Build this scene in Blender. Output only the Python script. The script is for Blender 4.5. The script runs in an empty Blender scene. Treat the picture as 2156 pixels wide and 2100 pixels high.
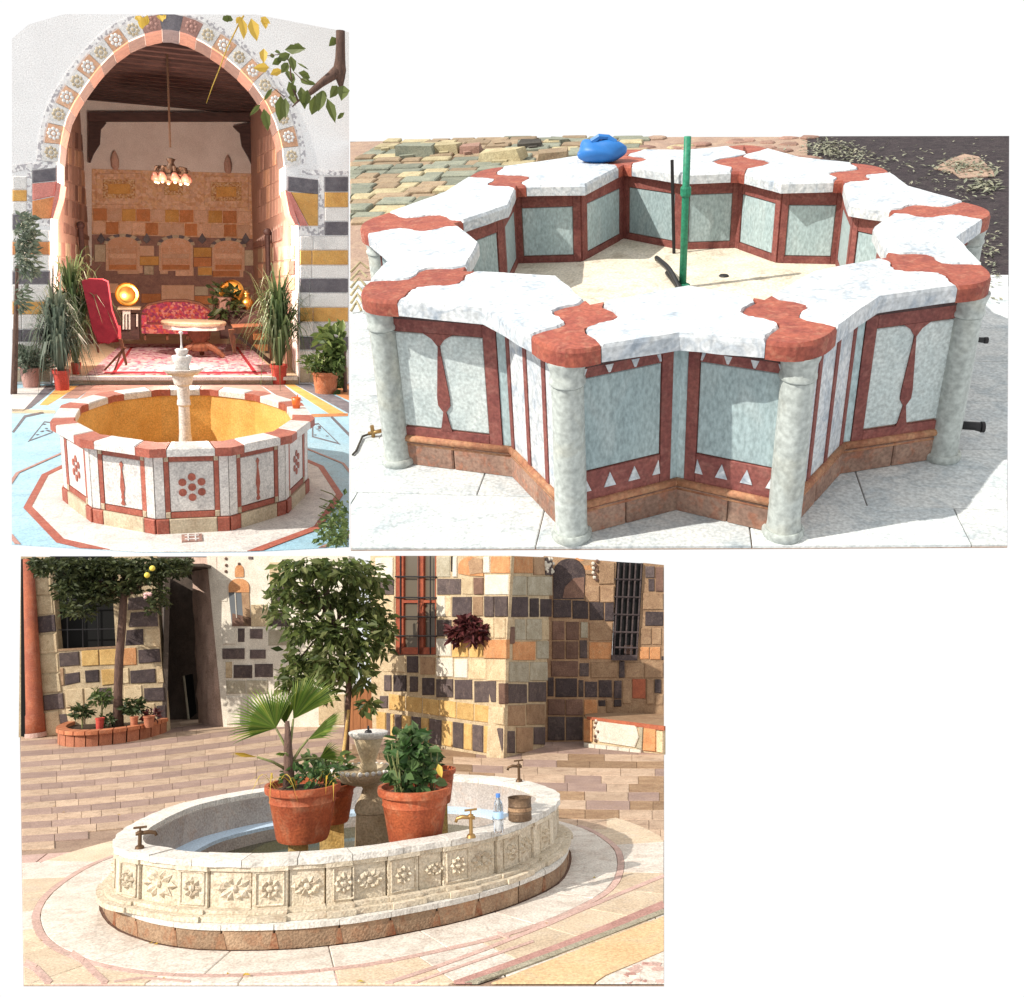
import bpy, bmesh, math, random
from mathutils import Vector, Matrix
random.seed(7)
SC = bpy.context.scene
COL = SC.collection

# ------------------------------------------------------------------ camera, sky, sun
FPX, PCX, PCY = 2000.0, 1078.0, 1050.0          # focal length and centre of the 2156 x 2100 picture
PITCH = math.atan(540.0 / FPX)
CAM = Vector((0, 0, 12.0))
R_ = Vector((1, 0, 0)); F_ = Vector((0, math.cos(PITCH), -math.sin(PITCH))); U_ = Vector((0, math.sin(PITCH), math.cos(PITCH)))
cd = bpy.data.cameras.new('camera'); cam = bpy.data.objects.new('camera', cd); COL.objects.link(cam)
cd.sensor_fit = 'HORIZONTAL'; cd.sensor_width = 36.0; cd.lens = 36.0 * FPX / 2156.0
cd.clip_start = 0.05; cd.clip_end = 2000
cam.matrix_world = Matrix(((R_.x, U_.x, -F_.x, CAM.x), (R_.y, U_.y, -F_.y, CAM.y), (R_.z, U_.z, -F_.z, CAM.z), (0, 0, 0, 1)))
SC.camera = cam
w = bpy.data.worlds.new('World'); SC.world = w; w.use_nodes = True
bg = w.node_tree.nodes['Background']; bg.inputs[0].default_value = (1.0, 1.0, 1.0, 1); bg.inputs[1].default_value = 0.77
SUN = (-0.68, 0.56, -0.47)                        # right, up, forward: towards the sun
sd = (R_ * SUN[0] + U_ * SUN[1] + F_ * SUN[2]).normalized()
sl = bpy.data.lights.new('sun', 'SUN'); sl.energy = 4.2; sl.angle = math.radians(0.6); sl.color = (1.0, 0.94, 0.85)
so = bpy.data.objects.new('sun', sl); COL.objects.link(so); so.location = CAM + sd * 30
so.rotation_euler = (-sd).to_track_quat('-Z', 'Y').to_euler()
SC.view_settings.view_transform = 'Standard'; SC.view_settings.look = 'None'
SC.view_settings.exposure = 0.4; SC.view_settings.gamma = 1.0; SC.view_settings.use_curve_mapping = False
SC.render.engine = 'CYCLES'; SC.cycles.max_bounces = 8; SC.cycles.diffuse_bounces = 5

# ------------------------------------------------------------------ materials
MATS = {}
def _n(nt, t, **k):
    n = nt.nodes.new(t)
    for a, b in k.items(): setattr(n, a, b)
    return n
def mat(name, c, c2=None, rough=0.75, scale=5.0, bump=0.25, fine=60.0, spots=None, spot_amt=0.35, rnd=0.16, spec=0.25, metal=0.0, sy=None, veins=None, vein_amt=.5):
    """stone, plaster, cloth: two tones through noise, a fine grain, relief, and a shift per piece"""
    m = bpy.data.materials.new(name); m.use_nodes = True; nt = m.node_tree; L = nt.links
    b = nt.nodes['Principled BSDF']; b.inputs['Roughness'].default_value = rough; b.inputs['Metallic'].default_value = metal
    b.inputs['Specular IOR Level'].default_value = spec
    if c2 is None: c2 = tuple(max(0, x * 0.72) for x in c)
    tc = _n(nt, 'ShaderNodeTexCoord'); oi = _n(nt, 'ShaderNodeObjectInfo')
    off = _n(nt, 'ShaderNodeVectorMath', operation='SCALE'); off.inputs[0].default_value = (17, 31, 23); L.new(oi.outputs['Random'], off.inputs['Scale'])
    add = _n(nt, 'ShaderNodeVectorMath', operation='ADD'); L.new(tc.outputs['Object'], add.inputs[0]); L.new(off.outputs[0], add.inputs[1])
    vec = add.outputs[0]
    if sy:
        mp = _n(nt, 'ShaderNodeMapping'); mp.inputs['Scale'].default_value = sy; L.new(vec, mp.inputs[0]); vec = mp.outputs[0]
    n1 = _n(nt, 'ShaderNodeTexNoise'); n1.inputs['Scale'].default_value = scale; n1.inputs['Detail'].default_value = 6; n1.inputs['Roughness'].default_value = 0.65
    L.new(vec, n1.inputs['Vector'])
    rp = _n(nt, 'ShaderNodeValToRGB'); rp.color_ramp.elements[0].position = 0.36; rp.color_ramp.elements[1].position = 0.64
    rp.color_ramp.elements[0].color = (*c2, 1); rp.color_ramp.elements[1].color = (*c, 1); L.new(n1.outputs['Fac'], rp.inputs[0])
    col = rp.outputs[0]
    n2 = _n(nt, 'ShaderNodeTexNoise'); n2.inputs['Scale'].default_value = fine; n2.inputs['Detail'].default_value = 3; L.new(vec, n2.inputs['Vector'])
    if spots:
        r2 = _n(nt, 'ShaderNodeValToRGB'); r2.color_ramp.elements[0].position = 0.52; r2.color_ramp.elements[1].position = 0.7
        n3 = _n(nt, 'ShaderNodeTexNoise'); n3.inputs['Scale'].default_value = scale * 2.3; n3.inputs['Detail'].default_value = 8; n3.inputs['Distortion'].default_value = 0.8
        L.new(vec, n3.inputs['Vector']); L.new(n3.outputs['Fac'], r2.inputs[0])
        mul = _n(nt, 'ShaderNodeMath', operation='MULTIPLY'); mul.inputs[1].default_value = spot_amt; L.new(r2.outputs[0], mul.inputs[0])
        mx = _n(nt, 'ShaderNodeMix', data_type='RGBA'); L.new(mul.outputs[0], mx.inputs[0]); L.new(col, mx.inputs[6]); mx.inputs[7].default_value = (*spots, 1); col = mx.outputs[2]
    if veins:
        n4 = _n(nt, 'ShaderNodeTexNoise'); n4.inputs['Scale'].default_value = scale * .8; n4.inputs['Detail'].default_value = 7; n4.inputs['Distortion'].default_value = 1.6; L.new(vec, n4.inputs['Vector'])
        sb_ = _n(nt, 'ShaderNodeMath', operation='SUBTRACT'); sb_.inputs[1].default_value = .5; L.new(n4.outputs['Fac'], sb_.inputs[0]); ab = _n(nt, 'ShaderNodeMath', operation='ABSOLUTE'); L.new(sb_.outputs[0], ab.inputs[0])
        vr = _n(nt, 'ShaderNodeMapRange'); vr.inputs['From Min'].default_value = 0; vr.inputs['From Max'].default_value = .035; vr.inputs['To Min'].default_value = vein_amt; vr.inputs['To Max'].default_value = 0; L.new(ab.outputs[0], vr.inputs[0])
        mv = _n(nt, 'ShaderNodeMix', data_type='RGBA'); L.new(vr.outputs[0], mv.inputs[0]); L.new(col, mv.inputs[6]); mv.inputs[7].default_value = (*veins, 1); col = mv.outputs[2]
    # value: per piece + grain
    mr = _n(nt, 'ShaderNodeMapRange'); mr.inputs['To Min'].default_value = 1 - rnd; mr.inputs['To Max'].default_value = 1 + rnd; L.new(oi.outputs['Random'], mr.inputs[0])
    mg = _n(nt, 'ShaderNodeMapRange'); mg.inputs['From Min'].default_value = 0.3; mg.inputs['From Max'].default_value = 0.7; mg.inputs['To Min'].default_value = 0.74; mg.inputs['To Max'].default_value = 1.2; L.new(n2.outputs['Fac'], mg.inputs[0])
    mm = _n(nt, 'ShaderNodeMath', operation='MULTIPLY'); L.new(mr.outputs[0], mm.inputs[0]); L.new(mg.outputs[0], mm.inputs[1])
    hs = _n(nt, 'ShaderNodeHueSaturation'); L.new(mm.outputs[0], hs.inputs['Value']); L.new(col, hs.inputs['Color']); L.new(hs.outputs[0], b.inputs['Base Color'])
    if bump:
        ad = _n(nt, 'ShaderNodeMath', operation='ADD'); L.new(n1.outputs['Fac'], ad.inputs[0]); L.new(n2.outputs['Fac'], ad.inputs[1])
        bp = _n(nt, 'ShaderNodeBump'); bp.inputs['Strength'].default_value = bump; bp.inputs['Distance'].default_value = 0.02; L.new(ad.outputs[0], bp.inputs['Height']); L.new(bp.outputs[0], b.inputs['Normal'])
    MATS[name] = m; return m
def leafmat(name, cols, trans=0.3, rough=0.5):
    m = bpy.data.materials.new(name); m.use_nodes = True; nt = m.node_tree; L = nt.links; nt.nodes.clear()
    out = _n(nt, 'ShaderNodeOutputMaterial'); g = _n(nt, 'ShaderNodeNewGeometry'); rp = _n(nt, 'ShaderNodeValToRGB'); rp.color_ramp.interpolation = 'LINEAR'
    while len(rp.color_ramp.elements) < len(cols): rp.color_ramp.elements.new(0.5)
    for i, c in enumerate(cols):
        e = rp.color_ramp.elements[i]; e.position = i / max(1, len(cols) - 1); e.color = (*c, 1)
    L.new(g.outputs['Random Per Island'], rp.inputs[0])
    p = _n(nt, 'ShaderNodeBsdfPrincipled'); p.inputs['Roughness'].default_value = rough; p.inputs['Specular IOR Level'].default_value = 0.3; L.new(rp.outputs[0], p.inputs['Base Color'])
    t = _n(nt, 'ShaderNodeBsdfTranslucent'); L.new(rp.outputs[0], t.inputs['Color'])
    mx = _n(nt, 'ShaderNodeMixShader'); mx.inputs[0].default_value = trans; L.new(p.outputs[0], mx.inputs[1]); L.new(t.outputs[0], mx.inputs[2]); L.new(mx.outputs[0], out.inputs[0])
    MATS[name] = m; return m
def simple(name, c, rough=0.4, metal=0.0, trans=0.0, emit=None, alpha=None, spec=0.5):
    m = bpy.data.materials.new(name); m.use_nodes = True; b = m.node_tree.nodes['Principled BSDF']
    b.inputs['Base Color'].default_value = (*c, 1); b.inputs['Roughness'].default_value = rough; b.inputs['Metallic'].default_value = metal
    b.inputs['Transmission Weight'].default_value = trans; b.inputs['Specular IOR Level'].default_value = spec
    if emit: b.inputs['Emission Color'].default_value = (*emit[0], 1); b.inputs['Emission Strength'].default_value = emit[1]
    MATS[name] = m; return m
def patterned(name, cols, scale, rough=0.9, kind='VORONOI', stretch=(1, 1, 1)):
    """woven or inlaid print: flat colour only"""
    m = bpy.data.materials.new(name); m.use_nodes = True; nt = m.node_tree; L = nt.links; b = nt.nodes['Principled BSDF']; b.inputs['Roughness'].default_value = rough; b.inputs['Specular IOR Level'].default_value = 0.15
    tc = _n(nt, 'ShaderNodeTexCoord'); mp = _n(nt, 'ShaderNodeMapping'); mp.inputs['Scale'].default_value = stretch; L.new(tc.outputs['Object'], mp.inputs[0])
    if kind == 'VORONOI':
        v = _n(nt, 'ShaderNodeTexVoronoi'); v.inputs['Scale'].default_value = scale; L.new(mp.outputs[0], v.inputs['Vector']); sp = _n(nt, 'ShaderNodeSeparateColor'); L.new(v.outputs['Color'], sp.inputs[0]); f = sp.outputs[0]
    else:
        v = _n(nt, 'ShaderNodeTexChecker'); v.inputs['Scale'].default_value = scale; L.new(mp.outputs[0], v.inputs['Vector']); f = v.outputs['Fac']
    rp = _n(nt, 'ShaderNodeValToRGB'); rp.color_ramp.interpolation = 'CONSTANT'
    while len(rp.color_ramp.elements) < len(cols): rp.color_ramp.elements.new(0.5)
    for i, c in enumerate(cols):
        e = rp.color_ramp.elements[i]; e.position = i / len(cols); e.color = (*c, 1)
    L.new(f, rp.inputs[0])
    n2 = _n(nt, 'ShaderNodeTexNoise'); n2.inputs['Scale'].default_value = 25; L.new(tc.outputs['Object'], n2.inputs['Vector'])
    hs = _n(nt, 'ShaderNodeHueSaturation'); mg = _n(nt, 'ShaderNodeMapRange'); mg.inputs['To Min'].default_value = 0.7; mg.inputs['To Max'].default_value = 1.3; L.new(n2.outputs['Fac'], mg.inputs[0]); L.new(mg.outputs[0], hs.inputs['Value']); L.new(rp.outputs[0], hs.inputs['Color']); L.new(hs.outputs[0], b.inputs['Base Color'])
    MATS[name] = m; return m

# ------------------------------------------------------------------ three courtyards, each with a ground of its own
class Yard:
    """cx, hy: where the viewing axis meets this courtyard's horizon; xv: the picture column with plumb verticals; h: eye height over its ground; s: scale"""
    def __init__(self, cx, hy, xv, h, s):
        self.h, self.s = h, s
        dx, dv, dh = cx - PCX, xv - PCX, PCY - hy
        k = (dv * dx + FPX * FPX) / dh                   # yv - PCY
        n = Vector((dv, -k, FPX)).normalized()           # in camera axes: right, up, forward
        if n.y < 0: n = -n
        g = Vector((dx, dh, FPX)); g = (g - n * g.dot(n)).normalized()
        r = g.cross(n)
        if r.x < 0: r = -r
        self.r, self.g, self.n = r, g, n
        wv = lambda v: R_ * v.x + U_ * v.y + F_ * v.z
        a, b, c = wv(r), wv(g), wv(n)
        o = CAM - c * h * s
        self.M = Matrix(((a.x * s, b.x * s, c.x * s, o.x), (a.y * s, b.y * s, c.y * s, o.y), (a.z * s, b.z * s, c.z * s, o.z), (0, 0, 0, 1)))
    def ray(self, px, py):
        d = Vector((px - PCX, PCY - py, FPX)); return Vector((d.dot(self.r), d.dot(self.g), d.dot(self.n)))
    def G(self, px, py, z=0.0):
        d = self.ray(px, py); t = (z - self.h) / d.z; return Vector((d.x * t, d.y * t, z))
    def D(self, px, py, Y):
        d = self.ray(px, py); t = Y / d.y; return Vector((d.x * t, Y, self.h + d.z * t))
    def plane(self, p0, p1):
        a, b = self.G(*p0), self.G(*p1); u = (b - a).normalized(); nn = Vector((u.y, -u.x, 0))
        if nn.dot(-a) < 0: nn = -nn
        def f(px, py, out=0.0):
            d = self.ray(px, py); o = Vector((0, 0, self.h)); q = a + nn * out
            t = (q - o).dot(nn) / d.dot(nn); return o + d * t
        f.n = nn; return f
    def k(self, px, py, Y): return (self.D(px + 1, py, Y) - self.D(px, py, Y)).length
    def plane_local(self, a, b):
        u = (b - a).normalized(); nn = Vector((u.y, -u.x, 0)).normalized()
        if nn.dot(-a) < 0: nn = -nn
        def f(px, py, out=0.0):
            d = self.ray(px, py); o = Vector((0, 0, self.h)); q = a + nn * out; return o + d * ((q - o).dot(nn) / d.dot(nn))
        f.n = nn; return f
    def proj(self, p):
        d = Vector(p) - Vector((0, 0, self.h)); c = self.r * d.x + self.g * d.y + self.n * d.z
        return PCX + FPX * c.x / c.z, PCY - FPX * c.y / c.z

# ------------------------------------------------------------------ meshes
def rough(poly, amp, seg=4):
    o = []
    for i, p in enumerate(poly):
        q = poly[(i + 1) % len(poly)]
        for k in range(seg): t = lerp(p, q, k / seg); o.append(t + Vector((random.uniform(-amp, amp), random.uniform(-amp, amp), 0)) * (1 if k else .3))
    return o
class MB:
    def __init__(s): s.v = []; s.f = []
    def add(s, vs, fs):
        k = len(s.v); s.v += [tuple(x) for x in vs]; s.f += [tuple(i + k for i in f) for f in fs]; return s
    def prism(s, pts, vec):
        n = len(pts); vec = Vector(vec); a = [Vector(p) for p in pts]; b = [p + vec for p in a]
        return s.add(a + b, [tuple(range(n)), tuple(range(2 * n - 1, n - 1, -1))] + [(i, i + n, (i + 1) % n + n, (i + 1) % n) for i in range(n)])
    def stone(s, q, nrm, proud=0.02, back=0.06, ch=0.012):
        q = [Vector(p) for p in q]; nrm = Vector(nrm); c = sum(q, Vector()) / len(q); n = len(q)
        L = sum((p - c).length for p in q) / n; k = max(0.55, 1 - ch / max(L, 1e-4) * 1.4)
        A = [p - nrm * back for p in q]; B = [p + nrm * max(0.001, proud - ch) for p in q]; C = [c + (p - c) * k + nrm * proud for p in q]
        fs = [tuple(range(2 * n, 3 * n))]
        for i in range(n):
            j = (i + 1) % n; fs += [(i, j, n + j, n + i), (n + i, n + j, 2 * n + j, 2 * n + i)]
        return s.add(A + B + C, fs)
    def box(s, c, size, rot=0.0, tilt=None, taper=1.0):
        hx, hy, hz = size[0] / 2, size[1] / 2, size[2] / 2; m = Matrix.Rotation(rot, 3, 'Z')
        if tilt: m = m @ Matrix.Rotation(tilt[0], 3, 'X') @ Matrix.Rotation(tilt[1], 3, 'Y')
        c = Vector(c); vs = []
        for z in (-1, 1):
            k = taper if z > 0 else 1
            for x, y in ((-1, -1), (1, -1), (1, 1), (-1, 1)): vs.append(c + m @ Vector((x * hx * k, y * hy * k, z * hz)))
        return s.add(vs, [(0, 3, 2, 1), (4, 5, 6, 7), (0, 1, 5, 4), (1, 2, 6, 5), (2, 3, 7, 6), (3, 0, 4, 7)])
    def tube(s, pts, r, n=8):
        pts = [Vector(p) for p in pts]; rs = r if isinstance(r, (list, tuple)) else [r] * len(pts); vs = []; fs = []
        up = Vector((0.13, 0.21, 0.97))
        for i, p in enumerate(pts):
            d = (pts[min(i + 1, len(pts) - 1)] - pts[max(i - 1, 0)]).normalized()
            a = d.cross(up)
            if a.length < 1e-3: a = d.cross(Vector((1, 0, 0)))
            a.normalize(); b = d.cross(a)
            for j in range(n):
                t = 2 * math.pi * j / n; vs.append(p + (a * math.cos(t) + b * math.sin(t)) * rs[i])
        for i in range(len(pts) - 1):
            for j in range(n): fs.append((i * n + j, i * n + (j + 1) % n, (i + 1) * n + (j + 1) % n, (i + 1) * n + j))
        fs += [tuple(range(n - 1, -1, -1)), tuple(range((len(pts) - 1) * n, len(pts) * n))]
        return s.add(vs, fs)
    def lathe(s, c, prof, n=32, ky=1.0, wob=None):
        vs = []; fs = []
        for i, (r, z) in enumerate(prof):
            for j in range(n):
                t = 2 * math.pi * j / n; rr = r * (1 + (wob[1] * math.cos(wob[0] * t) if wob and i in wob[2] else 0)); vs.append((c[0] + rr * math.cos(t), c[1] + rr * math.sin(t) * ky, c[2] + z))
        for i in range(len(prof) - 1):
            for j in range(n): fs.append((i * n + j, i * n + (j + 1) % n, (i + 1) * n + (j + 1) % n, (i + 1) * n + j))
        if prof[0][0] > 1e-4: fs.append(tuple(range(n - 1, -1, -1)))
        if prof[-1][0] > 1e-4: fs.append(tuple(range((len(prof) - 1) * n, len(prof) * n)))
        return s.add(vs, fs)
    def ring(s, A, B, z0, z1):
        """closed band between outlines A (outer) and B (inner), from z0 up to z1"""
        n = len(A); vs = [(p[0], p[1], z1) for p in A] + [(p[0], p[1], z1) for p in B] + [(p[0], p[1], z0) for p in A] + [(p[0], p[1], z0) for p in B]; fs = []
        for i in range(n):
            j = (i + 1) % n; fs += [(i, j, n + j, n + i), (2 * n + i, 2 * n + j, j, i), (n + i, n + j, 3 * n + j, 3 * n + i), (3 * n + i, 3 * n + j, 2 * n + j, 2 * n + i)]
        return s.add(vs, fs)
    def arcband(s, A, B, z0, z1):
        n = len(A); vs = [(p[0], p[1], z1) for p in A] + [(p[0], p[1], z1) for p in B] + [(p[0], p[1], z0) for p in A] + [(p[0], p[1], z0) for p in B]; fs = []
        for i in range(n - 1):
            j = i + 1; fs += [(i, j, n + j, n + i), (2 * n + i, 2 * n + j, j, i), (n + i, n + j, 3 * n + j, 3 * n + i), (3 * n + i, 3 * n + j, 2 * n + j, 2 * n + i)]
        fs += [(0, n, 3 * n, 2 * n), (n - 1, 3 * n - 1, 4 * n - 1, 2 * n - 1)]
        return s.add(vs, fs)
    def ball(s, c, r, n=8, m=6, sc=(1, 1, 1), jit=0.0):
        vs = []; fs = []; c = Vector(c)
        for i in range(m + 1):
            a = math.pi * i / m
            for j in range(n):
                t = 2 * math.pi * j / n; k = r * (1 + random.uniform(-jit, jit)); vs.append(c + Vector((k * math.sin(a) * math.cos(t) * sc[0], k * math.sin(a) * math.sin(t) * sc[1], k * math.cos(a) * sc[2])))
        for i in range(m):
            for j in range(n): fs.append((i * n + j, (i + 1) * n + j, (i + 1) * n + (j + 1) % n, i * n + (j + 1) % n))
        return s.add(vs, fs)
    def leaf(s, p, d, up, L, W, fold=0.25, droop=0.0):
        """a leaf of two folded halves, six corners"""
        d = Vector(d).normalized(); up = Vector(up); sd_ = d.cross(up)
        if sd_.length < 1e-3: sd_ = d.cross(Vector((1, 0, 0)))
        sd_.normalize(); nn = sd_.cross(d).normalized(); p = Vector(p); dn = Vector((0, 0, -droop * L))
        a = p; t = p + d * L + dn; m1 = p + d * L * 0.35; m2 = p + d * L * 0.7 + dn * 0.5
        e = nn * fold * W
        vs = [a, m1 + sd_ * W * 0.5 + e, m2 + sd_ * W * 0.38 + e, t, m2 - sd_ * W * 0.38 + e, m1 - sd_ * W * 0.5 + e, m1, m2]
        return s.add(vs, [(0, 1, 6), (1, 2, 7, 6), (2, 3, 7), (0, 6, 5), (6, 7, 4, 5), (7, 3, 4)])
    def leaf2(s, p, d, up, L, W):
        d = Vector(d).normalized(); sd_ = d.cross(Vector(up))
        if sd_.length < 1e-3: sd_ = d.cross(Vector((1, 0, 0)))
        sd_.normalize(); nn = sd_.cross(d); p = Vector(p)
        return s.add([p, p + d * L * .45 + sd_ * W * .5 + nn * W * .2, p + d * L, p + d * L * .45 - sd_ * W * .5 + nn * W * .2], [(0, 1, 2), (0, 2, 3)])
    def blade(s, p, d, L, W, droop, seg=5):
        """a long arching strap leaf"""
        p = Vector(p); d = Vector(d).normalized(); sd_ = d.cross(Vector((0, 0, 1)))
        if sd_.length < 1e-3: sd_ = Vector((1, 0, 0))
        sd_.normalize(); vs = []
        for i in range(seg + 1):
            t = i / seg; q = p + d * L * t + Vector((d.x, d.y, 0)) * L * droop * 0.5 * t * t - Vector((0, 0, 1)) * L * droop * t * t * t
            ww = W * (0.6 + 0.8 * t if t < 0.4 else 1.15 * (1 - t) / 0.6 + 0.03); vs += [q - sd_ * ww * .5, q + sd_ * ww * .5]
        return s.add(vs, [(2 * i, 2 * i + 1, 2 * i + 3, 2 * i + 2) for i in range(seg)])

BASE = {}
def mesh_obj(name, mb, m, smooth=False, base=Vector((0, 0, 0)), fix=True):
    me = bpy.data.meshes.new(name); me.from_pydata([(v[0] - base[0], v[1] - base[1], v[2] - base[2]) for v in mb.v], [], mb.f)
    if fix and len(mb.f) < 4000:
        bm = bmesh.new(); bm.from_mesh(me); bmesh.ops.recalc_face_normals(bm, faces=bm.faces); bm.to_mesh(me); bm.free()
    if smooth:
        me.polygons.foreach_set('use_smooth', [True] * len(me.polygons))
        if smooth == 2 and hasattr(me, 'set_sharp_from_angle'): me.set_sharp_from_angle(angle=math.radians(42))
    me.materials.append(MATS[m] if isinstance(m, str) else m); me.update()
    o = bpy.data.objects.new(name, me); COL.objects.link(o); return o
def tag(o, label=None, cat=None, group=None, kind=None):
    if label: o['label'] = label
    if cat: o['category'] = cat
    if group: o['group'] = group
    if kind: o['kind'] = kind
def thing(Y, name, label, cat, base, group=None):
    o = bpy.data.objects.new(name, None); COL.objects.link(o); o.empty_display_size = 0.1
    base = Vector(base); o.matrix_world = Y.M @ Matrix.Translation(base); tag(o, label, cat, group); BASE[o] = (Y, base); return o
def part(name, mb, m, parent, smooth=False, label=None, kind=None, fix=True):
    Y, b = BASE[parent]; o = mesh_obj(name, mb, m, smooth, b, fix); o.parent = parent; BASE[o] = (Y, b); tag(o, label, None, None, kind); return o
def solo(Y, name, mb, m, label=None, cat=None, base=(0, 0, 0), group=None, kind=None, smooth=False, fix=True):
    b = Vector(base); o = mesh_obj(name, mb, m, smooth, b, fix); o.matrix_world = Y.M @ Matrix.Translation(b); tag(o, label, cat, group, kind); BASE[o] = (Y, b); return o
def clone(root, base, label, group=None):
    """a copy of a thing with copies of its parts and sub-parts, on another spot of the same courtyard"""
    Y, b0 = BASE[root]; r = root.copy(); COL.objects.link(r); b = Vector(base); r.matrix_world = Y.M @ Matrix.Translation(b); r['label'] = label
    if group: r['group'] = group
    for ch in list(root.children):
        c = ch.copy(); COL.objects.link(c); c.parent = r
        for g in list(ch.children):
            d = g.copy(); COL.objects.link(d); d.parent = c
    BASE[r] = (Y, b); return r
def lerp(a, b, t): return Vector(a) + (Vector(b) - Vector(a)) * t
def conv(ox, oy, k): return lambda x, y: (ox + x * k, oy + y * k)
def clip_poly(poly, conv_poly):
    """Sutherland-Hodgman in XY; conv_poly convex"""
    c = [Vector((p[0], p[1])) for p in conv_poly]
    ar = sum(c[i].x * c[(i + 1) % len(c)].y - c[(i + 1) % len(c)].x * c[i].y for i in range(len(c)))
    if ar < 0: c.reverse()
    out = [Vector((p[0], p[1])) for p in poly]
    for i in range(len(c)):
        a, b = c[i], c[(i + 1) % len(c)]; e = b - a; inp = out; out = []
        if not inp: return []
        side = lambda p: e.x * (p.y - a.y) - e.y * (p.x - a.x)
        for k in range(len(inp)):
            p, q = inp[k - 1], inp[k]; sp, sq = side(p), side(q)
            if sq >= 0:
                if sp < 0: out.append(p + (q - p) * (sp / (sp - sq)))
                out.append(q)
            elif sp >= 0: out.append(p + (q - p) * (sp / (sp - sq)))
    return out
def inside(p, poly):
    r = False; n = len(poly)
    for i in range(n):
        a, b = poly[i], poly[(i + 1) % n]
        if (a[1] > p[1]) != (b[1] > p[1]) and p[0] < (b[0] - a[0]) * (p[1] - a[1]) / (b[1] - a[1]) + a[0]: r = not r
    return r
def slab(poly, z0, z1, ch=0.006):
    """a laid slab with a small chamfer, from its XY outline"""
    mb = MB(); q = [Vector((p[0], p[1], z0)) for p in poly]; mb.stone(q, (0, 0, 1), z1 - z0, 0.0, ch); return mb
def shrink(poly, g):
    c = sum((Vector((p[0], p[1])) for p in poly), Vector((0, 0))) / len(poly); o = []
    for p in poly:
        v = Vector((p[0], p[1])) - c; o.append(c + v * max(0.5, 1 - g / max(v.length, 1e-4)))
    return o
def catmull(P, n=180):
    d = []; k = len(P)
    for i in range(k):
        a, b, c, e = (Vector(P[(i + j) % k]) for j in (-1, 0, 1, 2))
        for t in range(12):
            u = t / 12; d.append(0.5 * ((2 * b) + (c - a) * u + (2 * a - 5 * b + 4 * c - e) * u * u + (3 * b - a - 3 * c + e) * u ** 3))
    L = [0]
    for i in range(len(d)): L.append(L[-1] + (d[(i + 1) % len(d)] - d[i]).length)
    out = []; j = 0
    for i in range(n):
        s = L[-1] * i / n
        while L[j + 1] < s: j += 1
        out.append(lerp(d[j], d[(j + 1) % len(d)], (s - L[j]) / max(1e-9, L[j + 1] - L[j])))
    return out
def offset(C, dist):
    n = len(C); out = []; ar = sum(C[i].x * C[(i + 1) % n].y - C[(i + 1) % n].x * C[i].y for i in range(n)); sg = 1 if ar > 0 else -1
    for i in range(n):
        t = (C[(i + 2) % n] - C[i - 2]).normalized(); out.append(Vector((C[i].x + t.y * dist * sg, C[i].y - t.x * dist * sg, C[i].z)))
    return out
def rdir(up=0.3):
    t = random.uniform(0, 2 * math.pi); z = random.uniform(-1, 1) + up; return Vector((math.cos(t), math.sin(t), z)).normalized()
def cloud(Y, mb, c, rad, n, L, W, box=None, simple_leaf=True, up=0.1, shell=0.5):
    """n leaves through an ellipsoid volume, kept inside the picture box"""
    c = Vector(c); k = 0
    while k < n:
        k += 1
        v = rdir(0); q = random.random() ** shell; p = c + Vector((v.x * rad[0], v.y * rad[1], v.z * rad[2])) * q
        if box:
            x, y = Y.proj(p)
            if not (box[0] < x < box[2] and box[1] < y < box[3]): continue
        l = L * random.uniform(0.65, 1.25)
        d = (v * 0.6 + rdir(-up)).normalized()
        if box:
            x, y = Y.proj(p + d * l)
            if not (box[0] - 6 < x < box[2] + 6 and box[1] - 6 < y < box[3] + 6): continue
        (mb.leaf2 if simple_leaf else mb.leaf)(p, d, rdir(0.8), l, W * l / L)

# ------------------------------------------------------------------ colours of the three courtyards
mat('marble_white', (.72, .69, .65), (.62, .59, .56), rough=.45, scale=4, bump=.1, spots=(.36, .34, .34), spot_amt=.35, rnd=.06, veins=(.3, .28, .28), vein_amt=.35)
mat('marble_cream', (.56, .48, .35), (.45, .36, .25), rough=.55, scale=5, bump=.15, spots=(.36, .27, .17), spot_amt=.4, rnd=.08)
mat('inlay_red', (.40, .12, .08), (.3, .08, .055), rough=.55, scale=7, bump=.12, spots=(.45, .22, .16), rnd=.1)
mat('inlay_pink', (.46, .26, .22), (.36, .19, .16), rough=.55, scale=7, bump=.12, rnd=.08)
mat('ochre', (.74, .45, .14), (.62, .34, .09), rough=.6, scale=3, bump=.15, spots=(.62, .42, .16), rnd=.08)
mat('plaster_white', (.86, .85, .85), (.80, .79, .79), rough=.85, scale=1.2, bump=.08, rnd=.02)
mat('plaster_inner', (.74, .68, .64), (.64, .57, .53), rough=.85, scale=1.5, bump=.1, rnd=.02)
mat('stone_white', (.74, .72, .70), (.66, .64, .62), rough=.7, scale=4, bump=.2, rnd=.07)
mat('stone_grey', (.17, .155, .17), (.11, .10, .115), rough=.7, scale=6, bump=.25, spots=(.25, .23, .24), rnd=.12)
mat('stone_yellow', (.66, .37, .11), (.55, .28, .08), rough=.7, scale=4, bump=.2, spots=(.6, .42, .2), rnd=.1)
mat('stone_orange', (.60, .25, .10), (.46, .18, .07), rough=.7, scale=5, bump=.2, spots=(.6, .36, .18), rnd=.12)
mat('stone_pink', (.66, .26, .22), (.55, .2, .17), rough=.7, scale=5, bump=.15, rnd=.1)
mat('stone_brown', (.34, .2, .16), (.24, .14, .12), rough=.75, scale=6, bump=.2, rnd=.12)
mat('soffit_stone', (.22, .165, .15), (.165, .12, .115), rough=.7, scale=6, bump=.2, rnd=.12)
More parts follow.
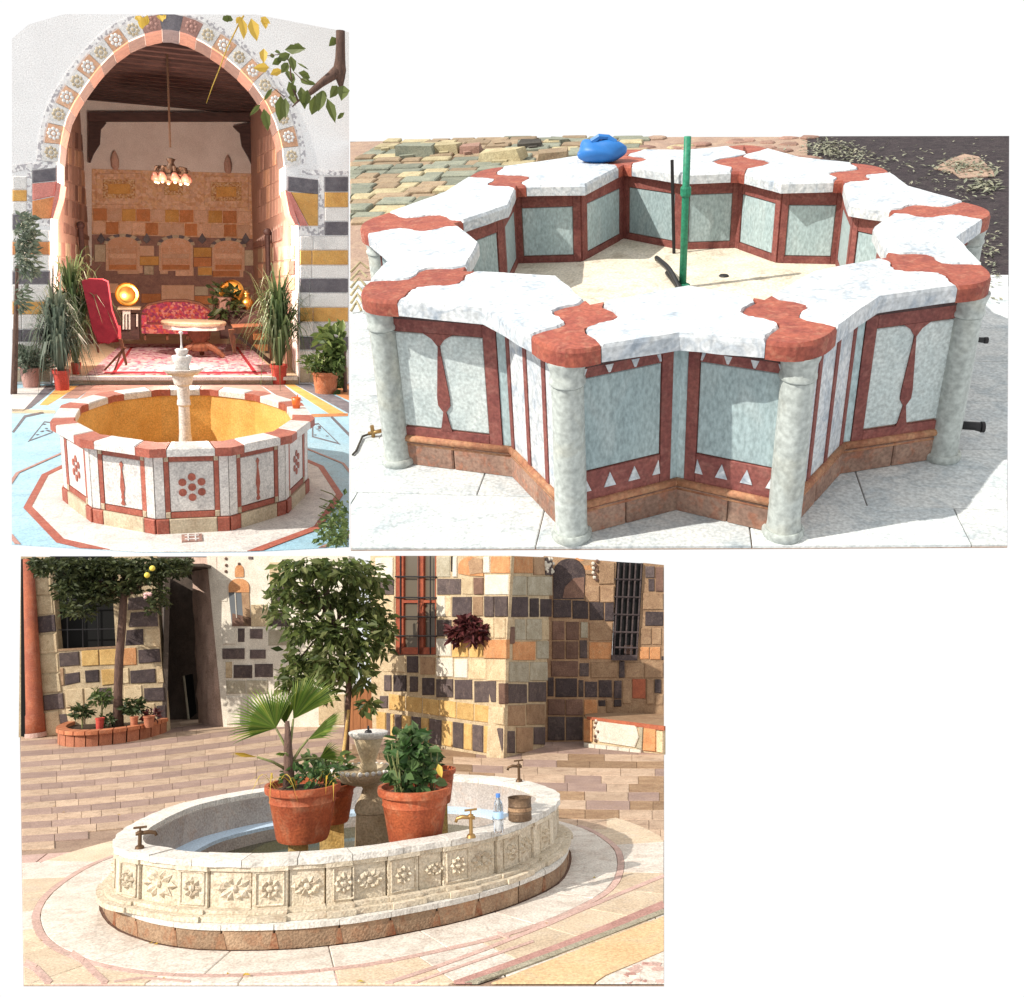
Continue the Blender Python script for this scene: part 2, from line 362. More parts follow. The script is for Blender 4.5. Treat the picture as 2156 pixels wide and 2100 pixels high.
mat('peach_stone', (.68, .40, .26), (.6, .33, .2), rough=.7, scale=5, bump=.2, spots=(.7, .54, .42), spot_amt=.6, rnd=.1)
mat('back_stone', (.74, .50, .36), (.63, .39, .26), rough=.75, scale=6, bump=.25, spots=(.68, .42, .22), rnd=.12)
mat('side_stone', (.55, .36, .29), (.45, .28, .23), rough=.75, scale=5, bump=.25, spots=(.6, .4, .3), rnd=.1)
mat('dark_wood', (.085, .045, .04), (.05, .026, .024), rough=.6, scale=3, bump=.2, sy=(1, 6, 6), rnd=.2)
mat('brown_wood', (.22, .085, .045), (.13, .05, .03), rough=.5, scale=4, bump=.15, sy=(5, 5, 1), rnd=.15)
mat('red_cloth', (.36, .03, .045), (.28, .022, .035), rough=.9, scale=8, bump=.15, fine=200, rnd=.1)
patterned('sofa_cloth', [(.35, .05, .07), (.2, .04, .08), (.45, .18, .15), (.28, .05, .1), (.4, .1, .06)], 22)
patterned('carpet_cloth', [(.5, .32, .36), (.62, .5, .52), (.36, .12, .18), (.48, .3, .38), (.58, .42, .44)], 16, stretch=(1, .6, 1))
patterned('mosaic_cloth', [(.62, .42, .24), (.5, .3, .14), (.66, .5, .32), (.42, .2, .1), (.6, .36, .16)], 30, .8)
patterned('mosaic_stone', [(.66, .42, .28), (.72, .5, .35), (.6, .35, .21), (.68, .44, .26), (.62, .4, .28)], 13, .8)
patterned('dotted_border', [(.78, .77, .76), (.42, .4, .42), (.76, .74, .74)], 26, kind='VORONOI')
mat('blue_floor', (.36, .55, .64), (.29, .48, .59), rough=.5, scale=1.2, bump=.05, spots=(.42, .52, .56), rnd=.03, veins=(.2, .3, .36), vein_amt=.3)
mat('red_pot', (.56, .085, .06), (.46, .06, .045), rough=.6, scale=6, bump=.08, rnd=.1)
mat('terracotta', (.52, .19, .09), (.4, .13, .06), rough=.75, scale=5, bump=.15, spots=(.62, .34, .22), rnd=.1)
mat('soil', (.07, .045, .03), rough=.95, scale=15, bump=.6)
mat('bark', (.17, .1, .075), (.09, .055, .045), rough=.9, scale=8, bump=.5, sy=(4, 4, 1))
mat('stem_green', (.2, .22, .08), (.14, .13, .06), rough=.7, scale=8, bump=.1)
leafmat('reed_leaf', [(.05, .09, .035), (.1, .15, .055), (.17, .2, .1), (.07, .12, .04)])
leafmat('dark_leaf', [(.022, .04, .016), (.05, .075, .025), (.085, .11, .04), (.03, .05, .02)])
leafmat('mid_leaf', [(.05, .085, .025), (.10, .15, .04), (.17, .22, .07), (.06, .1, .03)])
leafmat('branch_leaf', [(.075, .11, .03), (.12, .15, .04), (.06, .085, .03)], .35)
leafmat('yellow_leaf', [(.55, .34, .03), (.62, .42, .08), (.45, .36, .06)], .35)
leafmat('palm_leaf', [(.09, .17, .03), (.2, .28, .05), (.05, .1, .02), (.32, .36, .08)], .35)
leafmat('grey_leaf', [(.1, .14, .1), (.17, .2, .15), (.07, .09, .06)])
simple('brass', (.85, .5, .12), .28, 1.0)
simple('dark_bronze', (.09, .05, .03), .55, .5); simple('old_brass', (.4, .25, .1), .45, .9)
simple('iron', (.03, .028, .03), .5, .6)
simple('orange_plastic', (.85, .16, .03), .35)
simple('added_bulb_glow', (1, .8, .5), .4, emit=((1.0, .62, .28), 1.6))
mat('rose_glass', (.5, .2, .14), rough=.3, bump=0, rnd=.1)

# =================================================================== COURTYARD ONE: vaulted hall and twelve-sided fountain (upper left)
A = Yard(360, 510, 728, 2.5, 2.4)
z1 = conv(0, 0, .3887); z2 = conv(0, 560, .3887); a5 = conv(100, 560, .2864); a6 = conv(520, 30, .1418); a7 = conv(100, 560, .1418)
BOXA = (33, 36, 725, 1150)
YF = A.G(360, 809).y; YT = YF + 1.1; YB = YF / .655
ZR = A.D(360, 793, YF).z                                            # level of the hall floor
floorA = [A.G(*p) for p in ((25, 806), (735, 806), (735, 1151), (520, 1162), (300, 1163), (25, 1146))]
gf = solo(A, 'courtyard_floor', MB().prism(floorA + [], (0, 0, -.006)), 'blue_floor', kind='structure')
def floorpiece(yard, root, name, m, px, z=.005, lim=None, dz=.006, gap=0.0):
    P = [yard.G(*p) for p in px]
    if lim: P = clip_poly(P, lim)
    if len(P) < 3: return None
    if gap: P = shrink(P, gap)
    mb = MB(); mb.prism([(p[0], p[1], z) for p in P], (0, 0, -dz)); return part(name, mb, m, root)
limA = [(p.x, p.y) for p in floorA]
# bands of stone in front of the hall
for px, m in ((((65, 670), (250, 650), (120, 790), (65, 790)), 'marble_white'), (((250, 650), (320, 648), (170, 770), (120, 790)), 'stone_grey'), (((320, 650), (430, 650), (260, 755), (215, 755)), 'stone_yellow'), (((430, 645), (520, 645), (420, 720), (330, 720)), 'stone_brown'),
              (((520, 640), (1400, 640), (1480, 700), (430, 720)), 'inlay_pink'), (((1400, 640), (1530, 640), (1640, 730), (1560, 740)), 'stone_brown'), (((1535, 640), (1590, 640), (1885, 810), (1780, 800)), 'stone_yellow'), (((1595, 640), (1680, 640), (1890, 740), (1890, 800)), 'stone_grey'), (((1690, 640), (1890, 640), (1890, 730)), 'stone_orange')):
    floorpiece(A, gf, 'floor_band', m, [z2(*p) for p in px], .004, limA)
floorpiece(A, gf, 'floor_band', 'marble_cream', [z2(65, 775), z2(300, 785), z2(300, 800), z2(65, 800)], .004, limA)
floorpiece(A, gf, 'floor_band', 'stone_orange', [z2(1660, 805), z2(1885, 800), z2(1885, 815), z2(1650, 822)], .004, limA)
# fountain geometry
BH = min((x * .01 for x in range(50, 100)), key=lambda z: abs(A.D(385, 1122, (A.G(383, 813, z).y * .03 + A.G(383, 945, z).y * .97)).z))
BY = (A.G(383, 813, BH).y + A.G(383, 945, BH).y) / 2; BRY = (A.G(383, 813, BH).y - A.G(383, 945, BH).y) / 2 / .966
BX = (A.G(117, 871, BH).x + A.G(651, 867, BH).x) / 2; BRX = (A.G(651, 867, BH).x - A.G(117, 871, BH).x) / 2 / .966
def dod(k, rot=15.0, n=12, kx=1.0):
    return [Vector((BX + BRX * k * kx * math.sin(math.radians(i * 360 / n + rot)), BY - BRY * k * math.cos(math.radians(i * 360 / n + rot)), 0)) for i in range(n)]
def strip(yard, root, name, m, outer, inner, z=.008, lim=None, dz=.006):
    n = len(outer)
    for i in range(n):
        j = (i + 1) % n; q = [outer[i], outer[j], inner[j], inner[i]]
        if lim: q = clip_poly(q, lim)
        if len(q) < 3: continue
        mb = MB(); mb.prism([(p[0], p[1], z) for p in q], (0, 0, -dz)); part(name, mb, m, root)
strip(A, gf, 'marble_border', 'marble_white', dod(1.30, kx=.9), dod(.9), .004, limA)
strip(A, gf, 'red_border', 'inlay_red', dod(1.345, kx=.9), dod(1.285, kx=.9), .008, limA)
strip(A, gf, 'pink_border', 'inlay_pink', dod(1.585, kx=.9), dod(1.555, kx=.9), .008, limA)
for sg, pts in ((0, ((150, 955), (240, 843), (295, 850), (285, 905))), (0, ((1690, 858), (1725, 853), (1845, 970), (1690, 928)))):
    P = [A.G(*z2(*p)) for p in pts]; c = sum(P, Vector()) / 4
    for i in range(4):
        j = (i + 1) % 4; mb = MB(); mb.prism([P[i], P[j], lerp(P[j], c, .14), lerp(P[i], c, .14)], (0, 0, .004)); part('inlay_line', mb, 'stone_grey', gf)
    for i in range(9):
        q = lerp(P[random.randrange(4)], c, random.uniform(.35, .9)); mb = MB(); s_ = .022; mb.prism([q + Vector((-s_, 0, 0)), q + Vector((0, -s_ * 1.6, 0)), q + Vector((s_, 0, 0)), q + Vector((0, s_ * 1.6, 0))], (0, 0, .005)); part('inlay_tile', mb, 'stone_grey', gf)
for pts in (((65, 900), (130, 812), (230, 790), (240, 800), (140, 822), (75, 905)), ((1800, 815), (1890, 905), (1890, 925), (1790, 822))):
    mb = MB(); mb.prism([A.G(*z2(*p)) for p in pts], (0, 0, .004)); part('inlay_line', mb, 'stone_grey', gf)

# ---- the vaulted hall
hall = thing(A, 'vaulted_hall', 'open hall behind a tall pointed arch in white walls with ochre and grey striped stonework', 'building', A.G(360, 809))
archL = [(311, 985), (311, 880), (322, 760), (350, 640), (395, 550), (450, 465), (520, 370), (600, 285), (700, 212), (800, 172), (905, 152)]
archR = [(905, 152), (1010, 175), (1110, 225), (1210, 290), (1300, 365), (1380, 450), (1450, 550), (1500, 660), (1535, 780), (1547, 900), (1547, 1030)]
jl = [(275, 2081), (275, 1180)]; jr = [(1614, 1220), (1620, 2081)]
opening = [z1(*p) for p in jl + archL[:-1] + archR + jr]
outer = [(735, 809), (735, 68), (700, 62), (540, 31), (135, 30), (60, 52), (25, 82), (25, 809)]
mb = MB(); n0 = len(opening)
mb.prism([A.D(x, y, YF) for x, y in opening + outer], (0, 1.1, 0)); part('facade_wall', mb, 'plaster_white', hall)
# voussoirs: front face and soffit
line = [Vector(z1(*p)) for p in archL[1:] + archR[1:-1]]
acc = [0]
for i in range(len(line) - 1): acc.append(acc[-1] + (line[i + 1] - line[i]).length)
def at(s):
    for i in range(len(line) - 1):
        if acc[i + 1] >= s: 
            t = (s - acc[i]) / (acc[i + 1] - acc[i]); p = line[i] + (line[i + 1] - line[i]) * t; d = (line[i + 1] - line[i]).normalized(); return p, Vector((d.y, -d.x))
    d = (line[-1] - line[-2]).normalized(); return line[-1], Vector((d.y, -d.x))
NV = 21; seq = ['stone_white', 'peach_stone', 'stone_white', 'peach_stone', 'stone_white', 'peach_stone', 'stone_white', 'peach_stone', 'stone_white', 'inlay_pink']
for i in range(NV):
    s0, s1 = acc[-1] * (i + .015) / NV, acc[-1] * (i + .985) / NV
    k = i if i <= 10 else 20 - i
    m = 'stone_grey' if i == 10 else seq[k]
    pts = []
    for s in (s0, (s0 + s1) / 2, s1): p, nn = at(s); pts.append((p - nn * 2.2, p + nn * 31))
    q = [pts[0][0], pts[1][0], pts[2][0], pts[2][1], pts[1][1], pts[0][1]]
    mb = MB(); mb.prism([A.D(p.x, p.y, YF - .03) for p in q], (0, .13, 0)); v = part('voussoir', mb, m, hall)
    pts = []
    for s in (s0, (s0 + s1) / 2, s1): p, nn = at(s); pts.append((p - nn * 2.0, p + nn * 12))
    q = [pts[0][0], pts[1][0], pts[2][0], pts[2][1], pts[1][1], pts[0][1]]
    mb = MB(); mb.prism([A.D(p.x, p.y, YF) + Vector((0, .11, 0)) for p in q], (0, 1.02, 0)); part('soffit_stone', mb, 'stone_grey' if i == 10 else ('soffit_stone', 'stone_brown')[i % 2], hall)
    if i != 10:
        p, nn = at((s0 + s1) / 2); c = A.D(*(p + nn * 15), YF - .032); rb = MB()
        for j in range(8):
            t = j * math.pi / 4; rb.ball(c + Vector((math.cos(t) * .075, 0, math.sin(t) * .075)), .03, 6, 4, (1, .15, 1))
        rb.ball(c, .036, 6, 4, (1, .2, 1)); part('carved_rosette', rb, 'marble_cream' if m == 'stone_white' else 'stone_white' if m == 'peach_stone' else 'inlay_pink', v, True)
    # lace border outside the voussoir
    bq = []
    for s in (acc[-1] * i / NV, acc[-1] * (i + .5) / NV, acc[-1] * (i + 1) / NV): p, nn = at(s); bq.append((p + nn * 34, p + nn * 44))
    q = [bq[0][0], bq[1][0], bq[2][0], bq[2][1], bq[1][1], bq[0][1]]
    q = [Vector((min(max(x.x, 27), 733), max(x.y, 33))) for x in q]
    mb = MB(); mb.prism([A.D(p.x, p.y, YF - .012) for p in q], (0, .03, 0)); part('lace_border', mb, 'dotted_border', hall)
def fq(parent, name, m, px, Y=YF, out=.02, ch=.012, **k):
    mb = MB(); mb.stone([A.D(x, y, Y) for x, y in px], (0, -1, 0), out, .05, ch); return part(name, mb, m, parent, **k)
def rect(cv, x0, y0, x1, y1, sl=0.0): return [cv(x0, y0), cv(x1, y0 + sl * (x1 - x0)), cv(x1, y1 + sl * (x1 - x0)), cv(x0, y1)]
def course(cv, x0, x1, y0, y1, m, cuts=2, sl=.0):
    xs = sorted([x0, x1] + [x0 + (x1 - x0) * (i + random.uniform(.35, .65)) / cuts for i in range(cuts - 1)])
    for a, b in zip(xs, xs[1:]): fq(hall, 'stone', m, rect(cv, a + 1.2, y0 + 1.2, b - 1.2, y1 - 1.2, sl))
for y0, y1, m in ((958, 1040, 'stone_grey'), (1042, 1124, 'stone_yellow'), (1126, 1200, 'stone_white'), (1202, 1276, 'stone_grey')): course(z1, 1757, 1886, y0, y1, m, 1)
for y0, y1, m in ((1280, 1354, 'stone_white'), (1356, 1436, 'stone_yellow'), (1438, 1508, 'stone_white'), (1510, 1586, 'stone_grey'), (1588, 1664, 'stone_white'), (1666, 1744, 'stone_yellow'), (1746, 1822, 'stone_white'), (1824, 1896, 'stone_grey'), (1898, 1988, 'stone_white'), (1990, 2074, 'marble_cream')): course(z1, 1624, 1886, y0, y1, m, 2)
for y0, y1, m in ((955, 1028, 'stone_white'), (1030, 1092, 'stone_yellow'), (1094, 1160, 'stone_white'), (1162, 1246, 'stone_grey')): course(z1, 67, 146, y0, y1, m, 1)
for y0, y1, m in ((1250, 1308, 'stone_white'), (1310, 1382, 'stone_orange'), (1384, 1468, 'stone_white'), (1470, 1540, 'stone_grey'), (1542, 1632, 'stone_white'), (1634, 1704, 'stone_yellow'), (1706, 1784, 'stone_white'), (1786, 1852, 'stone_grey'), (1854, 1960, 'stone_white'), (1962, 2070, 'marble_cream')): course(z1, 67, 272, y0, y1, m, 2)
# square inlaid panels with their lace frames and the red corbels
fq(hall, 'inlay_panel', 'stone_grey', rect(z1, 1556, 956, 1722, 1034, .12)); fq(hall, 'inlay_panel', 'stone_yellow', [z1(1575, 1042), z1(1722, 1052), z1(1722, 1224), z1(1672, 1224)]); fq(hall, 'inlay_panel', 'stone_pink', [z1(1550, 1038), z1(1574, 1042), z1(1668, 1224), z1(1626, 1224)], out=.03)
fq(hall, 'inlay_panel', 'stone_grey', rect(z1, 176, 924, 308, 992, -.1)); fq(hall, 'inlay_panel', 'stone_pink', [z1(176, 996), z1(308, 984), z1(300, 1060), z1(176, 1086)]); fq(hall, 'inlay_panel', 'stone_orange', [z1(176, 1090), z1(298, 1066), z1(276, 1184), z1(176, 1186)])
for q in ([(1545, 1028), (1562, 1040), (1618, 1222), (1598, 1216), (1570, 1160)], [(312, 988), (330, 1000), (318, 1080), (286, 1186), (276, 1178), (290, 1080)]):
    mb = MB(); mb.prism([A.D(*z1(*p), YF - .07) for p in q], (0, .9, 0)); part('corbel', mb, 'stone_pink', hall, label='red stone corbel under the spring of the arch')
for q in ([(1616, 920), (1886, 928), (1886, 952), (1616, 946)], [(1726, 958), (1754, 958), (1754, 1274), (1726, 1274)], [(1616, 1230), (1724, 1230), (1724, 1274), (1616, 1274)], [(65, 900), (146, 888), (146, 916), (65, 936)], [(148, 886), (172, 884), (172, 1222), (148, 1222)], [(172, 1190), (272, 1190), (272, 1222), (172, 1222)], [(176, 888), (308, 872), (308, 908), (176, 918)]):
    mb = MB(); mb.prism([A.D(*z1(*p), YF - .012) for p in q], (0, .03, 0)); part('lace_border', mb, 'dotted_border', hall)
# room: floor, step, walls, ceiling
XL, XR = A.D(107, 700, YF).x, A.D(629, 700, YF).x; XBL, XBR = A.D(192, 600, YB).x, A.D(534, 600, YB).x
ZC = A.D(360, 225, YB).z
rf = MB(); rf.prism([(XL + .02, YF - .03, ZR), (XR - .02, YF - .03, ZR), (XR - .02, YT, ZR), (XBR, YB, ZR), (XBL, YB, ZR), (XL + .02, YT, ZR)], (0, 0, -ZR + .001)); part('hall_floor', rf, 'marble_cream', hall)
mb = MB(); mb.box(((XL + XR) / 2, YF - .07, ZR - .02), (XR - XL - .1, .16, .06)); part('step', mb, 'marble_white', hall)
wl = lambda t, z: Vector((XL + .02 + (XBL - XL - .02) * t, YT - .02 + (YB - YT + .02) * t, z))
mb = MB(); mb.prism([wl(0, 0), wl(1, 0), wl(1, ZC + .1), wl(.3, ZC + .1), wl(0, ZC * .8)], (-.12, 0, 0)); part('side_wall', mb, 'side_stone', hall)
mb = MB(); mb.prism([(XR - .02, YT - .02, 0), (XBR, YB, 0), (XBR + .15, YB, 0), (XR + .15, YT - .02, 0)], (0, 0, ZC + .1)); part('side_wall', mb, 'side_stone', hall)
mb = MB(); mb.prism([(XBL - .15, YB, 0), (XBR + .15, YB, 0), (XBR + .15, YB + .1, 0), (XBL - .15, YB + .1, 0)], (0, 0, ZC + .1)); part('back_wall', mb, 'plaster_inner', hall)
ce = MB(); ce.prism([(XL + .5, YF + 1.0, ZC + .14), (XR + .15, YF + 1.0, ZC + .14), (XBR + .15, YB + .1, ZC + .14), (XBL - .15, YB + .1, ZC + .14)], (0, 0, .06)); ceil = part('ceiling', ce, 'dark_wood', hall)
for i in range(17):
    y = YT + .25 + (YB - YT - .3) * i / 16; k = (y - YT) / (YB - YT); e_ = .5 * max(0, 1 - k * 3.3); mb = MB(); mb.box(((XL + e_ + XR) / 2 * (1 - k) + (XBL + XBR) / 2 * k, y, ZC + .06), ((XR - XL - e_) * (1 - k) + (XBR - XBL) * k - .02, .16, .16)); part('beam', mb, 'dark_wood', ceil)
YW = YB - .02
def bq(name, m, px, out=.03, parent=hall, Y=YB, dep=None):
    mb = MB(); mb.stone([A.D(x, y, Y) for x, y in px], (0, -1, 0), out, .02, .012); return part(name, mb, m, parent)
bq('timber_cornice', 'dark_wood', rect(z1, 480, 615, 1378, 662), .22)
for q in ([(478, 640), (575, 664), (545, 700), (540, 780), (505, 835), (488, 880), (478, 880)], [(1378, 660), (1262, 684), (1300, 720), (1310, 790), (1345, 850), (1362, 890), (1378, 890)]):
    mb = MB(); mb.prism([A.D(*z1(*p), YB - .18) for p in q], (0, .18, 0)); part('carved_bracket', mb, 'dark_wood', hall)
# stone lining of the back wall
bq('stone_lining', 'mosaic_stone', rect(z1, 497, 915, 1370, 1270, .03), .02)
for x0, y0, x1, y1 in ((520, 940, 770, 1110), (850, 925, 1030, 1092), (1105, 955, 1345, 1125)):
    f = bq('inlay_frame', 'mosaic_stone', rect(z1, x0, y0, x1, y1), .05); bq('inlay_field', 'mosaic_cloth', rect(z1, x0 + 38, y0 + 34, x1 - 38, y1 - 34), .065, f); bq('inlay_medallion', 'stone_yellow', rect(z1, x0 + 66, y0 + 58, x1 - 66, y1 - 58), .08, f)
for i in range(11):
    x = 505 + i * 78; bq('stone', ['stone_orange', 'back_stone', 'stone_yellow'][i % 3], rect(z1, x, 1130 + i * 1.5, x + 74, 1196 + i * 1.5), .035)
for i in range(12):
    x = 503 + i * 71; bq('stone', ['back_stone', 'stone_orange', 'back_stone'][i % 3], rect(z1, x, 1202 + i * 1.5, x + 68, 1268 + i * 1.5), .03)
bq('stone_lining', 'stone_brown', rect(z1, 497, 1272, 1372, 1560), .012)
for cx, sp, hw, top in ((665, 1322, 92, 1276), (953, 1330, 92, 1282), (1237, 1340, 88, 1296)):
    pts = [(cx - hw, 1468)] + [(cx - hw * math.cos(t * math.pi / 10), sp - (sp - top) * math.sin(t * math.pi / 10)) for t in range(11)] + [(cx + hw, 1468)]
    mb = MB(); mb.prism([A.D(*z1(*p), YB - .05) for p in pts], (0, .04, 0)); nk = part('niche_arch', mb, 'back_stone', hall)
    pts2 = [(cx - hw * .86, 1466)] + [(cx - hw * .86 * math.cos(t * math.pi / 10), sp - (sp - top) * .8 * math.sin(t * math.pi / 10)) for t in range(11)] + [(cx + hw * .86, 1466)]
    mb = MB(); mb.prism([A.D(*z1(*p), YB - .062) for p in pts2], (0, .01, 0)); part('niche_panel', mb, 'peach_stone', nk)
    for j in range(9):
        t0, t1 = math.pi * j / 9, math.pi * (j + .92) / 9; e = lambda t, k: z1(cx - hw * k * math.cos(t), sp - (sp - top) * (k + (k - 1) * .6) * math.sin(t)); mb = MB(); mb.prism([A.D(*e(t0, .9), YB - .08), A.D(*e(t1, .9), YB - .08), A.D(*e(t1, 1.12), YB - .08), A.D(*e(t0, 1.12), YB - .08)], (0, .06, 0)); part('arch_stone', mb, 'stone_grey' if j % 2 else 'marble_cream', nk)
    for j in range(4): bq('tile_row', ['peach_stone', 'back_stone', 'peach_stone', 'stone_orange'][j], rect(z1, cx - hw * .8, 1345 + j * 30, cx + hw * .8, 1371 + j * 30), .075, nk)
for x0, y0, x1, y1, m in ((513, 1326, 572, 1420, 'marble_cream'), (757, 1332, 835, 1388, 'back_stone'), (757, 1390, 860, 1438, 'stone_yellow'), (780, 1440, 832, 1488, 'marble_cream'), (1048, 1342, 1146, 1394, 'stone_yellow'), (1048, 1396, 1146, 1446, 'stone_orange'), (1072, 1448, 1148, 1492, 'stone_yellow'), (1325, 1356, 1372, 1440, 'marble_cream'), (640, 1442, 756, 1486, 'back_stone'), (866, 1442, 910, 1486, 'back_stone'), (950, 1446, 1044, 1496, 'back_stone'), (1152, 1450, 1300, 1500, 'stone_orange')):
    bq('stone', m, rect(z1, x0, y0, x1, y1), .045)
for x in (548, 795, 1095, 1330): bq('carved_tile', 'stone_grey', [z1(x - 22, 1300), z1(x, 1262), z1(x + 22, 1300), z1(x, 1322)], .06)
for x0, y0, x1, y1, m in ((515, 0, 700, 55, 'back_stone'), (710, 5, 782, 66, 'marble_cream'), (950, 10, 1075, 75, 'back_stone'), (1105, 5, 1210, 74, 'marble_cream'), (1215, 10, 1440, 85, 'back_stone'), (690, 205, 835, 272, 'stone_orange'), (838, 142, 1078, 262, 'back_stone'), (1082, 152, 1182, 218, 'marble_cream'), (1082, 222, 1216, 284, 'stone_orange'), (1186, 288, 1216, 354, 'marble_cream'), (450, 130, 520, 200, 'back_stone'), (1225, 160, 1445, 250, 'back_stone')):
    bq('stone', m, rect(a5, x0, y0, x1, y1), .04)
bq('stone_lining', 'stone_brown', rect(z2, 470, 0, 1400, 360), .01)
# dark banding on the side walls, a slender post on each
PL = A.plane_local(wl(0, 0), wl(1, 0)); PR_ = A.plane_local(Vector((XR - .02, YT - .02, 0)), Vector((XBR, YB, 0)))
def sq(name, m, P, px, out=.03):
    mb = MB(); mb.stone([P(x, y) for x, y in px], P.n, out, .03, .01); return part(name, mb, m, hall)
for i in range(6):
    x = 345 + i * 26; sq('stone', 'stone_brown', PL, [z1(x, 1205 + i * 15), z1(x + 24, 1219 + i * 15), z1(x + 24, 1268 + i * 8), z1(x, 1262 + i * 8)])
    x = 1530 - i * 26; sq('stone', 'stone_brown', PR_, [z1(x, 1225 + i * 16), z1(x - 24, 1240 + i * 16), z1(x - 24, 1310 + i * 8), z1(x, 1300 + i * 8)])
for i in range(8):
    for j in range(5):
        x = 350 + i * 18; y = 700 + j * 95 + i * 6
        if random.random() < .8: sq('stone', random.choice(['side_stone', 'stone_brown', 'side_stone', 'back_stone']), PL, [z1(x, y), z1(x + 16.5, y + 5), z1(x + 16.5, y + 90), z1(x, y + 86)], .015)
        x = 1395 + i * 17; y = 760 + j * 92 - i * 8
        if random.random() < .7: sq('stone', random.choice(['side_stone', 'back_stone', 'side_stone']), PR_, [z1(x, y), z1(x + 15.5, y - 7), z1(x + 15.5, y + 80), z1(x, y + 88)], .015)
for i in range(7):
    for j in range(3):
        x = 300 + i * 27; y = 1310 + j * 84 + i * 4; sq('stone', ['marble_cream', 'side_stone', 'inlay_pink', 'stone_brown'][(i * 2 + j) % 4], PL, [z1(x, y), z1(x + 24, y + 4), z1(x + 24, y + 78), z1(x, y + 76)], .015)
        x = 1400 + i * 28; sq('stone', ['marble_cream', 'back_stone', 'marble_cream', 'stone_brown'][(i + j) % 4], PR_, [z1(x, 1350 + j * 84 - i * 3), z1(x + 25, 1347 + j * 84 - i * 3), z1(x + 25, 1422 + j * 84 - i * 3), z1(x, 1424 + j * 84 - i * 3)], .015)
for P_, (xa, ya, xb, yb), lb in ((PL, (437, 1235, 447, 1860), 'slender dark post standing along the left inner wall of the hall'), (PR_, (1449, 1272, 1456, 1900), 'slender dark post standing along the right inner wall of the hall')):
    top = P_(*z1(xa, ya), .12); ft = Vector((top.x, top.y, ZR)); t = thing(A, 'wooden_post', lb, 'post', ft, 'posts in the vaulted hall')
    mb = MB(); mb.tube([ft + Vector((0, 0, .05)), ft + Vector((0, 0, top.z - ZR))], .06); part('shaft', mb, 'dark_wood', t)
    mb = MB(); mb.lathe(ft, [(.12, 0), (.12, .05), (.07, .1)], 12); part('foot', mb, 'dark_wood', t); mb = MB(); mb.ball(ft + Vector((0, 0, top.z - ZR + .05)), .09); part('knob', mb, 'dark_wood', t, True)

# ---- furniture of the hall
def ext(parent, name, m, px, Y, dep, smooth=False):
    mb = MB(); mb.prism([A.D(x, y, Y) for x, y in px], (0, dep, 0)); return part(name, mb, m, parent, smooth)
ca = solo(A, 'carpet', MB().prism([A.G(x, y, ZR + .004) for x, y in (z2(470, 592), z2(1500, 592), z2(1335, 425), z2(660, 425))], (0, 0, .012)), 'carpet_cloth', 'rose and white patterned carpet spread on the floor of the vaulted hall', 'carpet', A.G(380, 760, ZR))
for pts in (((600, 588), (622, 588), (722, 440), (708, 440)), ((1400, 588), (1378, 588), (1275, 440), (1288, 440)), ((560, 585), (1450, 585), (1440, 574), (570, 574))):
    mb = MB(); mb.prism([A.G(*z2(*p), ZR + .016) for p in pts], (0, 0, .004)); part('woven_band', mb, 'red_cloth', ca)
so_ = thing(A, 'settee', 'wine red patterned settee with a curved back against the far wall of the hall', 'sofa', A.G(372, 714, ZR))
YS = 22.6
ext(so_, 'backrest', 'sofa_cloth', [z2(*p) for p in ((768, 330), (770, 232), (800, 212), (850, 205), (900, 192), (950, 186), (1010, 192), (1080, 206), (1120, 222), (1140, 240), (1142, 330))], YS + .7, .3)
ext(so_, 'back_rail', 'brown_wood', [z2(*p) for p in ((764, 236), (800, 206), (900, 184), (1010, 184), (1085, 200), (1146, 238), (1140, 244), (1080, 210), (1005, 194), (900, 194), (800, 216), (770, 244))], YS + .66, .36)
mb = MB(); c0, c1 = A.D(*z2(765, 318), YS), A.D(*z2(1142, 372), YS); mb.prism([(c0.x, YS, c0.z), (c1.x, YS, c0.z), (c1.x, YS, c1.z), (c0.x, YS, c1.z)], (0, .9, 0)); part('seat', mb, 'sofa_cloth', so_)
for xa in (766, 1118):
    ext(so_, 'arm', 'sofa_cloth', rect(z2, xa, 268, xa + 28, 325), YS - .05, .9)
for xa in (780, 900, 1010, 1125):
    ext(so_, 'leg', 'brown_wood', rect(z2, xa, 372, xa + 12, 402), YS + .1, .1)
ar = thing(A, 'armchair', 'crimson covered high-backed armchair seen from behind at the left of the hall', 'armchair', A.G(222, 758, ZR))
YA_ = 18.3
ext(ar, 'backrest', 'red_cloth', [a5(*p) for p in ((250, 110), (300, 96), (400, 100), (440, 118), (470, 330), (520, 470), (515, 530), (450, 575), (370, 555), (330, 470))], YA_, .35)
ext(ar, 'seat', 'red_cloth', [a5(*p) for p in ((340, 470), (520, 470), (525, 560), (370, 575))], YA_ + .35, .9)
for q in (((520, 540), (548, 540), (588, 728), (572, 734)), ((560, 600), (580, 606), (425, 772), (412, 766)), ((350, 560), (372, 566), (380, 640), (366, 640)), ((540, 620), (556, 620), (500, 768), (486, 768))):
    ext(ar, 'leg', 'brown_wood', [a5(*p) for p in q], YA_ + .25, .07)
rt = thing(A, 'pedestal_table', 'round wooden pedestal table with a white inlaid top standing on the carpet', 'table', A.G(*z2(1085, 505), ZR))
YT_ = A.G(*z2(1085, 500), ZR).y; tc = A.D(*z2(1050, 306), YT_); fx = A.D(*z2(1085, 500), YT_)
mb = MB(); mb.lathe((tc.x, tc.y, tc.z), [(.0, .03), (.64, .03), (.66, 0), (.64, -.05), (0, -.05)], 28, .8); part('table_top', mb, 'marble_cream', rt)
mb = MB(); mb.lathe((tc.x, tc.y, tc.z), [(.62, -.05), (.62, -.14), (.56, -.15)], 8, .8); part('apron', mb, 'marble_white', rt)
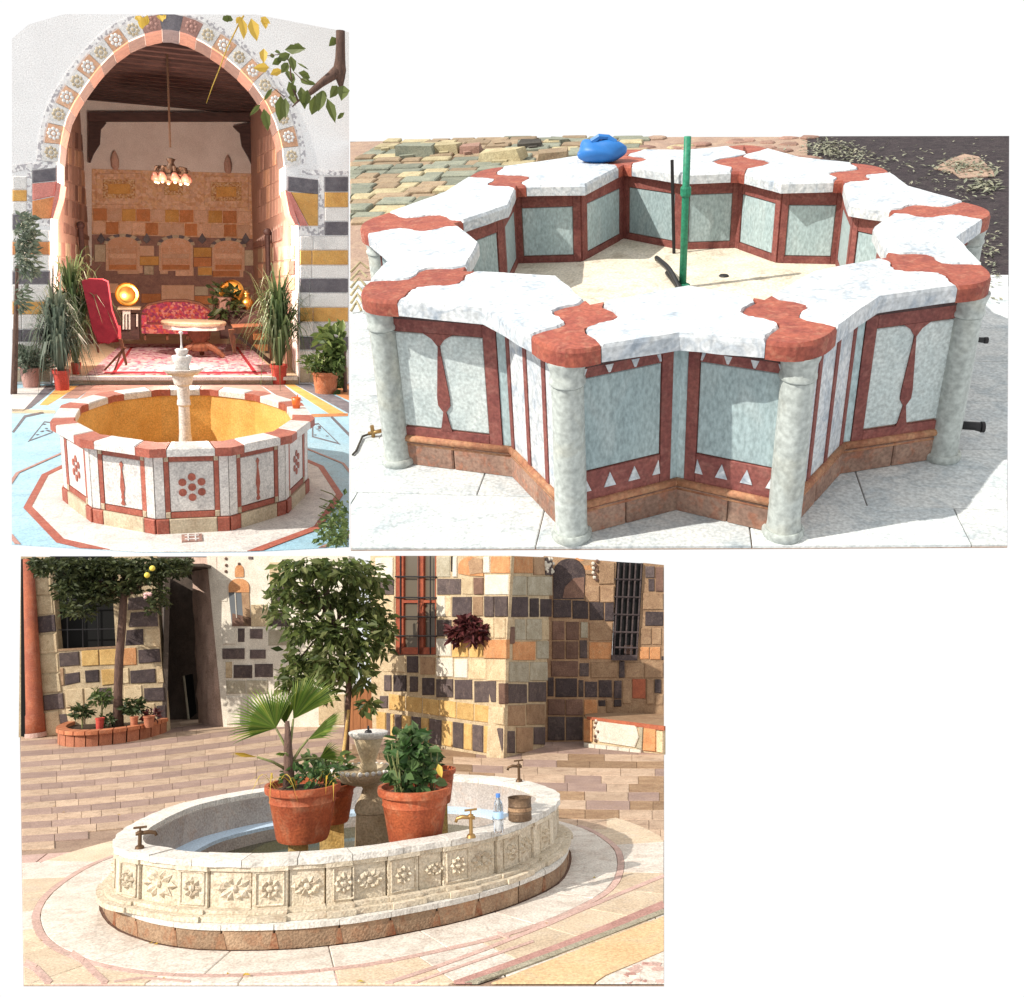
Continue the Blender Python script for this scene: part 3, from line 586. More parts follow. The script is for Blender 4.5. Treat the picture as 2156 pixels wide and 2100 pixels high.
mb = MB(); mb.lathe((fx.x, fx.y, ZR), [(.2, .16), (.22, .24), (.14, .34), (.22, (tc.z - ZR) * .62), (.25, (tc.z - ZR) * .8), (.2, tc.z - ZR - .05)], 8); part('pedestal', mb, 'brown_wood', rt)
for dx, dy in ((-.42, -.1), (.48, -.15), (.05, .45)):
    mb = MB(); mb.tube([(fx.x, fx.y, ZR + .34), (fx.x + dx * .6, fx.y + dy * .6, ZR + .2), (fx.x + dx, fx.y + dy, ZR + .04)], [.1, .07, .05]); part('foot', mb, 'brown_wood', rt)
st = thing(A, 'side_table', 'small white inlaid stand carrying a brass tray at the left of the settee', 'table', A.G(*z2(690, 395), ZR))
ext(st, 'table_top', 'marble_cream', rect(z2, 636, 228, 760, 238), 22.4, .7); ext(st, 'panel', 'marble_white', rect(z2, 664, 240, 706, 262), 22.5, .5)
for xa in (664, 680, 697, 738): ext(st, 'leg', 'marble_white', rect(z2, xa, 262, xa + 9, 345 if xa < 720 else 330), 22.5, .1)
ext(st, 'cabinet', 'dark_wood', rect(z2, 650, 262, 755, 400), 22.62, .4)
def disc(name, c, r, tilt, m, parent=None, label=None, sx=1.0):
    mb = MB(); prof = [(0, .02), (r * .62, .02), (r * .7, .035), (r * .9, .03), (r, .06), (r, .03), (0, -.01)]
    mb.lathe((0, 0, 0), prof, 28); R = Matrix.Rotation(tilt[1], 3, 'Y') @ Matrix.Rotation(tilt[0], 3, 'X'); mb.v = [tuple(Vector(c) + R @ Vector((v[0] * sx, v[1], v[2]))) for v in mb.v]
    return mb
tr = solo(A, 'brass_tray', disc('t', A.D(*z2(690, 156), 22.9), A.D(*z2(756, 156), 22.9).x - A.D(*z2(690, 156), 22.9).x, (1.45, 0), 'brass'), 'brass', 'big round gleaming brass tray propped upright on the white stand', 'tray', A.D(*z2(690, 228), 22.9), smooth=2)
rk = thing(A, 'tray_stand', 'dark low stand with a tilted brass tray and leafy plant right of the settee', 'stand', A.G(*z2(1255, 400), ZR))
ext(rk, 'table_top', 'dark_wood', rect(z2, 1180, 240, 1335, 250), 22.2, .7); ext(rk, 'cabinet', 'dark_wood', rect(z2, 1195, 250, 1320, 395), 22.3, .5)
tr2 = solo(A, 'brass_tray', disc('t', A.D(*z2(1246, 158), 22.5), .36, (1.15, .6), 'brass', sx=.75), 'brass', 'smaller brass tray tilted among dark leaves right of the settee', 'tray', A.D(*z2(1246, 236), 22.5), smooth=2)
jar = thing(A, 'copper_jar', 'small round copper jar beside the tilted tray', 'jar', A.D(*z2(1335, 238), 22.4))
c = A.D(*z2(1335, 238), 22.4); mb = MB(); mb.lathe(c, [(.06, 0), (.15, .09), (.165, .18), (.09, .28), (.06, .33), (.1, .37)], 16); part('body', mb, 'brass', jar, True)
mb = MB(); mb.ball(c + Vector((0, 0, .38)), .06); part('lid', mb, 'old_brass', jar, True)
pl = thing(A, 'house_plant', 'dark leafy plant growing beside the tilted brass tray in the hall', 'plant', A.D(*z2(1210, 238), 22.3))
mb = MB(); cloud(A, mb, A.D(*z2(1222, 196), 22.3), (.35, .3, .55), 120, .22, .1, BOXA, False); part('foliage', mb, 'dark_leaf', pl, fix=False)
c = A.D(*z2(1215, 238), 22.3); mb = MB(); mb.lathe(c, [(.13, 0), (.18, .28), (.2, .28)], 14); part('pot', mb, 'stone_brown', pl)
ch = thing(A, 'carved_chair', 'dark carved wooden bench chair with orange slats on the right of the carpet', 'chair', A.G(*z2(1380, 480), ZR))
YC_ = 18.8
ext(ch, 'seat', 'brown_wood', [a5(*p) for p in ((1365, 455), (1640, 440), (1650, 490), (1385, 500))], YC_, .8)
ext(ch, 'front_panel', 'brown_wood', [a5(*p) for p in ((1400, 505), (1500, 495), (1500, 620), (1460, 580))], YC_ + .02, .06)
for x0, y0, x1, y1 in ((1512, 500, 1570, 545), (1578, 498, 1620, 545), (1512, 580, 1565, 625), (1572, 578, 1620, 625)): ext(ch, 'slat', 'stone_orange', rect(a5, x0, y0, x1, y1), YC_ - .02, .05)
ext(ch, 'backrest', 'dark_wood', [a5(*p) for p in ((1390, 440), (1450, 380), (1540, 330), (1640, 330), (1640, 440))], YC_ + .8, .1)
for p in ((1330, 470, 1390, 640), (1640, 480, 1660, 700)): ext(ch, 'leg', 'brown_wood', [a5(p[0], p[1]), a5(p[0] + 45, p[1]), a5(p[2], p[3]), a5(p[2] - 24, p[3])], YC_, .12)
ext(ch, 'side_rail', 'dark_wood', [a5(*p) for p in ((1365, 500), (1400, 505), (1640, 690), (1640, 730))], YC_ - .04, .1)

# ---- chandelier, wall lamps
cb = A.D(*z1(930, 985), 20.5); ct = A.D(*z1(922, 690), 20.5); chd = thing(A, 'chandelier', 'brass chandelier with rose glass shades hanging before the white upper wall of the hall', 'chandelier', cb)
ky_ = 1.0
mb = MB(); mb.tube([Vector((ct.x, ct.y, ZC + .14)), Vector((cb.x, cb.y, A.D(*z1(928, 800), 20.5).z))], .022, 6); part('chain', mb, 'dark_bronze', chd)
zt = A.D(0, z1(0, 790)[1], 20.5).z; zb = cb.z; H_ = zt - zb
mb = MB(); mb.lathe((cb.x, cb.y, zb), [(.03, H_), (.09, H_ * .95), (.05, H_ * .8), (.07, H_ * .7), (.12, H_ * .55), (.16, H_ * .42), (.1, H_ * .32), (.2, H_ * .22), (.12, H_ * .08), (0, 0)], 16); part('stem', mb, 'dark_bronze', chd, True)
for k in range(8):
    t = k * math.pi / 4 + .2; d = Vector((math.cos(t), math.sin(t), 0)); r = .3
    mb = MB(); mb.tube([Vector((cb.x, cb.y, zb + H_ * .35)) + d * .1, Vector((cb.x, cb.y, zb + H_ * .6)) + d * .2, Vector((cb.x, cb.y, zb + H_ * .58)) + d * .28, Vector((cb.x, cb.y, zb + H_ * .4)) + d * r], .03, 6); part('arm', mb, 'dark_bronze', chd)
    mb = MB(); mb.lathe(Vector((cb.x, cb.y, zb - .02)) + d * r, [(.03, H_ * .4), (.05, H_ * .36), (.085, H_ * .18), (.075, .03), (.02, 0)], 10); sh = part('lamp_shade', mb, 'rose_glass', chd, True)
    mb = MB(); mb.ball(Vector((cb.x, cb.y, zb - .02)) + d * r, .03); part('bulb', mb, 'added_bulb_glow', sh, True)  # glow added to the bulbs to go with the hall fill
pl_ = bpy.data.lights.new('hall_fill_light', 'POINT'); pl_.energy = 1250 * (2.4 / 1.35) ** 2; pl_.color = (1.0, .78, .62); pl_.shadow_soft_size = .35  # warm fill added to brighten the hall, set away from the chandelier
plo = bpy.data.objects.new('hall_fill_light', pl_); COL.objects.link(plo); plo.parent = chd; plo.location = (0, -1.7, -1.0)
for (x, y), lb in (((625, 880), 'small brown pointed lantern on the white wall left of the chandelier'), ((1235, 900), 'small brown pointed lantern on the white wall right of the chandelier')):
    c = A.D(*z1(x, y + 40), YB - .12); t = thing(A, 'wall_lantern', lb, 'lantern', c, 'wall lanterns in the hall'); mb = MB(); mb.lathe(c, [(.05, 0), (.09, .06), (.1, .25), (.07, .36), (.02, .46)], 8); part('body', mb, 'side_stone', t); mb = MB(); mb.box(c + Vector((0, .07, .3)), (.14, .1, .1)); part('wall_bracket', mb, 'iron', t)

# ---- the twelve-sided fountain
fo = thing(A, 'fountain', 'twelve-sided white marble fountain with red inlay, ochre basin and tiered jet column', 'fountain', (BX, BY, 0))
KI, KW = .84, .925; oc, ic, wc, wi = dod(1), dod(KI), dod(KW), dod(.86)
def zz(p, z): return Vector((p[0], p[1], z))
for i in range(12):
    j = (i + 1) % 12; h_ = (i - 1) % 12
    a, b = lerp(oc[i], oc[h_], .2), lerp(oc[i], oc[j], .2); a2, b2 = lerp(ic[i], ic[h_], .2), lerp(ic[i], ic[j], .2)
    mb = MB(); mb.prism([zz(p, BH) for p in (a, oc[i], b, b2, ic[i], a2)], (0, 0, -.075)); part('corner_coping', mb, 'inlay_red', fo)
    g = .006; s0, s1 = lerp(oc[i], oc[j], .2 + g), lerp(oc[i], oc[j], .8 - g); t0, t1 = lerp(ic[i], ic[j], .2 + g), lerp(ic[i], ic[j], .8 - g)
    mb = MB(); q = [zz(p, BH - .07) for p in (s0, s1, t1, t0)]; mb.stone(q, (0, 0, 1), .074, 0, .012); part('coping', mb, 'marble_white', fo)
mb = MB(); mb.ring(dod(KW - .012), dod(.86), 0, BH - .075); part('basin_wall', mb, 'marble_cream', fo)
mb = MB(); mb.ring(dod(.862), dod(.85), .05, BH - .076); part('basin_lining', mb, 'ochre', fo)
mb = MB(); mb.prism([zz(p, .1) for p in dod(.86)], (0, 0, -.05)); part('basin_floor', mb, 'ochre', fo)
for i in range(12):
    j = (i + 1) % 12; a, b = zz(wc[i], 0), zz(wc[j], 0); nn = Vector(((a + b) / 2 - Vector((BX, BY, 0)))); nn.normalize()
    if nn.y > .55: continue
    P = lambda u, v: lerp(a, b, u) + Vector((0, 0, .14 + v * (BH - .075 - .14)))
    def fp(name, m, u0, u1, v0, v1, out=.012, parent=fo, **k):
        mb = MB(); mb.stone([P(u0, v0), P(u1, v0), P(u1, v1), P(u0, v1)], nn, out, .03, .005); return part(name, mb, m, parent, **k)
    fp('panel', 'marble_white', .2, .8, .1, .88)
    for args in ((.13, .195, .0, 1.0), (.805, .87, .0, 1.0), (.2, .8, .0, .09), (.2, .8, .885, 1.0)): fp('frame_strip', 'inlay_red', *args, .018)
    fp('pilaster', 'marble_white', 0, .125, 0, 1, .022); fp('pilaster', 'marble_white', .875, 1, 0, 1, .022)
    for u in (.165, .835):
        for v in (.05, .94): fp('corner_tile', 'marble_cream', u - .03, u + .03, v - .05, v + .05, .024)
    P2 = lambda u, v: lerp(a, b, u) + nn * .01 + Vector((0, 0, v * .135))
    for u0, u1, m in ((0, .17, 'inlay_red'), (.175, .825, 'marble_cream'), (.83, 1, 'inlay_red')):
        mb = MB(); mb.stone([P2(u0, 0), P2(u1, 0), P2(u1, 1), P2(u0, 1)], nn, .03, .04, .008); part('base_block', mb, m, fo)
    ux = (b - a).normalized(); c = P(.5, .48)
    if i % 2 == 1:
        for k in range(7):
            q = c + (ux * math.cos(k * math.pi / 3 + .5236) + Vector((0, 0, 1)) * math.sin(k * math.pi / 3 + .5236)) * (0 if k == 6 else .092)
            mb = MB(); mb.prism([q + nn * .02 + (ux * math.cos(t * .524) + Vector((0, 0, 1)) * math.sin(t * .524)) * .034 for t in range(12)], -nn * .02); part('inlay_disc', mb, 'inlay_red', fo)
    else:
        prof = [(.0, .2), (.012, .185), (.022, .17), (.012, .15), (.006, .12), (.02, .02), (.026, -.04), (.012, -.1), (.02, -.13), (.008, -.15), (.026, -.19), (.0, -.205)]
        pts = [c + nn * .02 + ux * r + Vector((0, 0, z)) for r, z in prof] + [c + nn * .02 - ux * r + Vector((0, 0, z)) for r, z in reversed(prof[1:-1])]
        mb = MB(); mb.prism(pts, -nn * .02); part('inlay_baluster', mb, 'inlay_red', fo)
col_h = lambda py: A.D(385, py, BY).z
cx_ = A.D(385, 800, BY).x; ccol = (cx_, BY, 0); kx = A.k(385, 850, BY) * .3887   # zoom pixel -> metres
zy = lambda y: col_h(z2(0, y)[1])
mb = MB(); mb.lathe(ccol, [(35 * kx, .1), (36 * kx, zy(940)), (32 * kx, zy(900)), (30 * kx, zy(760)), (38 * kx, zy(752)), (36 * kx, zy(730)), (32 * kx, zy(720)), (36 * kx, zy(680)), (34 * kx, zy(650)), (48 * kx, zy(642)), (58 * kx, zy(605)), (60 * kx, zy(592))], 20); part('column', mb, 'marble_white', fo, 2)
mb = MB(); mb.lathe(ccol, [(50 * kx, zy(596)), (84 * kx, zy(585)), (112 * kx, zy(560)), (110 * kx, zy(552)), (60 * kx, zy(566)), (0, zy(566))], 40, 1, (10, .035, (2, 3))); part('wide_bowl', mb, 'marble_white', fo, True)
mb = MB(); mb.lathe(ccol, [(40 * kx, zy(562)), (38 * kx, zy(535)), (48 * kx, zy(520)), (54 * kx, zy(492)), (50 * kx, zy(486)), (0, zy(495))], 24, 1, (8, .05, (3, 4))); part('small_bowl', mb, 'marble_white', fo, True)
mb = MB(); mb.lathe(ccol, [(20 * kx, zy(492)), (30 * kx, zy(476)), (36 * kx, zy(455)), (30 * kx, zy(450)), (0, zy(462))], 20, 1, (6, .06, (2,))); part('top_cup', mb, 'marble_white', fo, True)
mb = MB(); mb.lathe(ccol, [(8 * kx, zy(455)), (7 * kx, zy(440)), (4 * kx, zy(425)), (4 * kx, zy(375)), (10 * kx, zy(366)), (13 * kx, zy(360)), (6 * kx, zy(354))], 10); part('spout', mb, 'stone_white', fo, True)
sp = zz(lerp(ic[6], ic[7], .62), BH); spx = A.G(*z2(925, 690), BH - .1); mb = MB(); mb.tube([Vector((spx.x, spx.y + .12, BH - .12)), Vector((spx.x, spx.y - .02, BH - .12)), Vector((spx.x, spx.y - .03, BH - .2))], .03, 8); part('overflow_pipe', mb, 'iron', fo)
c = A.G(*z2(1605, 772), BH + .002); cup = thing(A, 'cup', 'bright orange plastic cup standing on the right rim of the twelve-sided fountain', 'cup', c)
mb = MB(); mb.lathe(c, [(.038, 0), (.046, .07), (.05, .12), (.045, .12), (.042, .02), (0, .02)], 18); part('body', mb, 'orange_plastic', cup, True); mb = MB(); mb.tube([c + Vector((.01, 0, .05)), c + Vector((.02, .02, .15))], .007); part('spoon', mb, 'orange_plastic', cup)
dc = A.G(*z2(1040, 1480)); dr = thing(A, 'floor_drain', 'small iron drain plate with a pale cross grille at the foot of the fountain', 'drain', dc)
mb = MB(); mb.box(dc + Vector((0, 0, .008)), (.17, .22, .012)); part('plate', mb, 'stone_brown', dr)
for dx, dy, sx, sy_ in ((-.03, 0, .012, .2), (.03, 0, .012, .2), (0, .05, .12, .018), (0, -.05, .12, .018)): mb = MB(); mb.box(dc + Vector((dx, dy, .017)), (sx, sy_, .006)); part('grille_bar', mb, 'stone_white', dr)

# ---- plants of the first courtyard
def pot_mb(c, r, h, ky=1.25, lip=.08):
    mb = MB(); mb.lathe(c, [(0, 0), (r * .74, 0), (r * .9, h * (1 - lip * 2.0)), (r, h * (1 - lip * 1.9)), (r * 1.02, h), (r * .9, h), (r * .87, h * .88), (0, h * .88)], 26, ky); return mb
def soil_mb(c, r, h, ky=1.25): mb = MB(); mb.lathe(c, [(r * .87, h * .86), (r * .5, h * .92), (0, h * .9)], 18, ky); return mb
def potted(Yd, px, py, rpx, hpx, label, m, name='potted_plant', group=None, z=0.0, lip=.08):
    c = Yd.G(px, py, z); k = Yd.k(px, py, c.y); t = thing(Yd, name, label, 'potted plant', c, group)
    part('pot', pot_mb(c, rpx * k, hpx * k, 1.25, lip), m, t, 2); part('soil', soil_mb(c, rpx * k, hpx * k), 'soil', t, True); return t, c, rpx * k, hpx * k
def reeds(Yd, t, c, r, h, n, Lm, name='foliage', m='reed_leaf', spread=.45, W=.035, droop=.35, box=BOXA, ys=1.0):
    mb = MB()
    for i in range(n):
        a = random.uniform(0, 6.28); l = Lm * random.uniform(.55, 1.05); z0 = h * .88 + random.random() ** 1.4 * Lm * .5
        d = Vector((math.cos(a) * spread * random.uniform(.2, 1.2), math.sin(a) * spread * random.random(), 1)); mb.blade(c + Vector((math.cos(a) * r * .3, math.sin(a) * r * .3, z0)), d, l * (.65 if z0 > Lm * .3 else 1), W, droop * random.uniform(.3, 1.5))
    if box:
        keep = [f for f in mb.f if all(box[0] < Yd.proj(mb.v[i])[0] < box[2] and box[1] < Yd.proj(mb.v[i])[1] < box[3] for i in f)]; mb.f = keep
    for k in range(6): 
        a = k; mb.tube([c + Vector((math.cos(a) * r * .3, math.sin(a) * r * .3, h * .8)), c + Vector((math.cos(a) * r * .4, math.sin(a) * r * .4, Lm * .6))], .012, 5)
    part(name, mb, m, t, fix=False)
t, c, r, h = potted(A, *z2(338, 672), 19.5, 46, 'tall grey-green reed plant in a red pot at the left corner of the hall front', 'red_pot', group='reed plants by the hall'); reeds(A, t, c, r, h, 520, 1.75, m='grey_leaf', spread=.3, droop=.9, W=.045)
t, c, r, h = potted(A, *z2(418, 628), 11, 44, 'reed plant in a narrow red pot behind the larger red pot at left', 'red_pot', group='reed plants by the hall'); reeds(A, t, c, r, h, 300, 2.5, spread=.3, droop=.8, W=.04)
t, c, r, h = potted(A, *z2(1512, 640), 18.5, 42, 'arching green reed plant in a red pot at the right corner of the hall front', 'red_pot', group='reed plants by the hall'); reeds(A, t, c, r, h, 300, 2.3, spread=.36, droop=.9, W=.04)
t, c, r, h = potted(A, *z2(1764, 688), 29, 46, 'low bushy plant in a terracotta tub by the striped right wall', 'terracotta'); mb = MB(); cloud(A, mb, c + Vector((0, 0, h + .12)), (.42, .35, .2), 420, .14, .06, BOXA, True); part('foliage', mb, 'mid_leaf', t, fix=False)
t, c, r, h = potted(A, *z2(172, 655), 24, 46, 'plant with blue-green leaves in a pale mauve tub at the far left of the hall', 'inlay_pink'); mb = MB(); cloud(A, mb, c + Vector((0, 0, h + .14)), (.4, .35, .24), 420, .15, .06, BOXA, True); part('foliage', mb, 'grey_leaf', t, fix=False)
c = A.G(727, 826); t = thing(A, 'shrub', 'dark green shrub beside the terracotta tub at the right edge', 'shrub', c); mb = MB(); cloud(A, mb, A.D(722, 730, c.y), (.42, .5, .45), 420, .22, .11, BOXA, False); cloud(A, mb, A.D(727, 790, c.y), (.3, .4, .4), 180, .2, .09, BOXA, False); part('foliage', mb, 'mid_leaf', t, fix=False); mb = MB(); mb.tube([c, A.D(724, 740, c.y)], .04); part('trunk', mb, 'bark', t)
c = A.G(29, 830); t = thing(A, 'shrub', 'grey-green drooping shrub against the striped left wall of the hall', 'shrub', c); mb = MB()
for q, rr, k in (((38, 490), (.26, .3, .4), 380), ((42, 545), (.24, .3, .4), 320), ((36, 630), (.14, .2, .3), 110)): cloud(A, mb, A.D(*q, c.y - .4), rr, k, .16, .06, BOXA, True)
part('foliage', mb, 'grey_leaf', t, fix=False); mb = MB(); mb.tube([c, A.D(33, 700, c.y - .2), A.D(36, 560, c.y - .4)], [.05, .04, .02]); part('trunk', mb, 'bark', t)
c = A.G(722, 1130); t = thing(A, 'ground_vine', 'fine green sprays of a low vine at the lower right corner of the blue floor', 'vine', c); mb = MB()
for i in range(16):
    x0, y0 = z2(random.uniform(1800, 1885), random.uniform(1330, 1530)); p = A.G(x0, y0, .1); 
    for k in range(14): cloud(A, mb, p + Vector((random.uniform(-.12, .12), random.uniform(-.2, .2), random.uniform(-.05, .12))), (.05, .08, .05), 2, .075, .035, (27, 32, 733, 1150), True)
part('foliage', mb, 'mid_leaf', t, fix=False)
mb = MB()
for i in range(5): q = A.G(*z2(1862, 1300 + i * 48), .02); mb = MB(); mb.tube([q, q + Vector((-.1, .1, .1)), q + Vector((-.22, .05, .16))], .006, 5); part('stem', mb, 'stem_green', t)

# ---- the bough that hangs into the top right corner
YBR = 9.0
bq0 = A.D(*a6(1385, 300), YBR); br = thing(A, 'overhanging_bough', 'brown tree bough with broad green leaves hanging in front of the arch at upper right', 'tree', bq0)
def trunk(px, rad, name='bough', m='bark', cv=a6, Y=YBR, parent=br, jit=.0):
    mb = MB(); mb.tube([A.D(*cv(x, y), Y + jit * i) for i, (x, y) in enumerate(px)], [r * Y / FPX for r in rad], 10); return part(name, mb, m, parent, True)
trunk([(1388, 248), (1390, 450), (1385, 650), (1375, 830), (1385, 960), (1395, 1080)], [8.8, 9, 10, 13, 9, 4]); trunk([(1370, 830), (1240, 930), (1100, 1030), (960, 1150), (860, 1230), (760, 1290), (670, 1380)], [12, 9, 7, 5.5, 3.5, 2, 1])
trunk([(760, 1290), (690, 1120), (650, 900), (640, 760), (600, 640)], [2, 2, 1.6, 1.2, .8], 'twig'); trunk([(560, 1230), (440, 1140), (370, 1080)], [1, .8, .6], 'twig'); trunk([(640, 700), (480, 600), (300, 620)], [1, .8, .6], 'twig'); trunk([(700, 860), (800, 960), (900, 1010)], [.8, .8, .6], 'twig')
LV = [((560, 530), (880, 510), 120), ((440, 690), (640, 590), 110), ((370, 750), (520, 650), 90), ((250, 510), (250, 730), 115), ((330, 620), (410, 620), 60), ((410, 560), (500, 580), 60), ((330, 790), (90, 800), 120), ((345, 900), (520, 830), 100), ((510, 880), (610, 720), 110), ((650, 620), (690, 860), 110), ((760, 870), (940, 950), 110), ((740, 720), (920, 830), 30), ((590, 830), (690, 1060), 130), ((620, 1000), (700, 1230), 140), ((640, 1200), (720, 1360), 120), ((790, 960), (960, 1060), 110),
      ((880, 1010), (1020, 1040), 60), ((800, 1080), (860, 1420), 150), ((900, 1120), (840, 1380), 130), ((1010, 1200), (960, 1500), 170), ((1120, 1130), (1060, 1450), 150), ((1190, 1250), (1310, 1620), 130), ((1340, 1060), (1230, 1250), 130), ((1440, 1060), (1400, 1290), 170), ((1450, 1460), (1340, 1560), 60), ((500, 1210), (480, 1600), 190), ((570, 1240), (570, 1560), 110), ((380, 1100), (250, 1290), 60), ((200, 1340), (40, 1510), 60), ((250, 1400), (310, 1740), 130), ((1320, 350), (1215, 480), 110), ((1080, 1150), (1190, 1230), 80), ((700, 440), (860, 540), 80)]
for i, (p, q, w_) in enumerate(LV):
    y0 = YBR - .25 + random.random() * .5; a, b = A.D(*a6(*p), y0), A.D(*a6(*q), y0 + random.uniform(-.12, .12)); mb = MB(); mb.leaf(a, b - a, Vector((random.uniform(-.3, .3), -1, random.uniform(-.3, .3))), (b - a).length, w_ * .1418 * YBR / FPX, .22); part('leaf', mb, 'branch_leaf' if i not in (6, 7, 3) else 'yellow_leaf', br)
ys_ = thing(A, 'yellow_spray', 'yellow leaves and a long bare twig hanging from above in front of the arch', 'branch', A.D(*z1(1310, 100), 8.6))
YY = 8.6
trunk([(1320, 86), (1290, 140), (1230, 260), (1190, 370), (1150, 470), (1118, 560)], [1.6, 1.4, 1.2, 1, .8, .4], 'twig', 'yellow_leaf', z1, YY, ys_)
for p, q, w_ in (((1305, 90), (1320, 215), 45), ((1360, 100), (1392, 225), 55), ((1410, 95), (1465, 130), 30), ((1420, 100), (1440, 160), 36), ((1300, 90), (1280, 130), 25), ((760, 84), (770, 160), 40), ((800, 82), (790, 140), 30), ((735, 86), (760, 120), 30), ((860, 82), (880, 120), 36), ((900, 82), (885, 105), 22)):
    a, b = A.D(*z1(*p), YY), A.D(*z1(*q), YY + random.uniform(-.1, .1)); mb = MB(); mb.leaf(a, b - a, Vector((random.uniform(-.4, .4), -1, .2)), (b - a).length, w_ * .3887 * YY / FPX, .2); part('leaf', mb, 'yellow_leaf', ys_)
for (p, q, w_) in (((1210, 86), (1235, 122), 40), ((1250, 86), (1232, 118), 36)):
    a, b = A.D(*z1(*p), YY), A.D(*z1(*q), YY); mb = MB(); mb.leaf(a, b - a, Vector((.2, -1, .2)), (b - a).length, w_ * .3887 * YY / FPX, .2); part('leaf', mb, 'branch_leaf', ys_)

# =================================================================== COURTYARD TWO: ten-pointed star basin (right)
mat('star_marble', (.62, .64, .65), (.5, .54, .57), rough=.5, scale=4, bump=.12, fine=45, spots=(.24, .31, .40), spot_amt=.6, rnd=.06, veins=(.2, .26, .33), vein_amt=.4)
mat('star_red', (.34, .095, .06), (.24, .06, .045), rough=.65, scale=8, bump=.2, spots=(.44, .2, .13), spot_amt=.5, rnd=.1)
mat('sea_marble', (.40, .50, .51), (.33, .43, .45), rough=.5, scale=2.2, bump=.06, fine=70, spots=(.47, .54, .54), spot_amt=.4, rnd=.16, sy=(1, 1, .5))
mat('pale_marble', (.56, .62, .61), (.48, .55, .55), rough=.5, scale=2.5, bump=.06, fine=60, spots=(.62, .66, .64), spot_amt=.5, rnd=.06, veins=(.4, .47, .48), vein_amt=.35)
mat('column_marble', (.45, .49, .47), (.40, .44, .42), rough=.5, scale=2.2, bump=.03, fine=40, spots=(.46, .45, .36), spot_amt=.35, rnd=.05)
mat('frame_red', (.25, .085, .07), (.18, .055, .05), rough=.6, scale=9, bump=.15, spots=(.36, .17, .14), rnd=.08)
mat('rim_shade_brown', (.10, .058, .055), (.065, .04, .04), rough=.75, scale=9, bump=.2, rnd=.1)
mat('plinth_brown', (.34, .225, .17), (.25, .15, .115), rough=.85, scale=7, bump=.3, spots=(.42, .15, .08), spot_amt=.55, rnd=.15)
mat('moulding_red', (.46, .24, .13), (.34, .14, .08), rough=.65, scale=10, bump=.25, spots=(.5, .36, .22), rnd=.1)
mat('pool_lime', (.72, .66, .55), (.61, .55, .44), rough=.85, scale=4, bump=.25, spots=(.32, .25, .17), spot_amt=.5, rnd=.04)
mat('paving_white', (.62, .64, .63), (.52, .56, .57), rough=.55, scale=2.5, bump=.1, spots=(.3, .37, .41), spot_amt=.5, rnd=.08, veins=(.28, .34, .38), vein_amt=.35)
mat('sand_ground', (.38, .27, .20), (.29, .20, .16), rough=.95, scale=5, bump=.5, spots=(.42, .34, .25), rnd=.05)
mat('shade_ground', (.045, .034, .038), (.024, .019, .023), rough=.95, scale=9, bump=.8, spots=(.1, .09, .08), spot_amt=.4, rnd=.05)  # ground colour darkened to carry the dappled shade
mat('rubble_green', (.25, .26, .2), (.17, .185, .15), rough=.9, scale=7, bump=.5, spots=(.28, .27, .2), rnd=.2)
mat('rubble_tan', (.34, .26, .17), (.25, .18, .12), rough=.9, scale=7, bump=.5, spots=(.24, .22, .16), rnd=.2)
mat('rubble_cream', (.48, .42, .26), (.36, .3, .18), rough=.85, scale=7, bump=.4, spots=(.3, .25, .15), rnd=.1)
mat('rubble_dark', (.09, .08, .065), (.055, .05, .045), rough=.9, scale=7, bump=.5, rnd=.2)
mat('rubble_pink', (.34, .2, .155), (.25, .15, .12), rough=.9, scale=7, bump=.4, spots=(.38, .28, .2), rnd=.2)
mat('green_paint', (.03, .24, .14), (.025, .19, .11), rough=.45, scale=20, bump=.05, rnd=.02)
simple('black_rubber', (.015, .015, .017), .55)
simple('blue_plastic', (.015, .15, .46), .5)
leafmat('litter', [(.2, .22, .16), (.3, .3, .22), (.12, .13, .09), (.4, .38, .27)], .1)
B = Yard(1430, -80, 1300, 2.25, 2.7)
b3 = conv(720, 260, .3683); b4 = conv(1420, 260, .3765); b5 = conv(720, 700, .3683); b6 = conv(1420, 700, .3765)
ZB = .93; ZF = .36
bord = [B.G(*p) for p in ((737, 297), (1420, 287), (2125, 286), (2122, 1147), (1430, 1151), (738, 1154))]; limB = [(p.x, p.y) for p in bord]
gb = solo(B, 'ground', MB().prism([p + Vector((0, 0, -.012)) for p in bord], (0, 0, -.004)), 'sand_ground', kind='structure')
Tp = [(1178, 740), (748, 625), (749, 471), (1011, 357), (1309, 314), (1582, 303), (1853, 349), (2096, 443), (2100, 590), (1712, 725)]
Vp = [(1015, 650), (827, 536), (937, 404), (1150, 338), (1440, 316), (1683, 331), (1913, 392), (2015, 501), (1853, 625), (1430, 702)]
Np = [(1243, 639), (978, 569), (959, 470), (1088, 391), (1313, 347), (1556, 361), (1774, 380), (1887, 444), (1872, 539), (1608, 629)]
Ip = [(1173, 580), (1009, 510), (1070, 433), (1232, 389), (1440, 366), (1646, 384), (1789, 429), (1838, 478), (1714, 570), (1450, 600)]
T, V, N, I = ([B.G(*p, ZB) for p in L] for L in (Tp, Vp, Np, Ip)); n_ = 10
cen = sum(T, Vector()) / n_
sb = thing(B, 'star_basin', 'ten-pointed star basin with white marble rim slabs, rounded red corner stones and small columns', 'fountain', (cen.x, cen.y, 0))
flat = lambda p, z: Vector((p[0], p[1], z))
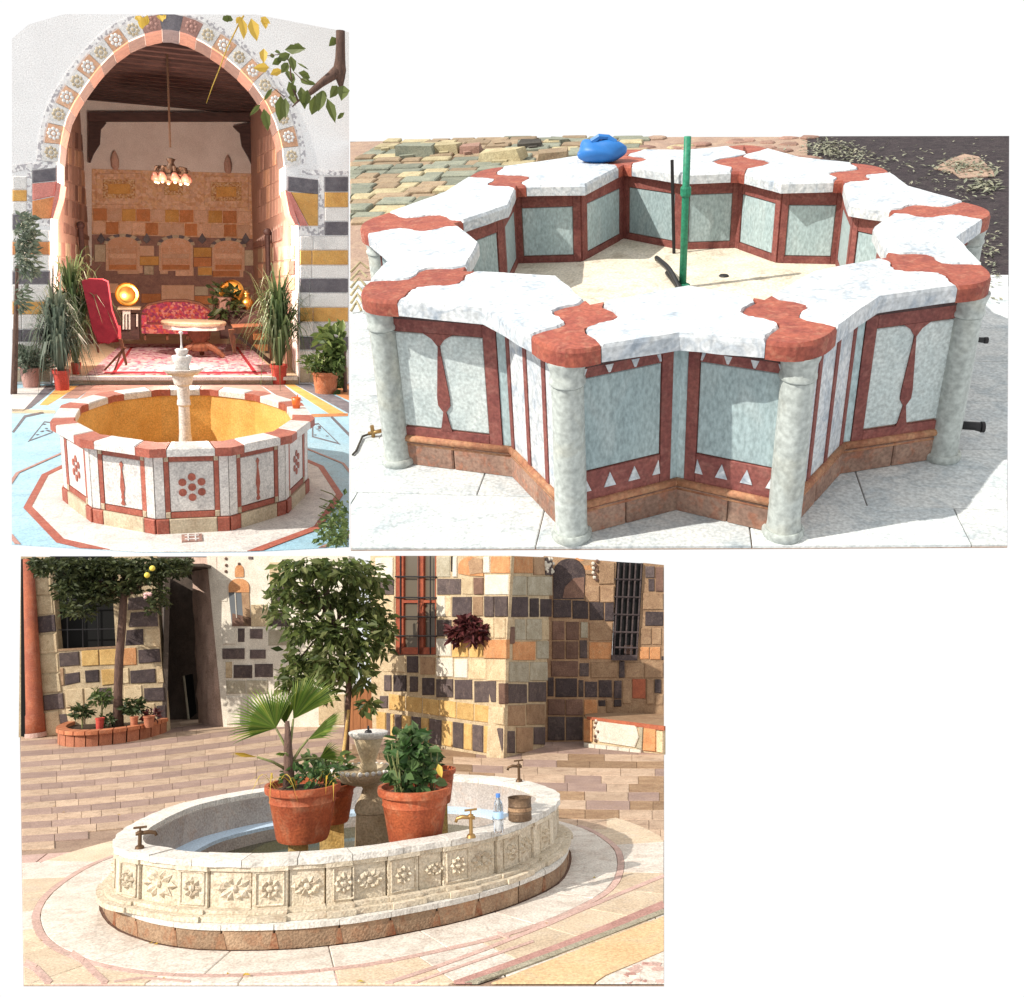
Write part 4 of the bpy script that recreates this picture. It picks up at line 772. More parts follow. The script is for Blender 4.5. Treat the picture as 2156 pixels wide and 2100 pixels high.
def joint(k, side):
    """the wavy joint between a rim slab and the red corner stone k, from the outside in; side -1: towards V[k-1], +1: towards V[k]"""
    v, i_ = (V[k], I[k]) if side > 0 else (V[k - 1], I[k - 1])
    a, b = lerp(T[k], v, .34), lerp(N[k], i_, .14); d = (b - a); s = Vector((d.y, -d.x, 0)).normalized()
    if s.dot(T[k] - a) < 0: s = -s
    w = d.length * .13; pts = []
    for t, o in ((0, 0), (.12, .3), (.25, .9), (.36, 1.0), (.46, .35), (.52, -.45), (.62, -.9), (.74, -.6), (.86, .1), (1, 0)): pts.append(a + d * t + s * w * o)
    return pts
for k in range(n_):
    kn = (k + 1) % n_; jo = joint(k, 1); jn = joint(kn, -1); 
    poly = jo[::-1] + [V[k]] + jn + [I[k]]
    poly = jn[::-1]; poly = [V[k]] + joint(kn, -1) + [I[k]] + joint(k, 1)[::-1]
    poly = rough(poly, .005); c = sum(poly, Vector()) / len(poly); mb = MB(); P = [c + (p - c) * .994 for p in poly]
    lo = [flat(p, ZB - .075) for p in P]; mid = [flat(p, ZB - .016) for p in P]; hi = [flat(c + (p - c) * .974, ZB + .002) for p in P]; m = len(P)
    fs = [tuple(range(2 * m, 3 * m)), tuple(range(m - 1, -1, -1))]
    for i in range(m): j = (i + 1) % m; fs += [(i, j, m + j, m + i), (m + i, m + j, 2 * m + j, 2 * m + i)]
    mb.add(lo + mid + hi, fs); part('rim_slab', mb, 'star_marble', sb)
    j1, j2 = joint(k, -1), joint(k, 1); a, b = j1[0], j2[0]; ctl = T[k] + (T[k] - (a + b) / 2) * .5; tip = []
    for t in range(1, 9):
        u = t / 9; tip.append(a * (1 - u) ** 2 + ctl * 2 * u * (1 - u) + b * u * u)
    poly = [a] + tip + j2 + [N[k]] + j1[::-1][:-1]; c = sum(poly, Vector()) / len(poly); P = [c + (p - c) * .995 for p in poly]; m = len(P)
    lo = [flat(p, ZB - .08) for p in P]; mid = [flat(p, ZB - .02) for p in P]; hi = [flat(c + (p - c) * .97, ZB - .003) for p in P]
    fs = [tuple(range(2 * m, 3 * m)), tuple(range(m - 1, -1, -1))]
    for i in range(m): j = (i + 1) % m; fs += [(i, j, m + j, m + i), (m + i, m + j, 2 * m + j, 2 * m + i)]
    mb = MB(); mb.add(lo + mid + hi, fs); part('corner_stone', mb, 'star_red', sb)
PT = [lerp(T[k], N[k], .2) for k in range(n_)]; PV = [lerp(V[k], I[k], .28) for k in range(n_)]
QN = [lerp(N[k], T[k], .10) for k in range(n_)]; QI = [lerp(I[k], V[k], .12) for k in range(n_)]
out_, in_ = [], []
for k in range(n_): out_ += [PT[k], PV[k]]; in_ += [QN[k], QI[k]]
mb = MB(); mb.ring(out_, in_, 0, ZB - .076); part('basin_wall', mb, 'plinth_brown', sb)
mb = MB(); mb.prism([flat(lerp(p, cen, -.02), ZF) for p in in_], (0, 0, -.03)); part('basin_floor', mb, 'pool_lime', sb)
def star_face(a, b, style, inner=False):
    z0, z1_ = (ZF, ZB - .08) if inner else (.15, ZB - .08)
    a, b = flat(a, 0), flat(b, 0); u_ = (b - a).normalized(); nn = Vector((u_.y, -u_.x, 0)); mid = (a + b) / 2
    if (nn.dot(mid - flat(cen, 0)) < 0) != inner: nn = -nn
    W_ = (b - a).length; P = lambda u, v: lerp(a, b, u) + Vector((0, 0, z0 + v * (z1_ - z0)))
    def fp(name, m, u0, u1, v0, v1, o=.008, parent=sb, ch=.004, **k):
        mb = MB(); mb.stone([P(u0, v0), P(u1, v0), P(u1, v1), P(u0, v1)], nn, o, .02, ch); return part(name, mb, m, parent, **k)
    def poly(name, m, pts, o=.012):
        mb = MB(); mb.prism([P(u, v) + nn * o for u, v in pts], -nn * (o + .01)); return part(name, mb, m, sb)
    if not inner:
        mb = MB(); q = [lerp(a, b, u) + Vector((0, 0, z)) for u, z in ((0, .002), (.495, .002), (.495, .135), (0, .135))]; mb.stone(q, nn, .018, .02, .006); part('plinth_stone', mb, 'plinth_brown', sb)
        mb = MB(); q = [lerp(a, b, u) + Vector((0, 0, z)) for u, z in ((.505, .002), (1, .002), (1, .135), (.505, .135))]; mb.stone(q, nn, .018, .02, .006); part('plinth_stone', mb, 'plinth_brown', sb)
        mb = MB(); mb.tube([a + nn * .014 + Vector((0, 0, .155)), b + nn * .014 + Vector((0, 0, .155))], .02, 8); part('moulding', mb, 'moulding_red', sb, True)
        mb = MB(); mb.tube([a + nn * .012 + Vector((0, 0, .122)), b + nn * .012 + Vector((0, 0, .122))], .009, 6); part('moulding', mb, 'moulding_red', sb, True)
        fp('shade_frieze', 'rim_shade_brown', 0, 1, .93, 1, .016)  # dark strip, the shadow under the rim put into its colour
    if style == 'inner':
        for r in ((0, .11, 0, 1), (.89, 1, 0, 1), (.11, .89, 0, .1), (.11, .89, .82, 1)): fp('frame_strip', 'frame_red', *r, .014)
        fp('panel', 'sea_marble', .12, .88, .11, .81); return
    if style == 'strips':
        for i in range(3): fp('panel', 'star_marble', .06 + i * .31, .06 + i * .31 + .27, .02, .92)
        for i in range(4): fp('frame_strip', 'frame_red', i * .31 + (-.0), i * .31 + .055, .0, .93, .014)
        return
    x0, x1 = (.10, .92) if W_ > 0 else (0, 1)
    for r in ((x0 - .1, x0, 0, .93), (x1 - .1, x1, 0, .93)): fp('frame_strip', 'frame_red', *r, .014)
    if x1 < .99: fp('panel', 'sea_marble', x1 + .005, 1, .0, .93)
    if style == 'dart':
        fp('frame_strip', 'frame_red', x0, x1 - .1, 0, .10, .014); fp('frame_strip', 'frame_red', x0, x1 - .1, .84, .93, .014)
        m0 = (x0 + x1 - .1) / 2; hw = (x1 - .1 - x0)
        fp('panel', 'pale_marble', x0 + .005, m0 - .008, .11, .83); fp('panel', 'pale_marble', m0 + .008, x1 - .105, .11, .83)
        poly('inlay_dart', 'frame_red', [(m0, .80), (m0 + .022, .62), (m0 + .052, .36), (m0 + .05, .30), (m0 + .012, .25), (m0 + .036, .14), (m0 + .05, .10), (m0 - .05, .10), (m0 - .036, .14), (m0 - .012, .25), (m0 - .05, .30), (m0 - .052, .36), (m0 - .022, .62)], .016)
        poly('inlay_fan', 'frame_red', [(m0 - .12, .84), (m0 - .05, .8), (m0, .74), (m0 + .05, .8), (m0 + .12, .84)], .016); return
    if style == 'panel':
        fp('panel', 'sea_marble', x0 + .005, x1 - .105, .24, .86); fp('frame_strip', 'frame_red', x0, x1 - .1, 0, .235, .014); fp('frame_strip', 'frame_red', x0, x1 - .1, .865, .93, .014)
        for i in range(4):
            c = x0 + .02 + i * (x1 - .1 - x0 - .04) / 3; lo = max(x0 + .003, c - .055); hi = min(x1 - .103, c + .055)
            poly('inlay_triangle', 'star_marble', [(lo, .1), (hi, .1), (min(max(c, lo + .01), hi - .01), .2)], .018); poly('inlay_triangle', 'star_marble', [(min(max(c, lo + .01), hi - .01) - .008, .875), (min(max(c, lo + .01), hi - .01) + .008, .875), (hi - .02, .925), (lo + .02, .925)], .018)
for k in range(n_):
    kn = (k + 1) % n_
    s1, s2 = {9: ('panel', 'panel'), 0: ('strips', 'dart'), 8: ('dart', 'strips')}.get(k, ('panel', 'panel'))
    if k in (9, 0, 8, 1, 7):
        star_face(PT[k], PV[k], s1); star_face(PT[kn], PV[k], s2)
    star_face(QI[k], QN[k], 'inner', True); star_face(QI[k], QN[kn], 'inner', True)
    c = flat(lerp(PT[k], N[k], .0), 0)
    mb = MB(); mb.lathe(c, [(.08, .0), (.082, .025), (.074, .05), (.072, .07), (.072, .3), (.069, .62), (.069, ZB - .19)], 20, 1.1); col_ = part('column', mb, 'column_marble', sb, 2)
    mb = MB(); mb.lathe(c, [(.07, ZB - .188), (.077, ZB - .18), (.077, ZB - .165), (.071, ZB - .155), (.074, ZB - .12), (.084, ZB - .09), (.084, ZB - .078)], 20, 1.1); part('capital', mb, 'column_marble', col_, 2)
    mb = MB(); mb.lathe(c, [(.086, 0), (.092, .012), (.092, .03), (.083, .042)], 20, 1.1); part('column_base', mb, 'column_marble', col_, 2)
# pole, hose, rod
pb = B.G(1437, 606, ZF); ptp = B.D(1442, 288, pb.y); ptop = flat(pb, ptp.z)
po = thing(B, 'green_pole', 'upright green painted pipe standing in the middle of the star basin', 'pole', pb); mb = MB(); mb.tube([pb, flat(pb, .9), ptop], [.024, .023, .022], 12); part('pipe', mb, 'green_paint', po, True); mb = MB(); mb.lathe(pb, [(.05, 0), (.05, .02), (.03, .03)], 12); part('foot', mb, 'green_paint', po); mb = MB(); mb.lathe(flat(pb, .95), [(.03, 0), (.034, .01), (.034, .05), (.03, .06)], 12); part('coupling', mb, 'green_paint', po)
hp = [B.G(1383, 546, ZF + .02), B.G(1392, 551, ZF + .07), B.G(1408, 566, ZF + .09), B.G(1421, 588, ZF + .06), B.G(1432, 609, ZF + .02)]
mb = MB(); mb.tube([Vector(p) for p in catmull(hp + [hp[-1] + Vector((0, -.001, 0))], 24)[:20]], .017, 8); solo(B, 'hose', mb, 'black_rubber', 'short black hose curling out of the basin floor beside the green pole', 'hose', hp[0], smooth=True)
rb_ = B.G(1419, 534, ZF); rt_ = B.D(1415, 337, rb_.y); mb = MB(); mb.tube([flat(rb_, ZF), rt_], .012, 8); solo(B, 'iron_rod', mb, 'iron', 'thin dark iron rod against the rear inner wall of the star basin', 'rod', flat(rb_, ZF))
hc = B.G(1524, 581, ZF + .004); mb = MB(); mb.lathe(hc, [(0, .0), (.035, 0), (.03, .006), (0, .006)], 12); solo(B, 'drain_hole', mb, 'black_rubber', 'small dark drain in the pale floor of the star basin', 'drain', hc)
# blue bag on the rim
bc = B.G(1265, 340, ZB + .005); kb = B.k(1265, 340, bc.y); mb = MB(); me = []
mb.ball(bc + Vector((0, 0, 20 * kb)), 42 * kb, 40, 24, (1.18, .75, .58), .0); mb.v = [tuple(Vector(v) + (Vector(v) - bc) * (.06 * math.sin(v[0] * 23 + 3 * math.sin(v[2] * 17)) + .05 * math.sin(v[2] * 41 + v[1] * 33 + v[0] * 12) + .035 * abs(math.sin(v[0] * 70 - v[2] * 50 + 2 * math.sin(v[1] * 30))))) for v in mb.v]; bg_ = thing(B, 'plastic_bag', 'crumpled blue plastic bag lying on a rear rim slab of the star basin', 'bag', bc)
mb.v = [(v[0], v[1], max(v[2], bc.z)) for v in mb.v]; part('body', mb, 'blue_plastic', bg_, True)
mb = MB()
p = bc + Vector((6 * kb, -8 * kb, 43 * kb)); mb.tube([p + Vector((-22 * kb, 0, -2 * kb)), p + Vector((-8 * kb, -.01, 8 * kb)), p + Vector((10 * kb, 0, 6 * kb)), p + Vector((24 * kb, 0, -6 * kb))], [.03, .022, .02, .03], 7)
part('handle', mb, 'blue_plastic', bg_)
# white paving, left, front and right of the star
star_out = [(p.x, p.y) for p in [lerp(cen, q, .93) for q in out_]]
yv0, yv1 = B.G(1430, 1153).y, B.G(1430, 590).y; xl = min(p.x for p in bord); xr = max(p.x for p in bord)
y = yv0 - .2; row = 0
while y < yv1:
    d = .62; x = xl - random.random() * .6
    while x < xr:
        wd = random.uniform(.85, 1.15); q = clip_poly([(x, y), (x + wd, y), (x + wd, y + d), (x, y + d)], limB); x += wd
        if len(q) < 3: continue
        c = sum(q, Vector((0, 0))) / len(q)
        if all(inside(p, star_out) for p in q) : continue
        if c.x > 0 and B.proj((c.x, c.y, 0))[1] < 600: continue
        part('paving_slab', slab(shrink(q, .0035), -.012, random.uniform(.0, .003), .003), 'paving_white', gb)
    y += d + .0; row += 1
# dappled shade painted as dark ground at the rear right, sandy strip at the rear, cobbles at the rear left
def clipped(name, m, px, z, dz=.01):
    q = clip_poly([B.G(*p) for p in px], limB); mb = MB(); mb.prism([(p[0], p[1], z) for p in q], (0, 0, -dz)); return mb
solo(B, 'painted_shade', clipped('e', '', [(1700, 280), (2130, 280), (2130, 600), (1700, 600)], -.004), 'shade_ground', kind='structure')
mb = MB()
def litter(cx, cy, sx, sy, k, L=.07):
    for i in range(k):
        px, py = random.gauss(cx, sx), random.gauss(cy, sy)
        if not (1600 < px < 2104 and 291 < py < 1140): continue
        p = B.G(px, py, random.uniform(.004, .03))
        if inside((p.x, p.y), star_out): continue
        mb.leaf2(p, Vector((random.uniform(-1, 1), random.uniform(-1, 1), random.uniform(-.1, .3))), (0, 0, 1), L * random.uniform(.5, 1.5), L * .5)
litter(1745, 312, 30, 10, 260); litter(1800, 330, 40, 8, 130); litter(2080, 392, 30, 8, 160); litter(2040, 352, 45, 10, 220); litter(1900, 390, 140, 60, 420, .05); litter(2090, 560, 25, 40, 130, .05)
solo(B, 'leaf_litter', mb, 'litter', 'scattered dry leaves on the shade-painted ground behind the star basin', 'leaves', B.G(1900, 380), kind='stuff', fix=False)
q = [B.G(*b4(*p)) for p in ((1450, 255), (1530, 210), (1620, 175), (1700, 190), (1780, 270), (1790, 300), (1600, 310), (1560, 280))]
mb = MB(); mb.prism([flat(p, .01) for p in q], (0, 0, -.012)); solo(B, 'sunlit_patch', mb, 'sand_ground', 'pale painted sunlit patch on the shade-painted ground at upper right', 'sunlight', q[0])  # pale shape painted in for a sunlit spot
# cobbled paving: rear left
ct_ = 0
yy0, yy1 = B.G(900, 470).y, B.G(900, 300).y; yrow = yy0
while yrow < yy1 + .3:
    d = random.uniform(.26, .34); x = B.G(737, 380).x - .4
    while x < B.G(1330, 330).x:
        wd = random.uniform(.24, .5); q = clip_poly([(x, yrow), (x + wd, yrow), (x + wd, yrow + d), (x, yrow + d)], limB); x += wd
        if len(q) < 3: continue
        c = sum(q, Vector((0, 0))) / len(q)
        if inside(c, star_out): continue
        hgt = random.uniform(.005, .045); m = random.choice(['rubble_green', 'rubble_tan', 'rubble_tan', 'rubble_green', 'rubble_green', 'rubble_tan', 'rubble_cream'])
        part('cobble', slab(rough([Vector((p.x, p.y, 0)) for p in shrink(q, .016)], .012, 2), -.012, hgt, .012), m, gb)
    yrow += d
for k in range(46):
    px, py = random.uniform(1320, 1720), random.uniform(290, 345); p = B.G(px, py)
    q = clip_poly([(p.x + .16 * math.cos(t) * random.uniform(.6, 1.1), p.y + .14 * math.sin(t) * random.uniform(.6, 1.1)) for t in (0, 1.05, 2.1, 3.1, 4.2, 5.2)], limB)
    if len(q) < 3 or inside(p, star_out): continue
    part('flat_stone', slab(q, -.012, random.uniform(.005, .03), .015), random.choice(['rubble_pink', 'rubble_tan', 'sand_ground', 'rubble_pink', 'rubble_cream']), gb)
# loose blocks
BL = [((300, 200), (520, 100), 'rubble_green', 'grey-green block with a pale worn top, leftmost of the loose blocks', .1), ((525, 182), (668, 98), 'rubble_cream', 'cream block between the grey-green block and the brown one', -.05), ((672, 182), (782, 108), 'rubble_pink', 'reddish brown block right of the cream block', .12), ((785, 232), (1032, 128), 'rubble_cream', 'long yellowish beam-like stone lying tilted nearest the star rim', -.35), ((832, 128), (1000, 92), 'rubble_tan', 'flat tan slab behind the yellowish beam', .05), ((1000, 152), (1135, 84), 'rubble_dark', 'dark block behind the beige slab', .1), ((1112, 238), (1285, 128), 'rubble_tan', 'thick beige slab leaning beside the blue bag', .2), ((1180, 110), (1330, 84), 'rubble_green', 'low grey block at the rear edge left of the blue bag', 0), ((180, 160), (300, 132), 'rubble_cream', 'thin pale slab flat on the cobbles at far left', .02)]
for (p, q, m, lb, rz) in BL:
    (x0, y1_), (x1, y0_) = b3(*p), b3(*q); g = B.G((x0 + x1) / 2, y1_); k = B.k((x0 + x1) / 2, y1_, g.y); wd = (x1 - x0) * k; ht = max(.06, (y1_ - y0_) * k * .62); t = thing(B, 'stone_block', lb, 'stone', g, 'loose blocks behind the star basin')
    while B.proj(g + Vector((0, .32, ht)))[1] < 294 and ht > .04: ht *= .9
    mb = MB(); mb.box(g + Vector((0, .16, ht / 2)), (wd, .34, ht), rz * .5, (0, rz * .25), .93); v = [list(x) for x in mb.v]; mb.v = [(a + random.uniform(-.02, .02), b + random.uniform(-.02, .02), max(0, c + random.uniform(-.02, .02))) for a, b, c in v]; part('block', mb, m, t)
    mb = MB(); mb.box(g + Vector((wd * random.uniform(-.2, .2), -.06, .03)), (wd * .35, .1, .06), rz + .3); part('chip', mb, m, t)
# tap, wires and hose left of the star; round pipe ends at the right
tp = B.G(*b5(170, 600)); t = thing(B, 'garden_tap', 'brass valve with a dark hose on the white paving left of the star basin', 'tap', tp); k = B.k(775, 900, tp.y) * .3683
mb = MB(); mb.tube([tp + Vector((-15 * k, 0, 22 * k)), tp + Vector((60 * k, 0, 40 * k))], 11 * k, 10); part('valve', mb, 'old_brass', t, True)
mb = MB(); mb.tube([tp + Vector((10 * k, 0, 0)), tp + Vector((10 * k, 0, 70 * k))], 11 * k, 8); part('handle', mb, 'old_brass', t); mb = MB(); mb.tube([tp + Vector((-12 * k, 0, 20 * k)), tp + Vector((-45 * k, -.02, 14 * k)), B.G(*b5(80, 680), .012), B.G(*b5(60, 700), .012)], 6 * k, 6); part('hose', mb, 'rubble_dark', t)
t = thing(B, 'wire_coil', 'tangle of yellowish wire on the ground at the left of the star basin', 'wire', B.G(*b3(90, 900)))
for i in range(6):
    a, b = B.G(*b3(50, 850 + i * 45), .02), B.G(*b3(150 - i * 8, 830 + i * 48), .03); m_ = lerp(a, b, .5) + Vector((0, .05, .06)); mb = MB(); mb.tube([a, m_, b], .012, 6); part('wire', mb, 'rubble_cream', t)
for (x, y, r), lb in (((1738, 45, 17), 'upper dark round pipe end beside the far right column'), ((1718, 530, 30), 'lower and larger dark round pipe end beside the far right column')):
    g = B.D(*b6(x, y), B.G(2025, 955).y); k = B.k(2065, 900, g.y) * .3765; t = thing(B, 'pipe_end', lb, 'pipe', g, 'pipe ends at the far right column')
    mb = MB(); mb.tube([g + Vector((-.17, .03, 0)), g + Vector((-.03, .01, 0)), g + Vector((0, 0, 0))], [r * k * .8, r * k * .85, r * k], 14); part('pipe', mb, 'black_rubber', t, True); mb = MB(); mb.tube([g + Vector((-.004, 0, 0)), g + Vector((.012, 0, 0))], r * k * 1.1, 14); part('rim', mb, 'iron', t)

# =================================================================== COURTYARD THREE: oval carved basin before striped walls (lower left)
mat('wall_cream', (.60, .48, .31), (.48, .36, .22), rough=.85, scale=4, bump=.4, spots=(.32, .21, .115), spot_amt=.5, rnd=.14)
mat('wall_mortar', (.54, .43, .28), (.42, .32, .2), rough=.9, scale=6, bump=.4, spots=(.28, .19, .11), spot_amt=.5, rnd=.04)
mat('wall_yellow', (.60, .40, .16), (.48, .29, .1), rough=.85, scale=4, bump=.4, spots=(.36, .21, .07), spot_amt=.5, rnd=.12)
mat('wall_white', (.64, .59, .50), (.53, .48, .4), rough=.85, scale=4, bump=.25, rnd=.05)
mat('wall_grey', (.42, .38, .29), (.32, .28, .2), rough=.85, scale=4, bump=.4, spots=(.24, .19, .12), spot_amt=.45, rnd=.1)
mat('wall_dark', (.075, .055, .055), (.045, .033, .034), rough=.8, scale=7, bump=.5, spots=(.13, .095, .08), spot_amt=.5, rnd=.25)
mat('wall_purple', (.115, .085, .08), (.07, .052, .05), rough=.8, scale=6, bump=.5, spots=(.2, .15, .12), spot_amt=.5, rnd=.25)
mat('wall_orange', (.55, .27, .12), (.43, .19, .08), rough=.85, scale=5, bump=.3, spots=(.5, .33, .18), spot_amt=.5, rnd=.12)
mat('wall_tan', (.36, .235, .14), (.27, .165, .095), rough=.85, scale=5, bump=.4, spots=(.2, .11, .07), spot_amt=.5, rnd=.15)
mat('wall_brown', (.19, .11, .08), (.125, .07, .053), rough=.85, scale=5, bump=.4, spots=(.26, .16, .1), rnd=.2)
mat('wall_red', (.4, .12, .06), (.3, .09, .05), rough=.85, scale=5, bump=.25, rnd=.1)
mat('rough_plaster', (.62, .44, .36), (.47, .33, .26), rough=.95, scale=2.2, bump=.5, spots=(.24, .16, .12), rnd=.02)
mat('shade_plaster', (.10, .075, .06), (.065, .05, .04), rough=.95, scale=3, bump=.4, rnd=.02)  # shade of the passage put into the plaster colour
mat('red_shaft', (.36, .105, .05), (.25, .07, .04), rough=.75, scale=4, bump=.25, spots=(.42, .2, .13), rnd=.02)
mat('window_red', (.34, .085, .04), (.24, .055, .03), rough=.6, scale=10, bump=.15, rnd=.1)
simple('dark_glass', (.01, .01, .01), .6, spec=.1); simple('olive_glass', (.11, .09, .065), .3); simple('grey_glass', (.12, .13, .14), .2)
mat('brick_red', (.45, .18, .1), (.35, .13, .075), rough=.9, scale=6, bump=.3, rnd=.1)
mat('door_wood', (.3, .12, .045), (.21, .08, .03), rough=.7, scale=3, bump=.2, sy=(5, 5, 1), rnd=.08)
mat('pave_dark', (.36, .25, .205), (.28, .19, .16), rough=.8, scale=3, bump=.25, spots=(.34, .23, .17), spot_amt=.6, rnd=.1)
mat('pave_light', (.53, .39, .28), (.43, .3, .21), rough=.8, scale=3, bump=.25, spots=(.25, .165, .12), spot_amt=.6, rnd=.12)
mat('pave_ground', (.33, .23, .165), (.25, .165, .12), rough=.8, scale=3, bump=.2, rnd=.02)
mat('floor_marble', (.68, .63, .56), (.57, .51, .44), rough=.55, scale=3, bump=.1, spots=(.4, .31, .25), spot_amt=.5, rnd=.06, veins=(.4, .3, .26), vein_amt=.3)
mat('floor_cream', (.63, .51, .37), (.52, .40, .28), rough=.55, scale=3, bump=.1, spots=(.54, .46, .38), spot_amt=.5, rnd=.1)
mat('floor_pink', (.56, .38, .33), (.47, .31, .26), rough=.6, scale=5, bump=.1, spots=(.5, .4, .33), spot_amt=.5, rnd=.1)
mat('floor_orange', (.66, .46, .26), (.58, .38, .2), rough=.6, scale=2, bump=.1, spots=(.54, .42, .27), spot_amt=.55, rnd=.04)
mat('carved_stone', (.66, .58, .46), (.54, .46, .34), rough=.75, scale=6, bump=.35, spots=(.32, .2, .12), spot_amt=.45, rnd=.08)
mat('rim_stone', (.70, .67, .62), (.58, .55, .50), rough=.6, scale=6, bump=.25, spots=(.34, .29, .24), spot_amt=.4, rnd=.06)
mat('plinth_stone', (.37, .25, .16), (.26, .165, .105), rough=.8, scale=5, bump=.4, spots=(.3, .115, .05), spot_amt=.5, rnd=.14)
mat('rust_stain', (.22, .075, .035), (.32, .2, .12), rough=.85, scale=14, bump=.2, rnd=.1)
mat('inner_stone', (.46, .41, .37), (.38, .33, .3), rough=.75, scale=4, bump=.2, spots=(.4, .26, .18), rnd=.08)
mat('ledge_blue', (.52, .64, .76), (.46, .58, .7), rough=.5, scale=4, bump=.08, rnd=.03)
mat('pedestal_ochre', (.58, .40, .16), (.44, .27, .08), rough=.85, scale=5, bump=.25, spots=(.3, .15, .05), rnd=.1)
mat('fountain_stone', (.52, .42, .28), (.4, .3, .18), rough=.8, scale=5, bump=.25, spots=(.25, .18, .12), rnd=.06)
mat('clay_pot', (.42, .105, .04), (.31, .07, .03), rough=.7, scale=4, bump=.15, spots=(.5, .25, .14), spot_amt=.4, rnd=.08)
mat('rusty_tin', (.2, .13, .08), (.12, .08, .055), rough=.6, metal=.4, scale=9, bump=.2, rnd=.05)
simple('water', (.05, .05, .02), .06, spec=.6); simple('clear_plastic', (.9, .95, 1), .08, trans=.9); simple('blue_cap', (.08, .22, .6), .35); simple('paper_label', (.35, .55, .8), .5)
leafmat('tree_leaf', [(.035, .055, .016), (.09, .13, .035), (.17, .21, .06), (.06, .09, .025), (.26, .28, .11), (.05, .08, .025)], .45)
leafmat('citrus_leaf', [(.02, .03, .011), (.045, .06, .02), (.075, .085, .03), (.03, .04, .014)], .25)
leafmat('wine_leaf', [(.06, .012, .015), (.12, .03, .03), (.04, .01, .012)], .2)
leafmat('fresh_leaf', [(.025, .06, .02), (.08, .16, .045), (.05, .11, .035), (.17, .24, .09), (.1, .17, .08)], .35)
simple('bronze', (.13, .075, .04), .5, .7); simple('lemon', (.75, .6, .08), .5); simple('pink_flower', (.65, .4, .38), .7)
C = Yard(718, 1320, 718, 2.06, .45)
c1 = conv(30, 1160, .2311); c2 = conv(400, 1160, .2353); c3 = conv(780, 1160, .2311); c4 = conv(1060, 1160, .2310); c5 = conv(180, 1740, .266); c6 = conv(680, 1600, .2813); c7 = conv(500, 1420, .2101); c8 = conv(30, 1880, .3734); e3 = conv(0, 1600, .3683); e4 = conv(700, 1600, .3683)
BOXC = (47, 1172, 1393, 2066)
flo = [C.G(*p) for p in ((42, 1545), (351, 1535), (351, 1508), (500, 1520), (800, 1540), (1050, 1560), (1150, 1548), (1398, 1545), (1398, 2071), (50, 2071))]; limC = [(p.x, p.y) for p in [C.G(*q) for q in ((42, 1500), (1398, 1500), (1398, 2071), (50, 2071))]]
gc = solo(C, 'courtyard_floor', MB().prism([p + Vector((0, 0, -.012)) for p in flo], (0, 0, -.004)), 'pave_ground', kind='structure')
ZP, ZR_ = .157, .53
# ---- the oval outlines
rim = catmull([C.G(x, y, ZR_) for x, y in ((250, 1788), (300, 1798), (356, 1806), (441, 1811), (526, 1812), (595, 1809), (680, 1804), (747, 1797), (815, 1789), (877, 1779), (956, 1767), (1032, 1752), (1088, 1736), (1130, 1717), (1165, 1697), (1178, 1680), (1171, 1666), (1141, 1653), (1102, 1643), (1060, 1637), (1003, 1632), (930, 1630), (820, 1632), (690, 1641), (556, 1659), (479, 1671), (387, 1691), (324, 1713), (262, 1744), (240, 1768))], 180)
base = catmull([C.G(x, y, 0) for x, y in ((215, 1900), (222, 1928), (246, 1954), (296, 1976), (345, 1989), (419, 1999), (526, 2001), (632, 1997), (700, 1990), (764, 1982), (863, 1963), (961, 1942), (1046, 1918), (1102, 1897), (1164, 1867), (1190, 1838), (1198, 1806), (1190, 1784), (1150, 1755), (1080, 1735), (960, 1724), (820, 1724), (680, 1734), (540, 1755), (400, 1785), (300, 1818), (235, 1864))], 180)
bc_ = sum(base, Vector()) / 180; rc_ = sum(rim, Vector()) / 180
inb = [(p.x, p.y) for p in offset(base, -.05)]
# ---- floor: striped paving behind, marble rings and inlay in front
CV = limC
def fpiece(name, m, poly, z=0.0, dz=.012, gap=.004, ch=.004):
    q = clip_poly(poly, CV)
    if len(q) < 3: return
    c = sum(q, Vector((0, 0))) / len(q)
    if all(inside(p, inb) for p in q): return
    q = shrink(q, gap)
    if len(q) < 3: return
    part(name, slab(q, -dz, z, ch), m, gc)
def pxq(a, b, c_, d): return [C.G(*p) for p in (a, b, c_, d)]
ys = []; y = 1548.0
while y < 1800: ys.append(y); y += 10.5 + (y - 1548) * .02
for i, y in enumerate(ys[:-1]):
    y2 = ys[i + 1]; m = 'pave_dark' if i % 2 else 'pave_light'; xs = [44]
    while xs[-1] < 700: xs.append(xs[-1] + random.uniform(38, 85))
    for a, b in zip(xs, xs[1:]):
        f = lambda x, yy: yy - .11 * (x - 44) * (1 - .00022 * (x - 44)) + 8 * math.sin(x * .006)
        if f((a + b) / 2, y2) < 1520 or f(a, y2) > 1795 - .22 * (a - 44): continue
        q = pxq((a, f(a, y)), (b, f(b, y)), (b, f(b, y2)), (a, f(a, y2)))
        fpiece('paving_slab', m, q, random.uniform(-.001, .002))
ys = []; y = 1552.0
while y < 1770: ys.append(y); y += 13 + (y - 1552) * .05
for i, y in enumerate(ys[:-1]):
    y2 = ys[i + 1]; xs = [700]
    while xs[-1] < 1398: xs.append(xs[-1] + random.uniform(45, 100))
    for a, b in zip(xs, xs[1:]):
        f = lambda x, yy: yy + .03 * (x - 900) - .00005 * (x - 1100) ** 2
        if f((a + b) / 2, y) > 1738 + .11 * (a - 1180) and a > 1100: continue
        q = pxq((a, f(a, y)), (b, f(b, y)), (b, f(b, y2)), (a, f(a, y2))); fpiece('paving_slab', random.choice(['pave_light', 'pave_light', 'pave_dark', 'wall_tan']) if i > 1 else 'pave_dark', q, random.uniform(-.001, .002))
